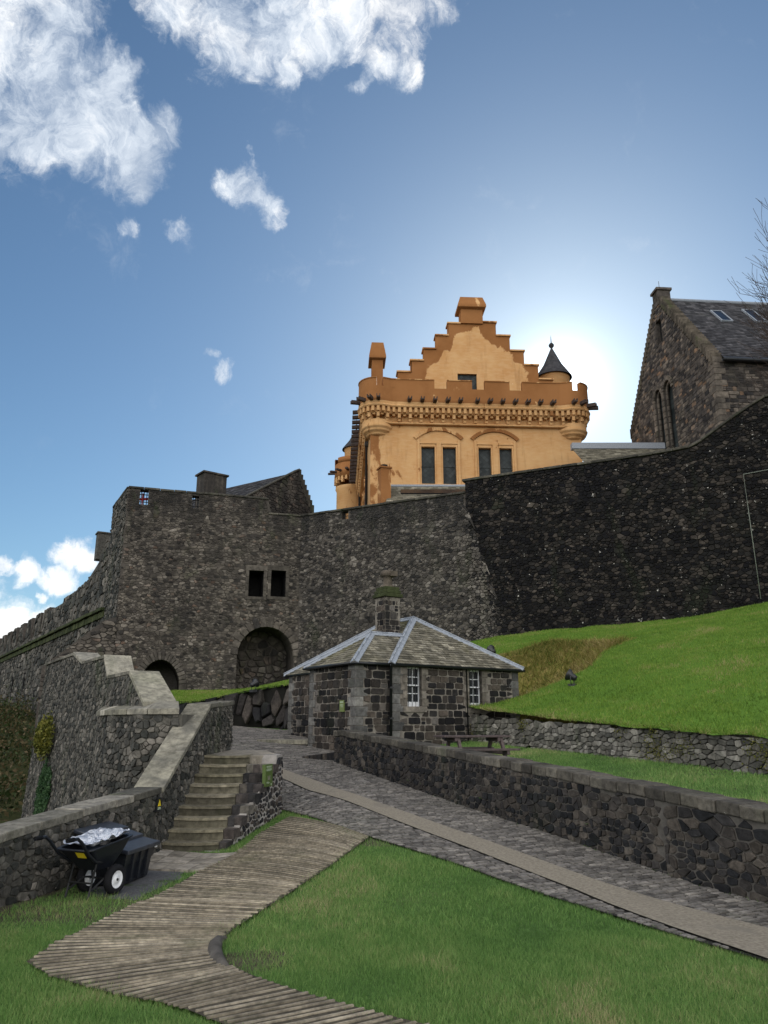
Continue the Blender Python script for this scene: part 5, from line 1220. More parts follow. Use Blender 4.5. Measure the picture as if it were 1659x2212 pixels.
# merlons between the crenels
RG, RGi, RGo = hall_ring(0), hall_ring(-.38), hall_ring(.05)
arc_ = [0]
for p, q in zip(RG, RG[1:]): arc_.append(arc_[-1]+math.dist(p, q))
def near(x, y): return arc_[min(range(len(RG)), key=lambda i: (RG[i][0]-x)**2+(RG[i][1]-y)**2)]
cren = []
for (ca_, cb_) in ((683, 748), (893, 962), (1100, 1162)):
    xA, xB = hx(dsp(ca_), 838, -OUTf)[0], hx(dsp(cb_), 838, -OUTf)[0]; cren.append((near(xA, -OUTf), near(xB, -OUTf)))
def on_t(c_, ang): return near(c_[0]+RB*math.cos(ang), c_[1]+RB*math.sin(ang))
cren.append((on_t(tl, R(262)), on_t(tl, R(287)))); cren.append((on_t(tr, R(266)), on_t(tr, R(292)))); 
cren += [(s, s+1.0) for s in np.arange(2.2, 20, 3.4)]
def P_at(ring_, s):
    k = min(len(RG)-2, max(0, int(np.searchsorted(arc_, s, 'right'))-1)); f = (s-arc_[k])/(arc_[k+1]-arc_[k]+1e-9); return (lerp(ring_[k][0], ring_[k+1][0], f), lerp(ring_[k][1], ring_[k+1][1], f))
marks = sorted(cren); segs = []; s = 0
for c0_, c1_ in marks: segs.append((s, c0_)); s = c1_
segs.append((s, arc_[-1]))
for (s0, s1) in segs:
    if s1-s0 < .2: continue
    n = max(2, int((s1-s0)/.35))
    for i in range(n):
        u0, u1 = lerp(s0, s1, i/n), lerp(s0, s1, (i+1)/n); q = [P_at(RG, u0), P_at(RG, u1), P_at(RGi, u1), P_at(RGi, u0)]; q2 = [P_at(RGo, u0), P_at(RGo, u1), P_at(hall_ring(-.42), u1) if False else P_at(RGi, u1), P_at(RGi, u0)]
        a.hexa([(x, y, zC) for x, y in q]+[(x, y, zP-.08) for x, y in q], 0, (1, .5, .5)); a.hexa([(x, y, zP-.08) for x, y in q2]+[(x, y, zP) for x, y in q2], 0, (.55, .5, .5))
hb(a, 'parapet', M['orange'])
a = Acc(); nK = int(arc_[-1]/.46)
for i in range(nK):
    s = (i+.5)*.46; p = Vector(P_at(RG, s)); d = (Vector(P_at(RG, s+.05))-Vector(P_at(RG, s-.05))).normalized(); nrm = Vector((d.y, -d.x)); nrm = nrm if (Vector(P_at(RGi, s))-p).dot(nrm) < 0 else -nrm; ang = math.atan2(d.y, d.x)
    hK = zK1-zK0; z0k = zK0+(0 if i % 2 else hK*.42)
    for (dep, za, zb_) in ((.02, zK1-hK*.40, zK1-.01), (-.16, z0k+hK*.22, zK1-hK*.40), (-.33, z0k, z0k+hK*.3)):
        if zb_ <= za: continue
        c_ = p+nrm*(dep-.3); a.box((c_.x, c_.y, (za+zb_)/2), (.25, .6, zb_-za), ang, 0, (.02+.25*rng.random(), .5, .5))
for off0, off1, z0, z1 in ((-.58, -.30, zK0-.22, zK0-.04), (-.34, -.22, zK1-(zK1-zK0)*.45, zK1)):
    sweep(a, [(off0-.3, z0), (off1-.06, z0), (off1, (z0+z1)/2), (off1-.06, z1), (off0-.3, z1)], (.1, .5, .5))
hb(a, 'corbel_table', M['orange'], bevel=.04)
for c_ in (tl, tr):      # rings under the corner turrets
    a = Acc(); z_ = zK0-.2
    a.lathe(*c_, [(.5, z_-.95), (.85, z_-.92), (.95, z_-.8), (.9, z_-.7), (1.14, z_-.66), (1.25, z_-.52), (1.2, z_-.42), (1.32, z_-.38), (1.38, z_-.22), (1.3, z_-.08), (1.32, z_+.3)], 40, col=(.25, .5, .5)); hb(a, 'turret_corbel', M['orange'])
# water spouts
for s in [near(hx(dsp(x), 870, -OUTf)[0], -OUTf) for x in (545, 615, 686, 757, 827, 898, 968, 1038, 1108, 1178, 1248, 1318)]+[on_t(tl, R(x)) for x in (198, 222, 247, 270)]+[on_t(tr, R(x)) for x in (268, 292, 318, 342)]+list(np.arange(.6, arc_[41]-1, 1.15)):
    p = Vector(P_at(RG, s)); d = (Vector(P_at(RG, s+.05))-Vector(P_at(RG, s-.05))).normalized(); nrm = Vector((d.y, -d.x)); nrm = nrm if (Vector(P_at(RGi, s))-p).dot(nrm) < 0 else -nrm
    a = Acc(); c_ = p+nrm*.32; an = math.atan2(nrm.y, nrm.x)+U(-.06, .06); a.box((c_.x, c_.y, zSp+.02), (.95, .3, .12), an, ry=.08)
    for sg in (-1, 1): q = c_+Vector((-nrm.y, nrm.x))*.12*sg; a.box((q.x, q.y, zSp+.16), (.95, .07, .2), an, ry=.08)
    hb(a, 'water_spout', M['spout'], bevel=.015)
# gable
GY = 1.7; st = []; 
def gx(cx, v=780): return hx(dsp(cx), v, GY)
cv = lambda cy: (1100+cy*.7233)/1.852
stl = [(472, 540), (545, 475), (616, 409), (686, 333), (756, 264)]; str_ = [(1022, 268), (1096, 340), (1171, 421), (1246, 498), (1320, 575)]
out = []
for x, y in stl: out.append((gx(x)[0], hx(900, cv(y), GY)[1]))
GZ = [z for _, z in out]; xL = [x for x, _ in out]; xRs = [gx(x)[0] for x, _ in str_]; zR = [hx(1100, cv(y), GY)[1] for _, y in str_]
cx0, cx1 = gx(826)[0], gx(950)[0]; zCh = hx(1020, cv(190), GY)[1]; zCt = hx(1020, cv(130), GY)[1]; zLow = zC-.6
poly = [(xL[0], zLow)]
for i in range(5): poly.append((xL[i], GZ[i])); poly.append((xL[i+1] if i < 4 else cx0, GZ[i]))
poly += [(cx0, zCh), (cx1, zCh)]
for i in range(5): poly.append((cx1 if i == 0 else xRs[i-1], zR[i])); poly.append((xRs[i], zR[i]))
poly.append((xRs[-1], zLow))
gwn = [(gx(800)[0], hx(1000, cv(655), GY)[1]), (gx(906)[0], hx(1000, cv(655), GY)[1]), (gx(906)[0], hx(1000, cv(546), GY)[1]), (gx(800)[0], hx(1000, cv(546), GY)[1])]
xc = (cx0+cx1)/2; zw_ = gwn[2][1]
def gmask(x, z):
    # pale dry patch: a diamond below the apex, widening down to the window
    t_ = (zCh-1.6-z); 
    edge = abs(x-xc-.3)-max(0, min(4.6, t_*1.05-.1)); return float(np.clip(.5+edge*.55, 0, 1))
a = Acc(); wallgrid(a, lambda x, z, o: (x, GY-o, z), xL[0], xRs[-1], zLow, zCh, 90, 70, [gwn], gmask, lambda x, z: inpoly(x, z, poly))
reveal(a, lambda x, z, o: (x, GY-o, z), gwn, .35, False, 0, col=(.3, .5, .5))
n = len(poly); a.add([(x, GY, z) for x, z in poly]+[(x, GY+.9, z) for x, z in poly], [(i, (i+1) % n, n+(i+1) % n, n+i) for i in range(n)], 0, (.7, .5, .5))
tris = tessellate_polygon([[Vector((x, z, 0)) for x, z in poly]]); a.add([(x, GY+.9, z) for x, z in poly], [tuple(t_) for t_ in tris], 0, (.6, .5, .5))
a.add([(x, GY+.003, z) for x, z in ((cx0, zCh-1.2), (cx1, zCh-1.2), (cx1, zCh), (cx0, zCh))], [(0, 1, 2, 3)], 0, (1, .5, .5)) if False else None
gb = hb(a, 'gable', M['orange'], recalc=True)
for i in range(5):
    x0, x1 = xL[i], (xL[i+1] if i < 4 else cx0); a = Acc(); a.box(((x0+x1)/2-.05, GY+.45, GZ[i]+.06), (x1-x0+.12, 1.15, .16), 0, 0, (.35, .5, .5)); o = a.build('crow_step', M['orange'], bevel=.03); o.parent = gb
    x0, x1 = (cx1 if i == 0 else xRs[i-1]), xRs[i]; a = Acc(); a.box(((x0+x1)/2+.05, GY+.45, zR[i]+.06), (x1-x0+.12, 1.15, .16), 0, 0, (.35, .5, .5)); o = a.build('crow_step', M['orange'], bevel=.03); o.parent = gb
a = Acc(); a.add([(gwn[i][0], GY+.25, gwn[i][1]) for i in range(4)], [(0, 1, 2, 3)]); o = a.build('gable_window', M['leaded']); o.parent = gb
def stack(acc, cx, cy, wx, wy, z0, z1, capz):
    acc.box((cx, cy, (z0+z1)/2), (wx, wy, z1-z0), 0, 0, (1, .5, .5))
    p0, p1 = wx/2+.02, wx/2+.28; q0, q1 = wy/2+.02, wy/2+.28; zz = [(0, z1-.02), (.27, z1+.10), (.30, z1+.16), (.29, z1+.38), (.04, capz)]
    r_ = [[(cx+sx_*(wx/2+e_), cy+sy_*(wy/2+e_), z) for sx_, sy_ in ((-1, -1), (1, -1), (1, 1), (-1, 1))] for e_, z in zz]; vs = [p for q in r_ for p in q]
    acc.add(vs, [(k*4+i, k*4+(i+1) % 4, k*4+4+(i+1) % 4, k*4+4+i) for k in range(4) for i in range(4)]+[tuple(16+i for i in range(4)), (3, 2, 1, 0)], 0, (.8, .5, .5))
a = Acc(); stack(a, xc, GY+.5, cx1-cx0-.04, 1.35, zCh-1.5, zCh-.1, zCt); hb(a, 'chimney_stack', M['orange'], recalc=True)
x0, z0 = hx(dsp(328), cv(590), 9.0); x1, _ = hx(dsp(389), cv(590), 9.0); zt1 = hx(810, cv(468), 9.0)[1]; zt2 = hx(810, cv(383), 9.0)[1]
a = Acc(); stack(a, (x0+x1)/2, 9.6, x1-x0, 1.9, zC-1, zt1-.2, zt2); hb(a, 'chimney_stack', M['orange'], recalc=True)
# main roof behind the gable
a = Acc(); zr = zR[0]-.6; rz0 = zC-.2
for poly3 in (((1.2, GY+.9, rz0), (1.2, HL-1, rz0), (xc, HL-1, zr), (xc, GY+.9, zr)), ((W_-1.2, GY+.9, rz0), (W_-1.2, HL-1, rz0), (xc, HL-1, zr), (xc, GY+.9, zr)), ((1.2, HL-1, rz0), (W_-1.2, HL-1, rz0), (xc, HL-1, zr))): a.add(list(poly3), [tuple(range(len(poly3)))])
a.add([(.1, -.3, zC-.7), (W_-.1, -.3, zC-.7), (W_-.1, HL-1, zC-.7), (.1, HL-1, zC-.7)], [(0, 1, 2, 3)]); hb(a, 'roof', M['darkslate'], recalc=True)
# conical cap turrets
def captur(acc_o, acc_s, cx, cy, r, z0, zb_, za, fin=.9, col=.12):
    acc_o.lathe(cx, cy, [(r, z0), (r, zb_-.25), (r+.06, zb_-.2), (r+.06, zb_)], 28, col=(col, .5, .5))
    acc_s.lathe(cx, cy, [(r+.3, zb_-.05), (r+.26, zb_+.06), (r*.62, lerp(zb_, za, .42)), (.07, za)], 28)
    acc_s.lathe(cx, cy, [(.05, za-.1), (.1, za), (.24, za+.18), (.26, za+.32), (.15, za+.48), (.05, za+.55), (.03, za+fin+.5), (0, za+fin+.9)], 12)
ty = 4.2; tx = (hx(dsp(1252), cv(600), ty)[0]+hx(dsp(1417), cv(600), ty)[0])/2; rr = (hx(dsp(1417), cv(600), ty)[0]-hx(dsp(1252), cv(600), ty)[0])/2
zb_ = hx(1190, cv(572), ty)[1]; za = hx(1190, cv(405), ty)[1]; a, b = Acc(), Acc(); captur(a, b, tx, ty, rr, zC-1, zb_, za, .5); tu = hb(a, 'round_turret', M['orange']); o = b.build('conical_roof', M['darkslate']); o.parent = tu
# far-left turret at the back corner
fy = HL-2.0; fxl = hx(dsp(124), cv(1060), fy)[0]; fr_ = 2.0; fcx = fxl+fr_; zT = [hx(730, cv(y), fy)[1] for y in (1030, 1060, 1110, 1150, 1190, 960, 845)]
a, b = Acc(), Acc(); a.lathe(fcx, fy, [(fr_-.25, -1.5), (fr_-.25, zT[4]-.3), (fr_-.1, zT[4]), (fr_-.15, zT[4]+.2)], 36, col=(.1, .5, .5)); a.lathe(fcx, fy, [(fr_-.3, zT[3]+.3), (fr_+.05, zT[3]+.35), (fr_, zT[2]), (fr_, zT[1]), (fr_-.35, zT[1]), (fr_-.35, zT[2])], 36, col=(.9, .5, .5))
for i in range(26): an = 2*pi*i/26; a.box((fcx+(fr_-.12)*math.cos(an), fy+(fr_-.12)*math.sin(an), zT[3]+(.0 if i % 2 else .15)), (.34, .26, .7 if i % 2 else .45), an, 0, (.15, .5, .5))
for m0, m1 in ((150, 195), (215, 262), (280, 330), (350, 395), (60, 110)):
    a.lathe(fcx, fy, [(fr_-.35, zT[1]), (fr_, zT[1]), (fr_+.02, zT[0]), (fr_-.35, zT[0])], 8, R(m0), R(m1), col=(1, .5, .5))
captur(a, b, fcx+.45, fy+.3, 1.35, zT[1]-1, zT[5], zT[6], .6, .3)
tu = hb(a, 'round_turret', M['orange']); o = b.build('conical_roof', M['darkslate']); o.parent = tu
for an in (185, 205, 228, 255): 
    a = Acc(); an = R(an); a.box((fcx+(fr_+.3)*math.cos(an), fy+(fr_+.3)*math.sin(an), zT[3]+1.0), (.95, .3, .2), an, ry=.08); hb(a, 'water_spout', M['spout'], bevel=.02)
# side wall arched windows and rainwater pipe
for y in (5.2, 10.2, 15.2, 20.2):
    P = arch_pts(y, y+2.3, -1, zK0-2.6, zK0-1.5, 8); sfl = lambda s, z, o: (-.02-o, s, z); a = Acc(); n = len(P)
    a.hexa([sfl(x, z, 0) for x, z in ((y, -1), (y+2.3, -1), (y+2.3, zK0-2.6), (y, zK0-2.6))]+[sfl(x, z, .03) for x, z in ((y, -1), (y+2.3, -1), (y+2.3, zK0-2.6), (y, zK0-2.6))], 1)
    ring(a, sfl, P, .35, .16, 1, n-1, .0, .4, .05); keep = hb(a, 'side_window', [M['orange'], M['leaded']], recalc=True)
a = Acc(); a.tube([(-.2, 3.6, zK0-.6), (-.2, 3.6, -1)], .11, 8); a.box((-.2, 3.6, zK0-.6), (.3, .4, .4)); hb(a, 'downpipe', M['ironw'])
a = Acc(); a.tube([(-.3, HL-4.8, zT[3]+.6), (-.3, HL-4.8, -1)], .14, 8); a.box((-.3, HL-4.8, zT[3]-.6), (.5, .5, .5)); hb(a, 'downpipe', M['ironw'])

# low buildings between the wall and the hall
lt = thing('lean_to', 'dark slated lean-to below the hall windows with a small ochre chimney', 'building', (4, 56, 13))
x0, _, zt_ = at(dsp(435), cv(1171), 57.5); x1 = at(dsp(900), cv(1171), 57.5)[0]; xl0 = at(dsp(372), cv(1200), 54)[0]
a = Acc(); zR2 = zt_; a.add([(x0-.6, 53.5, zR2-2.9), (x1+3, 53.5, zR2-2.9), (x1+3, 57.5, zR2), (x0, 57.5, zR2)], [(0, 1, 2, 3)]); slates(a, [(x0-.6, 53.5, zR2-2.9), (x1+3, 53.5, zR2-2.9), (x1+3, 57.5, zR2), (x0, 57.5, zR2)], .3, .4, 0, .03, .02); keep_parent(a.build('roof', M['slate']), lt)
a = Acc(); a.box(((x0+x1)/2+1.5, 57.52, zR2+.06), (x1-x0+3.4, .3, .16)); keep_parent(a.build('ridge', M['lead']), lt)
a = Acc(); y_ = 56.3; zz_ = zR2-2.9*(57.5-y_)/4; a.box((at(dsp(712), cv(1190), y_)[0], y_, zz_+.08), (6.2, .9, .12), 0, rx=math.atan(2.9/4)); keep_parent(a.build('rooflight', M['glass']), lt)
a = Acc(); a.prism([(x0-.3, 53.8), (x1+3, 53.8), (x1+3, 58), (x0-.3, 58)], 10, lambda x, y: zR2-3.0+(y-53.8)*.68 if y < 55 else zR2-.15, 0, (.6, .5, .5)); keep_parent(a.build('wall', M['tower']), lt)
cx2, cy2, zc2 = at(dsp(397), cv(1075), 55.5); wC = .95*1.0; a = Acc(); stw = (at(dsp(434), 1040, 55.5)[0]-at(dsp(362), 1040, 55.5)[0])/1.25
a.box((cx2, cy2, (zc2+zR2-3.5)/2), (stw, stw, zc2-(zR2-3.5)), R(20), 0, (.7, .5, .5)); a.box((cx2, cy2, zc2+.05), (stw+.16, stw+.16, .12), R(20), 0, (1, .5, .5)); chl = a.build('chimney', M['orange']); keep_parent(chl, lt)
a = Acc(); a.lathe(cx2, cy2, [(.22, zc2+.1), (.22, zc2+.3), (.28, zc2+.32), (.0, zc2+.4)], 12); sub(a, 'chimney_pot', M['ironw'], chl)
x0, _, zt_ = at(1250, 968, 58.5); x1 = at(1380, 966, 58.5)[0]; a = Acc(); slates(a, [(x0-.6, 54.5, zt_-2.8), (x1+2, 54.5, zt_-2.8), (x1+2, 58.5, zt_), (x0-.6, 58.5, zt_)], .3, .4, 0, .03, .02)
lo = thing('low_range', 'low slated roof range behind the black wall between the hall and the dark chapel', 'building', (x0+2, 56, 13)); keep_parent(a.build('roof', M['slate']), lo)
a = Acc(); a.box(((x0+x1)/2+.7, 58.45, zt_+.1), (x1-x0+2.6, .6, .5)); keep_parent(a.build('ridge', M['lead']), lo); a = Acc(); a.prism([(x0-.5, 54.8), (x1+2, 54.8), (x1+2, 59), (x0-.5, 59)], 10, zt_-2.9, 0); keep_parent(a.build('wall', M['tower']), lo)

# ------------------------------------------------------------ chapel
cn, cf = Vector((23.5, 50.0)), Vector((22.3, 65.0)); gd = (cf-cn); GLn = gd.length; gd.normalize(); sd_ = Vector((gd.y, -gd.x)); zE = zat(772, 50, 1540); zA_ = zE+9.6
chp = thing('chapel', 'dark stone chapel with a steep crow-stepped gable and two tall arched windows', 'chapel', (23.5, 50, 14))
gp = Path([tuple(cn), tuple(cf)], -1); gs_ = gp.surf(); midS = GLn/2
def gzt(s): return zE+(1-abs(s-midS)/midS)*(zA_-zE)
def arch_at(ua, ub, vt):
    s0, _ = hit(cn, cf, ub, 900); s1, _ = hit(cn, cf, ua, 900); zt_ = hit(cn, cf, (ua+ub)/2, vt)[1]; return arch_pts(s0, s1, 17, zt_-.95, zt_, 12)
aw = [arch_at(1419, 1436, 836), arch_at(1440, 1459, 813)]
sw = hit(cn, cf, 1424, 715); slit = [(sw[0]-.45, sw[1]-1.1), (sw[0]+.45, sw[1]-1.1), (sw[0]+.45, sw[1]+1.0), (sw[0]-.45, sw[1]+1.0)]
a = Acc(); face_mesh(a, gs_, 0, GLn, cst(12), gzt, aw+[slit], 1, n=40)
for h_ in aw+[slit]: reveal(a, gs_, h_, .5, False, 0)
lay(a, gs_, 0, GLn, cst(15), gzt, .42, .26, .02, .03, 1.6, holes=[[(x, z) for x, z in h_] for h_ in aw+[slit]], hvar=(.7, 1.3), squared=True)
keep_parent(a.build('gable_wall', [M['chapel'], M['mort_tower']]), chp)
for h_, nm in ((aw[0], 0), (aw[1], 1)):
    a = Acc(); ring(a, gs_, h_, .34, .14, 1, len(h_)-1, .0, .5, .02); ring(a, gs_, h_, -.22, -.1, 1, len(h_)-1, .25, .5, .02)
    keep_parent(a.build('window_surround', M['dress'], recalc=True, bevel=.03), chp)
    P = h_; a = Acc(); tr_ = tessellate_polygon([[Vector((x, z, 0)) for x, z in P]]); a.add([gs_(x, z, -.42) for x, z in P], [tuple(t_) for t_ in tr_]); keep_parent(a.build('arched_window', M['leaded']), chp)
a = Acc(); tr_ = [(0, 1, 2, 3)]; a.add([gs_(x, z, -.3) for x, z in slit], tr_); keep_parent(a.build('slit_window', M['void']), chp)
SL = 34; sp = Path([tuple(cn), tuple(cn+sd_*SL)], 1); a = Acc()
solid(a, sp, cst(12), cst(zE-.2), .6, 1, 6); lay(a, sp.surf(), .3, SL, cst(14), cst(zE-.2), .5, .24, .02, .03, 1.6, squared=True); keep_parent(a.build('side_wall', [M['chapel'], M['mort_tower']]), chp)
a = Acc(); z = 13; k = 0
while z < zE-.1:
    h_ = .45; la, lb = (.8, .45) if k % 2 else (.45, .8); q = [cn-sd_*.06-gd*.06, cn+sd_*la-gd*.06, cn+sd_*la+gd*.1, cn-sd_*.06+gd*lb]; a.hexa([(p.x, p.y, z+.01) for p in q]+[(p.x, p.y, z+h_-.01) for p in q], 0, (rng.random(), .5, .5)); z += h_; k += 1
keep_parent(a.build('quoins', M['dress'], bevel=.02), chp)
# crow steps
a = Acc(); nst = 30
for sgn in (0, 1):
    for i in range(nst):
        s0, s1 = midS*i/nst, midS*(i+1)/nst; z1 = gzt(s1)+.10; z0 = gzt(s0)-.5
        if sgn: s0, s1 = GLn-s1, GLn-s0
        q = [gs_(s, 0, o) for s, o in ((s0+.01, .1), (s1-.01, .1), (s1-.01, -.7), (s0+.01, -.7))]; a.hexa([(x, y, z0) for x, y, _ in q]+[(x, y, z1) for x, y, _ in q], 0, (rng.random()*.8, rng.random(), .5))
keep_parent(a.build('crow_steps', M['crow'], bevel=.03), chp)
c_ = gs_(midS, 0, -.45); a = Acc(); zc_ = zA_+.15; an = math.atan2(gd.y, gd.x); zc_ -= .75; a.box((c_[0], c_[1], zc_+.1), (1.0, 1.1, 1.3), an); a.box((c_[0], c_[1], zc_+.86), (1.25, 1.35, .22), an); a.box((c_[0]-.2, c_[1], zc_+1.08), (.45, .45, .28), an); a.tube([(c_[0]-.1, c_[1], zc_+1.0), (c_[0]-.1, c_[1], zc_+1.9)], .025, 5)
keep_parent(a.build('apex_block', M['chapel'], bevel=.03), chp)
ri = lambda s, o: (cn+gd*s+sd_*o)
e0, e1 = cn+sd_*.6-gd*.35, cn+sd_*SL-gd*.35; r0, r1 = cn+gd*midS+sd_*.6, cn+gd*midS+sd_*SL; zrr = zA_-.5; f0, f1 = cn+gd*(GLn+.3)+sd_*.6, cn+gd*(GLn+.3)+sd_*SL
a = Acc(); slates(a, [(e0.x, e0.y, zE-.15), (e1.x, e1.y, zE-.15), (r1.x, r1.y, zrr), (r0.x, r0.y, zrr)], .33, .4, 0, .03, .02); a.add([(f0.x, f0.y, zE), (f1.x, f1.y, zE), (r1.x, r1.y, zrr), (r0.x, r0.y, zrr)], [(0, 1, 2, 3)]); keep_parent(a.build('roof', M['darkslate']), chp)
a = Acc(); a.tube([(r0.x, r0.y, zrr+.04), (r1.x, r1.y, zrr+.04)], .16, 8); keep_parent(a.build('ridge', M['lead']), chp)
a = Acc(); a.tube([(e0.x-.1, e0.y-.05, zE-.28), (e1.x, e1.y-.05, zE-.28)], .16, 8); keep_parent(a.build('gutter', M['iron']), chp)
nrm_ = Vector((sd_.x, sd_.y, 0)).cross(Vector(((r0-e0).x, (r0-e0).y, zrr-zE+.15))).normalized(); 
for (ua, ub, va, vb) in ((1539, 1577, 674, 696), (1612, 1652, 672, 698)):
    # on the roof plane: solve for the parameters under the two sight lines
    def onroof(u, v):
        a_, b_ = ray(u, v); d3 = Vector((a_, 1, b_)); o3 = Vector((e0.x, e0.y, zE-.15)); n3 = nrm_; t_ = (o3-Vector((0, 0, H))).dot(n3)/d3.dot(n3); p = Vector((0, 0, H))+d3*t_-o3
        ex = Vector((sd_.x, sd_.y, 0)); ey = Vector(((r0-e0).x, (r0-e0).y, zrr-zE+.15)).normalized(); return p.dot(ex), p.dot(ey), ex, ey, o3
    A_ = onroof(ua+8, va); B_ = onroof(ub-8, vb); s0, s1 = min(A_[0], B_[0])-.4, max(A_[0], B_[0])+.1; t0, t1 = min(A_[1], B_[1]), max(A_[1], B_[1]); s1 = s0+.95; ex, ey, o3 = A_[2:]; up = nrm_ if nrm_.z > 0 else -nrm_
    def qd(acc, sa, sb, ta, tb, h0, h1): acc.hexa([tuple(o3+ex*s+ey*t_+up*h0) for s, t_ in ((sa, ta), (sb, ta), (sb, tb), (sa, tb))]+[tuple(o3+ex*s+ey*t_+up*h1) for s, t_ in ((sa, ta), (sb, ta), (sb, tb), (sa, tb))])
    a = Acc(); w__ = .09; qd(a, s0, s0+w__, t0, t1, 0, .16); qd(a, s1-w__, s1, t0, t1, 0, .16); qd(a, s0+w__, s1-w__, t0, t0+w__, 0, .155); qd(a, s0+w__, s1-w__, t1-w__, t1, 0, .155)
    fr = a.build('rooflight', M['lead'], recalc=True); keep_parent(fr, chp); a = Acc(); qd(a, s0+.05, s1-.05, t0+.05, t1-.05, .05, .12); sub(a, 'pane', M['glass'], fr, recalc=True)

# gabled building above the curtain wall at left
gb_ = thing('gabled_building', 'dark gabled roof end with small crow steps rising behind the gate tower', 'building', (-8, 60, 13))
Lp, Rp = Vector((-10.9, 57.1)), Vector((-5.93, 62.4)); dd = (Rp-Lp); GL_ = dd.length; Pk = hit(Lp, Rp, 646, 1015); zRr = hit(Lp, Rp, 677, 1103)[1]; zLl = hit(Lp, Rp, 544, 1067)[1]; sLl = hit(Lp, Rp, 544, 1067)[0]
pgp = Path([tuple(Lp), tuple(Rp)], 1); prof_ = interp([(0, zLl+(zLl-Pk[1])/(sLl-Pk[0])*(0-sLl)), (Pk[0], Pk[1]), (GL_, zRr)])
a = Acc(); solid(a, pgp, cst(10), prof_, .7, 1, 20); lay(a, pgp.surf(), 0, GL_, cst(13), prof_, .42, .22, .02, .05, 1.5); keep_parent(a.build('gable_wall', [M['tower'], M['mort_dark']]), gb_)
a = Acc()
for i in range(8): s0, s1 = lerp(Pk[0], GL_, i/8), lerp(Pk[0], GL_, (i+1)/8); q = [pgp.surf()(s, 0, o) for s, o in ((s0, .08), (s1, .08), (s1, -.8), (s0, -.8))]; a.hexa([(x, y, prof_(s1)-.6) for x, y, _ in q]+[(x, y, prof_(s0)+.06) for x, y, _ in q], 0, (rng.random(), .5, .5))
a_ = pgp.surf(); q = [a_(s, 0, o) for s, o in ((0, .12), (Pk[0], .12), (Pk[0], -.6), (0, -.6))]; zz_ = [prof_(0), Pk[1], Pk[1], prof_(0)]; a.hexa([(x, y, z-.02) for (x, y, _), z in zip(q, zz_)]+[(x, y, z+.12) for (x, y, _), z in zip(q, zz_)])
keep_parent(a.build('crow_steps', M['darkcoping'], bevel=.03), gb_)
pk = Vector(a_(Pk[0], 0, -.5)[:2]); rd_ = Vector((-8.5, 5.7)).normalized(); fe = pk+rd_*10.2; el = Vector(a_(0, 0, -.2)[:2]); fl_ = el+rd_*10.2; a = Acc()
slates(a, [(el.x, el.y, prof_(0)-.1), (fl_.x, fl_.y, prof_(0)-.1), (fe.x, fe.y, Pk[1]-.12), (pk.x, pk.y, Pk[1]-.12)], .35, .42, 0, .03, .02)
rr_ = Vector(a_(GL_, 0, -.5)[:2]); fr2 = rr_+rd_*10.2; a.add([(rr_.x, rr_.y, zRr), (fr2.x, fr2.y, zRr), (fe.x, fe.y, Pk[1]-.12), (pk.x, pk.y, Pk[1]-.12)], [(0, 1, 2, 3)]); keep_parent(a.build('roof', M['darkslate']), gb_)

# ------------------------------------------------------------ wheelbarrow
def frame(o, fx, k=1.0, kz=None):
    kz = kz or k           # local frame: x = forward, y = left, z up
    f = Vector(fx).normalized(); l = Vector((-f.y, f.x)); return lambda x, y, z: (o[0]+(f.x*x+l.x*y)*k, o[1]+(f.y*x+l.y*y)*k, o[2]+z*kz)
bo = (-3.53, 10.2, g(-3.53, 10.2)+.01); wb = thing('wheelbarrow', 'black two-wheeled wheelbarrow with white hubs, its tray lined with crumpled silver sheet', 'wheelbarrow', bo)
T_ = frame(bo, (.36, .933), .76, .9)
def ring4(x0, x1, y0, y1, z0, z1=None): z1 = z0 if z1 is None else z1; return [(x0, y0, z0), (x1, y0, z1), (x1, y1, z1), (x0, y1, z0)]
def roundrect(x0, x1, y0, y1, r, z, tilt=0, n=5):
    P = []
    for cx, cy, a0 in ((x1-r, y0+r, -90), (x1-r, y1-r, 0), (x0+r, y1-r, 90), (x0+r, y0+r, 180)):
        for i in range(n+1): an = R(a0+90*i/n); x = cx+r*math.cos(an); P.append((x, cy+r*math.sin(an), z+tilt*x))
    return P
a = Acc(); rings = [roundrect(-.18, .22, -.17, .17, .05, .34), roundrect(-.36, .36, -.28, .28, .08, .52, .06), roundrect(-.52, .46, -.34, .34, .10, .66, .10), roundrect(-.55, .49, -.37, .37, .11, .665, .10), roundrect(-.55, .49, -.37, .37, .11, .685, .10), roundrect(-.50, .44, -.32, .32, .09, .685, .10), roundrect(-.34, .34, -.26, .26, .07, .56, .06)]
n = len(rings[0]); a.add([T_(*p) for r_ in rings for p in r_], [(k*n+i, k*n+(i+1) % n, (k+1)*n+(i+1) % n, (k+1)*n+i) for k in range(len(rings)-1) for i in range(n)]+[tuple(range(n-1, -1, -1)), tuple((len(rings)-1)*n+i for i in range(n))], 0, sm=False)
tray = a.build('tray', M['black'], recalc=True, bevel=.006); keep_parent(tray, wb)
a = Acc(); nx, ny = 26, 20; vs = []
for j in range(ny+1):
    for i in range(nx+1):
        x, y = lerp(-.5, .45, i/nx), lerp(-.33, .33, j/ny); ed_ = min(i, nx-i, j*1.3, (ny-j)*1.3)/nx*2
        z = .715+.10*x+(.03-.08*min(1, ed_*1.6))*1+.035*mnoise.noise(Vector((x*7, y*7, 0)))*(1)+.035*abs(mnoise.noise(Vector((x*16, y*13, 3)))); r_ = 1-.12*(abs(x/.5)**4)*(abs(y/.33)**4)
        vs.append(T_(x*r_, y*r_, z))
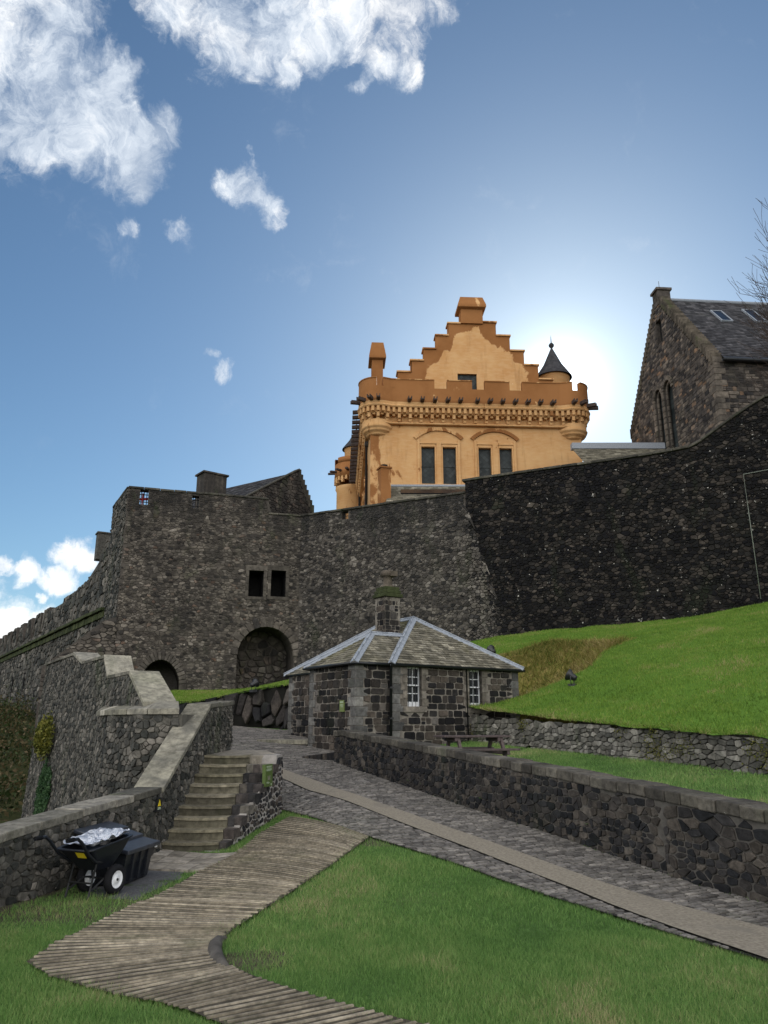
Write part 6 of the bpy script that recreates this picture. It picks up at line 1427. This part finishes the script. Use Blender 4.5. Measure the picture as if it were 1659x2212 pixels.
a.add(vs, [(j*(nx+1)+i, j*(nx+1)+i+1, (j+1)*(nx+1)+i+1, (j+1)*(nx+1)+i) for j in range(ny) for i in range(nx)], 0); keep_parent(a.build('silver_sheet', M['foil']), wb)
for sg in (-1, 1):
    y = .27*sg; a = Acc(); prof = []
    c = Vector(T_(.18, y, .19)); ax = (Vector(T_(.18, 1, .19))-Vector(T_(.18, 0, .19))).normalized(); f_ = (Vector(T_(1, 0, .19))-Vector(T_(0, 0, .19))).normalized(); up = Vector((0, 0, 1)); seg = 28
    def wheelring(acc, pr, mi=0): 
        vs = [tuple(c+ax*o+(f_*math.cos(2*pi*i/seg)+up*math.sin(2*pi*i/seg))*r_) for r_, o in pr for i in range(seg)]; acc.add(vs, [(k*seg+i, k*seg+(i+1) % seg, (k+1)*seg+(i+1) % seg, (k+1)*seg+i) for k in range(len(pr)-1) for i in range(seg)], mi, sm=True)
    wheelring(a, [(.095, -.035), (.125, -.05), (.155, -.043), (.17, -.02), (.17, .02), (.155, .043), (.125, .05), (.095, .035), (.095, -.035)]); 
    w_o = thing('wheel', None, None) if False else None
    ty_ = a.build('tyre', M['rubber']); keep_parent(ty_, wb); ty_.name = 'wheel'
    a = Acc(); wheelring(a, [(0, -.034), (.04, -.040), (.045, -.022), (.085, -.022), (.097, -.038), (.101, -.036), (.101, .036), (.097, .038), (.085, .022), (.045, .022), (.04, .04), (0, .034)])
    for q in range(3): an = 2*pi*q/3+.4; 
    sub(a, 'hub', M['white'], ty_)
    a = Acc(); wheelring(a, [(0, -.045), (.016, -.045), (.016, .045), (0, .045)]); sub(a, 'axle_nut', M['ironw'], ty_)
    a = Acc(); hp_ = [(.30, .14*sg, .42), (.0, .18*sg, .42), (-.30, .26*sg, .46), (-.52, .30*sg, .58), (-.70, .31*sg, .74), (-.80, .31*sg, .80), (-1.02, .31*sg, .80)]; a.tube([T_(*p) for p in hp_], .019, 10); keep_parent(a.build('handle', M['black']), wb)
    a = Acc(); a.tube([T_(-1.02, .31*sg, .80), T_(-.88, .31*sg, .80)], .025, 10); keep_parent(a.build('grip', M['rubber']), wb)
    a = Acc(); a.tube([T_(-.22, .22*sg, .46), T_(-.34, .22*sg, .05), T_(-.36, .22*sg, .01)], .014, 8); a.tube([T_(-.33, .22*sg, .1), T_(.0, .2*sg, .22), T_(.18, .2*sg, .2)], .011, 8); keep_parent(a.build('leg', M['ironw']), wb)
a = Acc(); a.tube([T_(.18, -.3, .19), T_(.18, .3, .19)], .013, 8); a.tube([T_(.18, -.18, .19), T_(.1, -.15, .4)], .012, 8); a.tube([T_(.18, .18, .19), T_(.1, .15, .4)], .012, 8); a.tube([T_(-.3, -.22, .2), T_(-.3, .22, .2)], .011, 8); keep_parent(a.build('axle_frame', M['ironw']), wb)
lp = [T_(-.553, y, z) for y, z in ((-.13, .555), (-.0, .555), (-.0, .60), (-.13, .60))]
def trayp(y, z): k = (z-.52)/(.66-.52); x = lerp(-.38, -.52, k)-.016; return T_(x, y, z+.10*x*.8)
a = Acc(); q = [(-.20, .555), (-.03, .555), (-.03, .635), (-.20, .635)]; a.add([trayp(y, z) for y, z in q], [(3, 2, 1, 0)])
a.v += [tuple(Vector(p)+Vector(T_(-.004, 0, 0))-Vector(T_(0, 0, 0))) for p in a.v[:4]]; a.c += [(.5, .5, .5)]*4; a.f += [(4, 5, 6, 7), (0, 1, 5, 4), (1, 2, 6, 5), (2, 3, 7, 6), (3, 0, 4, 7)]; a.m += [0]*5; a.smooth += [False]*5
o = a.build('yellow_label', M['yellow'], recalc=True); o.parent = tray; o.matrix_parent_inverse = Matrix.Identity(4)

# ------------------------------------------------------------ grit bin
go = (-3.30, 10.62, g(-3.3, 11)-.01); bn = thing('grit_bin', 'black plastic grit bin with a stepped sloping lid, standing against the wall behind the wheelbarrow', 'bin', go)
G_ = frame(go, (.15, .99), .95)      # x along the wall, y towards the wall
a = Acc(); R0 = [(.06, .05), (.84, .05), (.84, .62), (.06, .62)]; Rm = [(.03, .02), (.87, .02), (.87, .65), (.03, .65)]; R1 = [(.0, -.02), (.9, -.02), (.9, .70), (.0, .70)]
def zr_(y, f, b_): return lerp(f, b_+.05, (y+.02)/.72)
Q = [[G_(x, y, .05) for x, y in R0], [G_(x, y, .30) for x, y in Rm], [G_(x, y, .30) for x, y in [(x*1.03-.012, y*1.03-.012) for x, y in Rm]], [G_(x, y, zr_(y, .47, .62)) for x, y in R1]]
a.add([p for q in Q for p in q], [(k*4+i, k*4+(i+1) % 4, k*4+4+(i+1) % 4, k*4+4+i) for k in range(3) for i in range(4)]+[(3, 2, 1, 0), (12, 13, 14, 15)])
for x in (.12, .62): 
    for y in (.08, .44): a.prism([G_(x, y, 0)[:2], G_(x+.16, y, 0)[:2], G_(x+.16, y+.14, 0)[:2], G_(x, y+.14, 0)[:2]], go[2]-.02, go[2]+.06)
for x in (.2, .42, .64): a.hexa([G_(x, .0, .08), G_(x+.05, .0, .08), G_(x+.05, .05, .08), G_(x, .05, .08), G_(x, -.035, .44), G_(x+.05, -.035, .44), G_(x+.05, .0, .44), G_(x, .0, .44)])
keep_parent(a.build('body', M['black'], recalc=True, bevel=.012), bn)
a = Acc(); st_y = [(-.07, .22, .49, .55), (.20, .46, .58, .65), (.44, .76, .68, .75)]
for i, (y0, y1, z0, z1) in enumerate(st_y):
    e_ = .05-.004*i; lo = [G_(-e_, y0, z0-.05), G_(.9+e_, y0, z0-.05), G_(.9+e_, y1, z1-.05), G_(-e_, y1, z1-.05)]; a.hexa(lo+[(x, y, z+.05) for x, y, z in lo])
keep_parent(a.build('lid', M['blacklid'], recalc=True, bevel=.012), bn)
a = Acc(); pts = [G_(x, y, .60+(y-.20)/.26*.07-.006) for x, y, _ in [(p[0], p[1], 0) for p in roundrect(.22, .68, .245, .415, .05, 0)]]; a.tube(pts+[pts[0]], .006, 6); o = a.build('lid_emboss', M['blacklid']); keep_parent(o, bn)
a = Acc(); a.box(G_(.88, -.03, .44), (.05, .03, .05), R(80)); keep_parent(a.build('catch', M['white'], bevel=.008), bn)

# ------------------------------------------------------------ picnic table
po = (2.12, 19.3, terrace(2.12, 19.3)); pt = thing('picnic_table', 'brown picnic table with attached benches on the grass terrace behind the roadside wall', 'picnic table', po)
ph = R(17); B_ = frame(po, (math.cos(ph), math.sin(ph)))
def bd(acc, x0, x1, y0, y1, z0, z1): acc.hexa([B_(x, y, z0) for x, y in ((x0, y0), (x1, y0), (x1, y1), (x0, y1))]+[B_(x, y, z1) for x, y in ((x0, y0), (x1, y0), (x1, y1), (x0, y1))], 0, (rng.random(), .5, .5))
a = Acc()
for i in range(6): y = -.37+i*.125; bd(a, -.85+U(-.004, .004), .85, y, y+.118, .70, .745)
keep_parent(a.build('tabletop', M['brownwood'], bevel=.006), pt)
for sg in (-1, 1):
    a = Acc(); 
    for i in range(2): y = sg*.72-.13+i*.13; bd(a, -.85, .85, y, y+.124, .41, .455)
    keep_parent(a.build('bench', M['brownwood'], bevel=.006), pt)
for x in (-.55, .55):
    a = Acc(); bd(a, x-.035, x+.035, -.35, .35, .61, .698); bd(a, x-.034, x+.036, -.84, .84, .32, .408)
    for sg in (-1, 1): a.hexa([B_(x+dx, sg*y, z) for dx, y, z in ((.04, .66, 0), (.11, .66, 0), (.11, .56, 0), (.04, .56, 0))]+[B_(x+dx, sg*y, z) for dx, y, z in ((.04, .32, .70), (.11, .32, .70), (.11, .22, .70), (.04, .22, .70))])
    a.hexa([B_(x-sx_*.0+dx, y, z) for dx, y, z in ((0, -.04, .36), (0, .04, .36), (-x*.9+.02, .04, .66), (-x*.9+.02, -.04, .66))]+[B_(x+dx, y, z+.07) for dx, y, z in ((0, -.04, .36), (0, .04, .36), (-x*.9+.02, .04, .66), (-x*.9+.02, -.04, .66))]) if False else None
    keep_parent(a.build('a_frame', M['brownwood'], recalc=True, bevel=.006), pt)

# ------------------------------------------------------------ floodlights in the grass
def onhill(u, v, y0=24.0, y1=46.0):
    a_, b_ = ray(u, v); Y = y0
    while Y < y1 and H+b_*Y > upper(a_*Y, Y): Y += .05
    return (a_*Y, Y, upper(a_*Y, Y))
proto = None
for (u, v, lab, sz, an, yy) in ((1237, 1481, 'black floodlight at the crest of the grass slope, above the retaining wall', .8, R(150), 26), (1064, 1421, 'black floodlight on the bank just above the lodge roof', .85, R(120), 30), (547, 1502, 'black floodlight on the small green mound in front of the wide arch', .75, R(40), 33)):
    p = onhill(u, v, yy)
    if proto is None:
        t_ = thing('floodlight', lab, 'floodlight', (0, 0, 0), 0, 'floodlights standing in the grass'); proto = t_
        a = Acc(); a.lathe(0, 0, [(.0, -.2), (.09, -.2), (.13, -.12), (.14, 0), (.235, .12), (.25, .16), (.25, .2), (.22, .2), (.0, .18)], 20)
        hd = a.build('lamp_head', M['iron']); hd.parent = t_; hd.location = (0, 0, .42); hd.rotation_euler = (0, R(62), 0)
        a = Acc(); a.lathe(0, 0, [(.0, .205), (.2, .205), (.2, .195), (0, .19)], 20); ln = a.build('lens', M['glass']); ln.parent = hd
        a = Acc(); a.tube([(0, -.2, .42), (0, -.25, .25), (0, -.2, .1), (0, .2, .1), (0, .25, .25), (0, .2, .42)], .02, 6); a.box((0, 0, .05), (.3, .34, .14)); b2 = a.build('bracket', M['ironw']); b2.parent = t_
    else:
        t_ = proto.copy(); COL.objects.link(t_); t_['label'] = lab
        for c in list(proto.children):
            d = c.copy(); COL.objects.link(d); d.parent = t_
            for c2 in list(c.children): e = c2.copy(); COL.objects.link(e); e.parent = d
    t_.location = (p[0], p[1], p[2]-.04); t_.rotation_euler = (0, 0, an); t_.scale = (sz, sz, sz)

# ------------------------------------------------------------ signs
fs_ = flp.surf(.03, 1.4); s0, z0 = hit((-2.64, 13.5), (-2.05, 16.2), 566.5, 1652); s1, z1 = hit((-2.64, 13.5), (-2.05, 16.2), 580, 1697)
print('sign', s0, s1, z0, z1)
def fig(t_):
    s, z, w_, h_ = (s0+s1)/2, (z0+z1)/2, (s1-s0), abs(z1-z0); a = Acc()
    for (x, y, dx, dy) in ((.38, .36, .05, .07), (.58, .35, .05, .07), (.60, .46, .09, .02), (.36, .46, .07, .02)):
        q = [(s+w_*(x-.5+e*dx), z+h_*(y-.5+f*dy)) for e, f in ((-1, -1), (1, -1), (1, 1), (-1, 1))]; a.hexa([fs_(p, r_, .066) for p, r_ in q]+[fs_(p, r_, .07) for p, r_ in q])
    keep_parent(a.build('picture', M['paleslab'], recalc=True), t_)
board(fs_, (s0+s1)/2, (z0+z1)/2, (s1-s0), abs(z1-z0), .065, M['greensign'], 'information_board', 'tall narrow green information board on the rubble wall right of the steps', 'sign', [(.12, .88, .90, .925), (.12, .8, .855, .875), (.12, .85, .80, .812), (.12, .82, .775, .787), (.12, .86, .75, .762), (.12, .84, .725, .737), (.12, .7, .70, .712), (.12, .5, .2, .212), (.12, .6, .17, .182), (.12, .5, .14, .152), (.74, .86, .06, .12)], fig)
ws_ = w1p.surf(); sA_, zA2 = hit(W1[1], W1[2], 330, 1728); sB_, zB2 = hit(W1[1], W1[2], 343, 1748); sA_ += L1[1]; sB_ += L1[1]; sc_ = (sA_+sB_)/2; zc3 = (zA2+zB2)/2; h3 = .21; w3_ = .17
wsn = thing('warning_sign', 'small black warning sign with a yellow triangle on the boundary wall', 'sign', ws_(sc_, zc3, .05)); a = Acc()
q = [(sc_-w3_/2, zc3-h3/2), (sc_+w3_/2, zc3-h3/2), (sc_+w3_/2, zc3+h3/2), (sc_-w3_/2, zc3+h3/2)]; a.hexa([ws_(s, z, 0) for s, z in q]+[ws_(s, z, .06) for s, z in q]); keep_parent(a.build('panel', M['iron'], recalc=True), wsn)
a = Acc(); tq = [(sc_-.055, zc3-.02), (sc_+.055, zc3-.02), (sc_, zc3+.08)]; a.add([ws_(s, z, .061) for s, z in tq]+[ws_(s, z, .064) for s, z in tq], [(0, 1, 2), (5, 4, 3), (0, 3, 4, 1), (1, 4, 5, 2), (2, 5, 3, 0)]); keep_parent(a.build('yellow_triangle', M['yellow'], recalc=True), wsn)
a = Acc()
for dz in (-.045, -.065): q = [(sc_-.055, zc3+dz-.006), (sc_+.055, zc3+dz-.006), (sc_+.055, zc3+dz+.006), (sc_-.055, zc3+dz+.006)]; a.hexa([ws_(s, z, .061) for s, z in q]+[ws_(s, z, .064) for s, z in q])
q = [(sc_-.006, zc3-.005), (sc_+.006, zc3-.005), (sc_+.006, zc3+.05), (sc_-.006, zc3+.05)]
keep_parent(a.build('lettering', M['signtext'], recalc=True), wsn)

# ------------------------------------------------------------ leaves, scrub, tree
def leaves(name, pts, size, mat, label=None, cat=None, kind=None, group=None):
    n = len(pts); Pp = np.array(pts); d = rng.normal(size=(n, 3)); d /= np.linalg.norm(d, axis=1)[:, None]; e = np.cross(d, rng.normal(size=(n, 3))); e /= np.linalg.norm(e, axis=1)[:, None]; s_ = rng.uniform(.5, 1.3, n)[:, None]*size
    V_ = np.stack([Pp-d*s_, Pp+e*s_*.5, Pp+d*s_, Pp-e*s_*.5], 1); me = bpy.data.meshes.new(name); me.from_pydata(V_.reshape(-1, 3).tolist(), [], [(4*i, 4*i+1, 4*i+2, 4*i+3) for i in range(n)])
    ca = me.color_attributes.new('rnd', 'FLOAT_COLOR', 'POINT'); C_ = np.ones((n, 4, 4), np.float32); C_[:, :, 0] = rng.random(n)[:, None]; C_[:, :, 1] = rng.random(n)[:, None]; ca.data.foreach_set('color', C_.ravel()); me.materials.append(mat)
    o = bpy.data.objects.new(name, me); COL.objects.link(o); return tag(o, label, cat, group, kind)
ivp = Path(w3, -1); ivs = ivp.surf(0, 0, w3out)
def ivy(cs, cz, rs, rz, n, hang=0):
    P = []
    while len(P) < n:
        a_, b_ = rng.normal(0, .42), rng.normal(0, .42)
        if a_*a_+b_*b_ > 1.1: continue
        s = cs+a_*rs*(1-.3*b_); z = cz+b_*rz
        if mnoise.noise(Vector((s*3, z*3, cs))) < -.12: continue
        P.append(ivs(s, z, .05+.12*rng.random()*(1 if rz < .8 else .6)+.1*max(0, .5-abs(a_))))
    return P
def w3hit(u, v):
    for k in range(3, len(w3)-1):
        s, z = hit(w3[k], w3[k+1], u, v)
        if 0 <= s <= math.dist(w3[k], w3[k+1])+.001: return ivp.L[k]+s, z
    return ivp.L[4]-.6, hit(w3[3], w3[4], u, v)[1]
s_, z_ = w3hit(120, 1592); leaves('ivy_tuft', [ivs(min(ivp.L[4]-.1, s_+a_), z_+b_, .1+.35*c*max(0, 1-(a_*a_+b_*b_)*1.2)) for a_, b_, c in zip(rng.normal(0, .36, 2600), rng.normal(0, .24, 2600), rng.random(2600)) if a_*a_+b_*b_ < .8 and a_ < .8], .06, M['gorse'], 'yellow green tuft of foliage growing out of the stepped wall at far left', 'plant')
s_, z_ = w3hit(165, 1680); leaves('ivy', ivy(s_, z_, .35, 1.0, 1500), .055, M['ivy'], 'narrow strand of green ivy climbing the stepped wall', 'ivy', group='ivy on the stepped wall')
s_, z_ = w3hit(118, 1705); leaves('ivy', ivy(s_+.1, z_-.1, .9, .95, 3800), .06, M['ivy'], 'broad patch of green ivy at the foot of the stepped wall', 'ivy', group='ivy on the stepped wall')
# scrub on the outer hillside: clumps
P = []
for _ in range(260):
    y = U(20, 95); x = -U(.40, .60)*y-U(0, 3)
    if inpoly(x, y, inner): continue
    r_ = U(.4, 1.5)*(1+y*.012); hh_ = r_*U(.5, 1.1); z0 = outz(x, y)
    for _ in range(150):
        v_ = rng.normal(size=3); v_ /= np.linalg.norm(v_); k = rng.random()**.33; P.append((x+v_[0]*r_*k, y+v_[1]*r_*k, z0+abs(v_[2])*hh_*k*(1+.4*mnoise.noise(Vector((x+v_[0]*2, y+v_[1]*2, v_[2]*3))))))
leaves('hillside_scrub', P, .13, M['bramble'], kind='stuff')
# moss cushions and weeds along the lip of the drystone wall, right end
P = []
for _ in range(26):
    s = U(7.5, 12.5) if random.random() < .75 else U(0, 7); z = U(terrace(*rtp(s)[0])+.05, rett(s)-.05); q = rtp.surf(.08, 2.3)
    for _ in range(110): P.append(q(s+rng.normal(0, .16), z+rng.normal(0, .12), .05+.06*rng.random()))
leaves('wall_moss', P, .022, M['gorse'], kind='stuff')

# bare tree at the right edge
tb = Vector((28.5, 42.5, 15.0)); tree = thing('bare_tree', 'leafless tree reaching thin twigs into the sky above the chapel roof', 'tree', tuple(tb)); random.seed(21)
trunk, crown = Acc(), Acc()
trunk.tube([tb, tb+Vector((.1, .1, 3)), tb+Vector((-.1, .0, 6)), tb+Vector((-.3, .1, 9))], [.42, .34, .28, .2], 10)
def grow(p, d, L, r, dep):
    pts = [p]; rr_ = [r]; q = p.copy(); dd_ = d.copy(); n = 4 if dep < 4 else 3
    for i in range(n):
        dd_ = (dd_+Vector((U(-1, 1), U(-1, 1), U(-.5, .9)))*.16).normalized(); q = q+dd_*L/n; pts.append(q.copy()); rr_.append(r*(1-.4*(i+1)/n))
    crown.tube(pts, [max(.012, x) for x in rr_], 5 if dep < 3 else 3, caps=False)
    if dep >= 6 or r < .012: return
    for i in range(1, n+1):
        k = 1 if i < n else 2
        if dep == 0: k = 2
        for _ in range(k):
            side = Vector((U(-1, 1), U(-1, 1), U(-.3, .8))).normalized(); nd = (dd_*1.0+side*U(.4, .75)).normalized(); grow(pts[i], nd, L*U(.55, .8), rr_[i]*U(.5, .7), dep+1)
for (dx, dy, dz, z, L, r) in ((-1, -.1, .55, 5.2, 4.2, .12), (-.8, .4, .8, 6.5, 4.4, .12), (-.9, -.5, .25, 4.2, 4.0, .10), (.9, .2, .8, 6, 3.5, .12), (.3, -.8, .9, 7, 3.5, .12), (-.5, .0, 1.0, 8.8, 4.6, .13), (.4, .5, 1, 8.8, 4, .12)): grow(tb+Vector((0, 0, z)), Vector((dx, dy, dz)).normalized(), L, r, 0)
keep_parent(trunk.build('trunk', M['bark']), tree); keep_parent(crown.build('branches', M['bark']), tree); print('tree verts', len(crown.v))
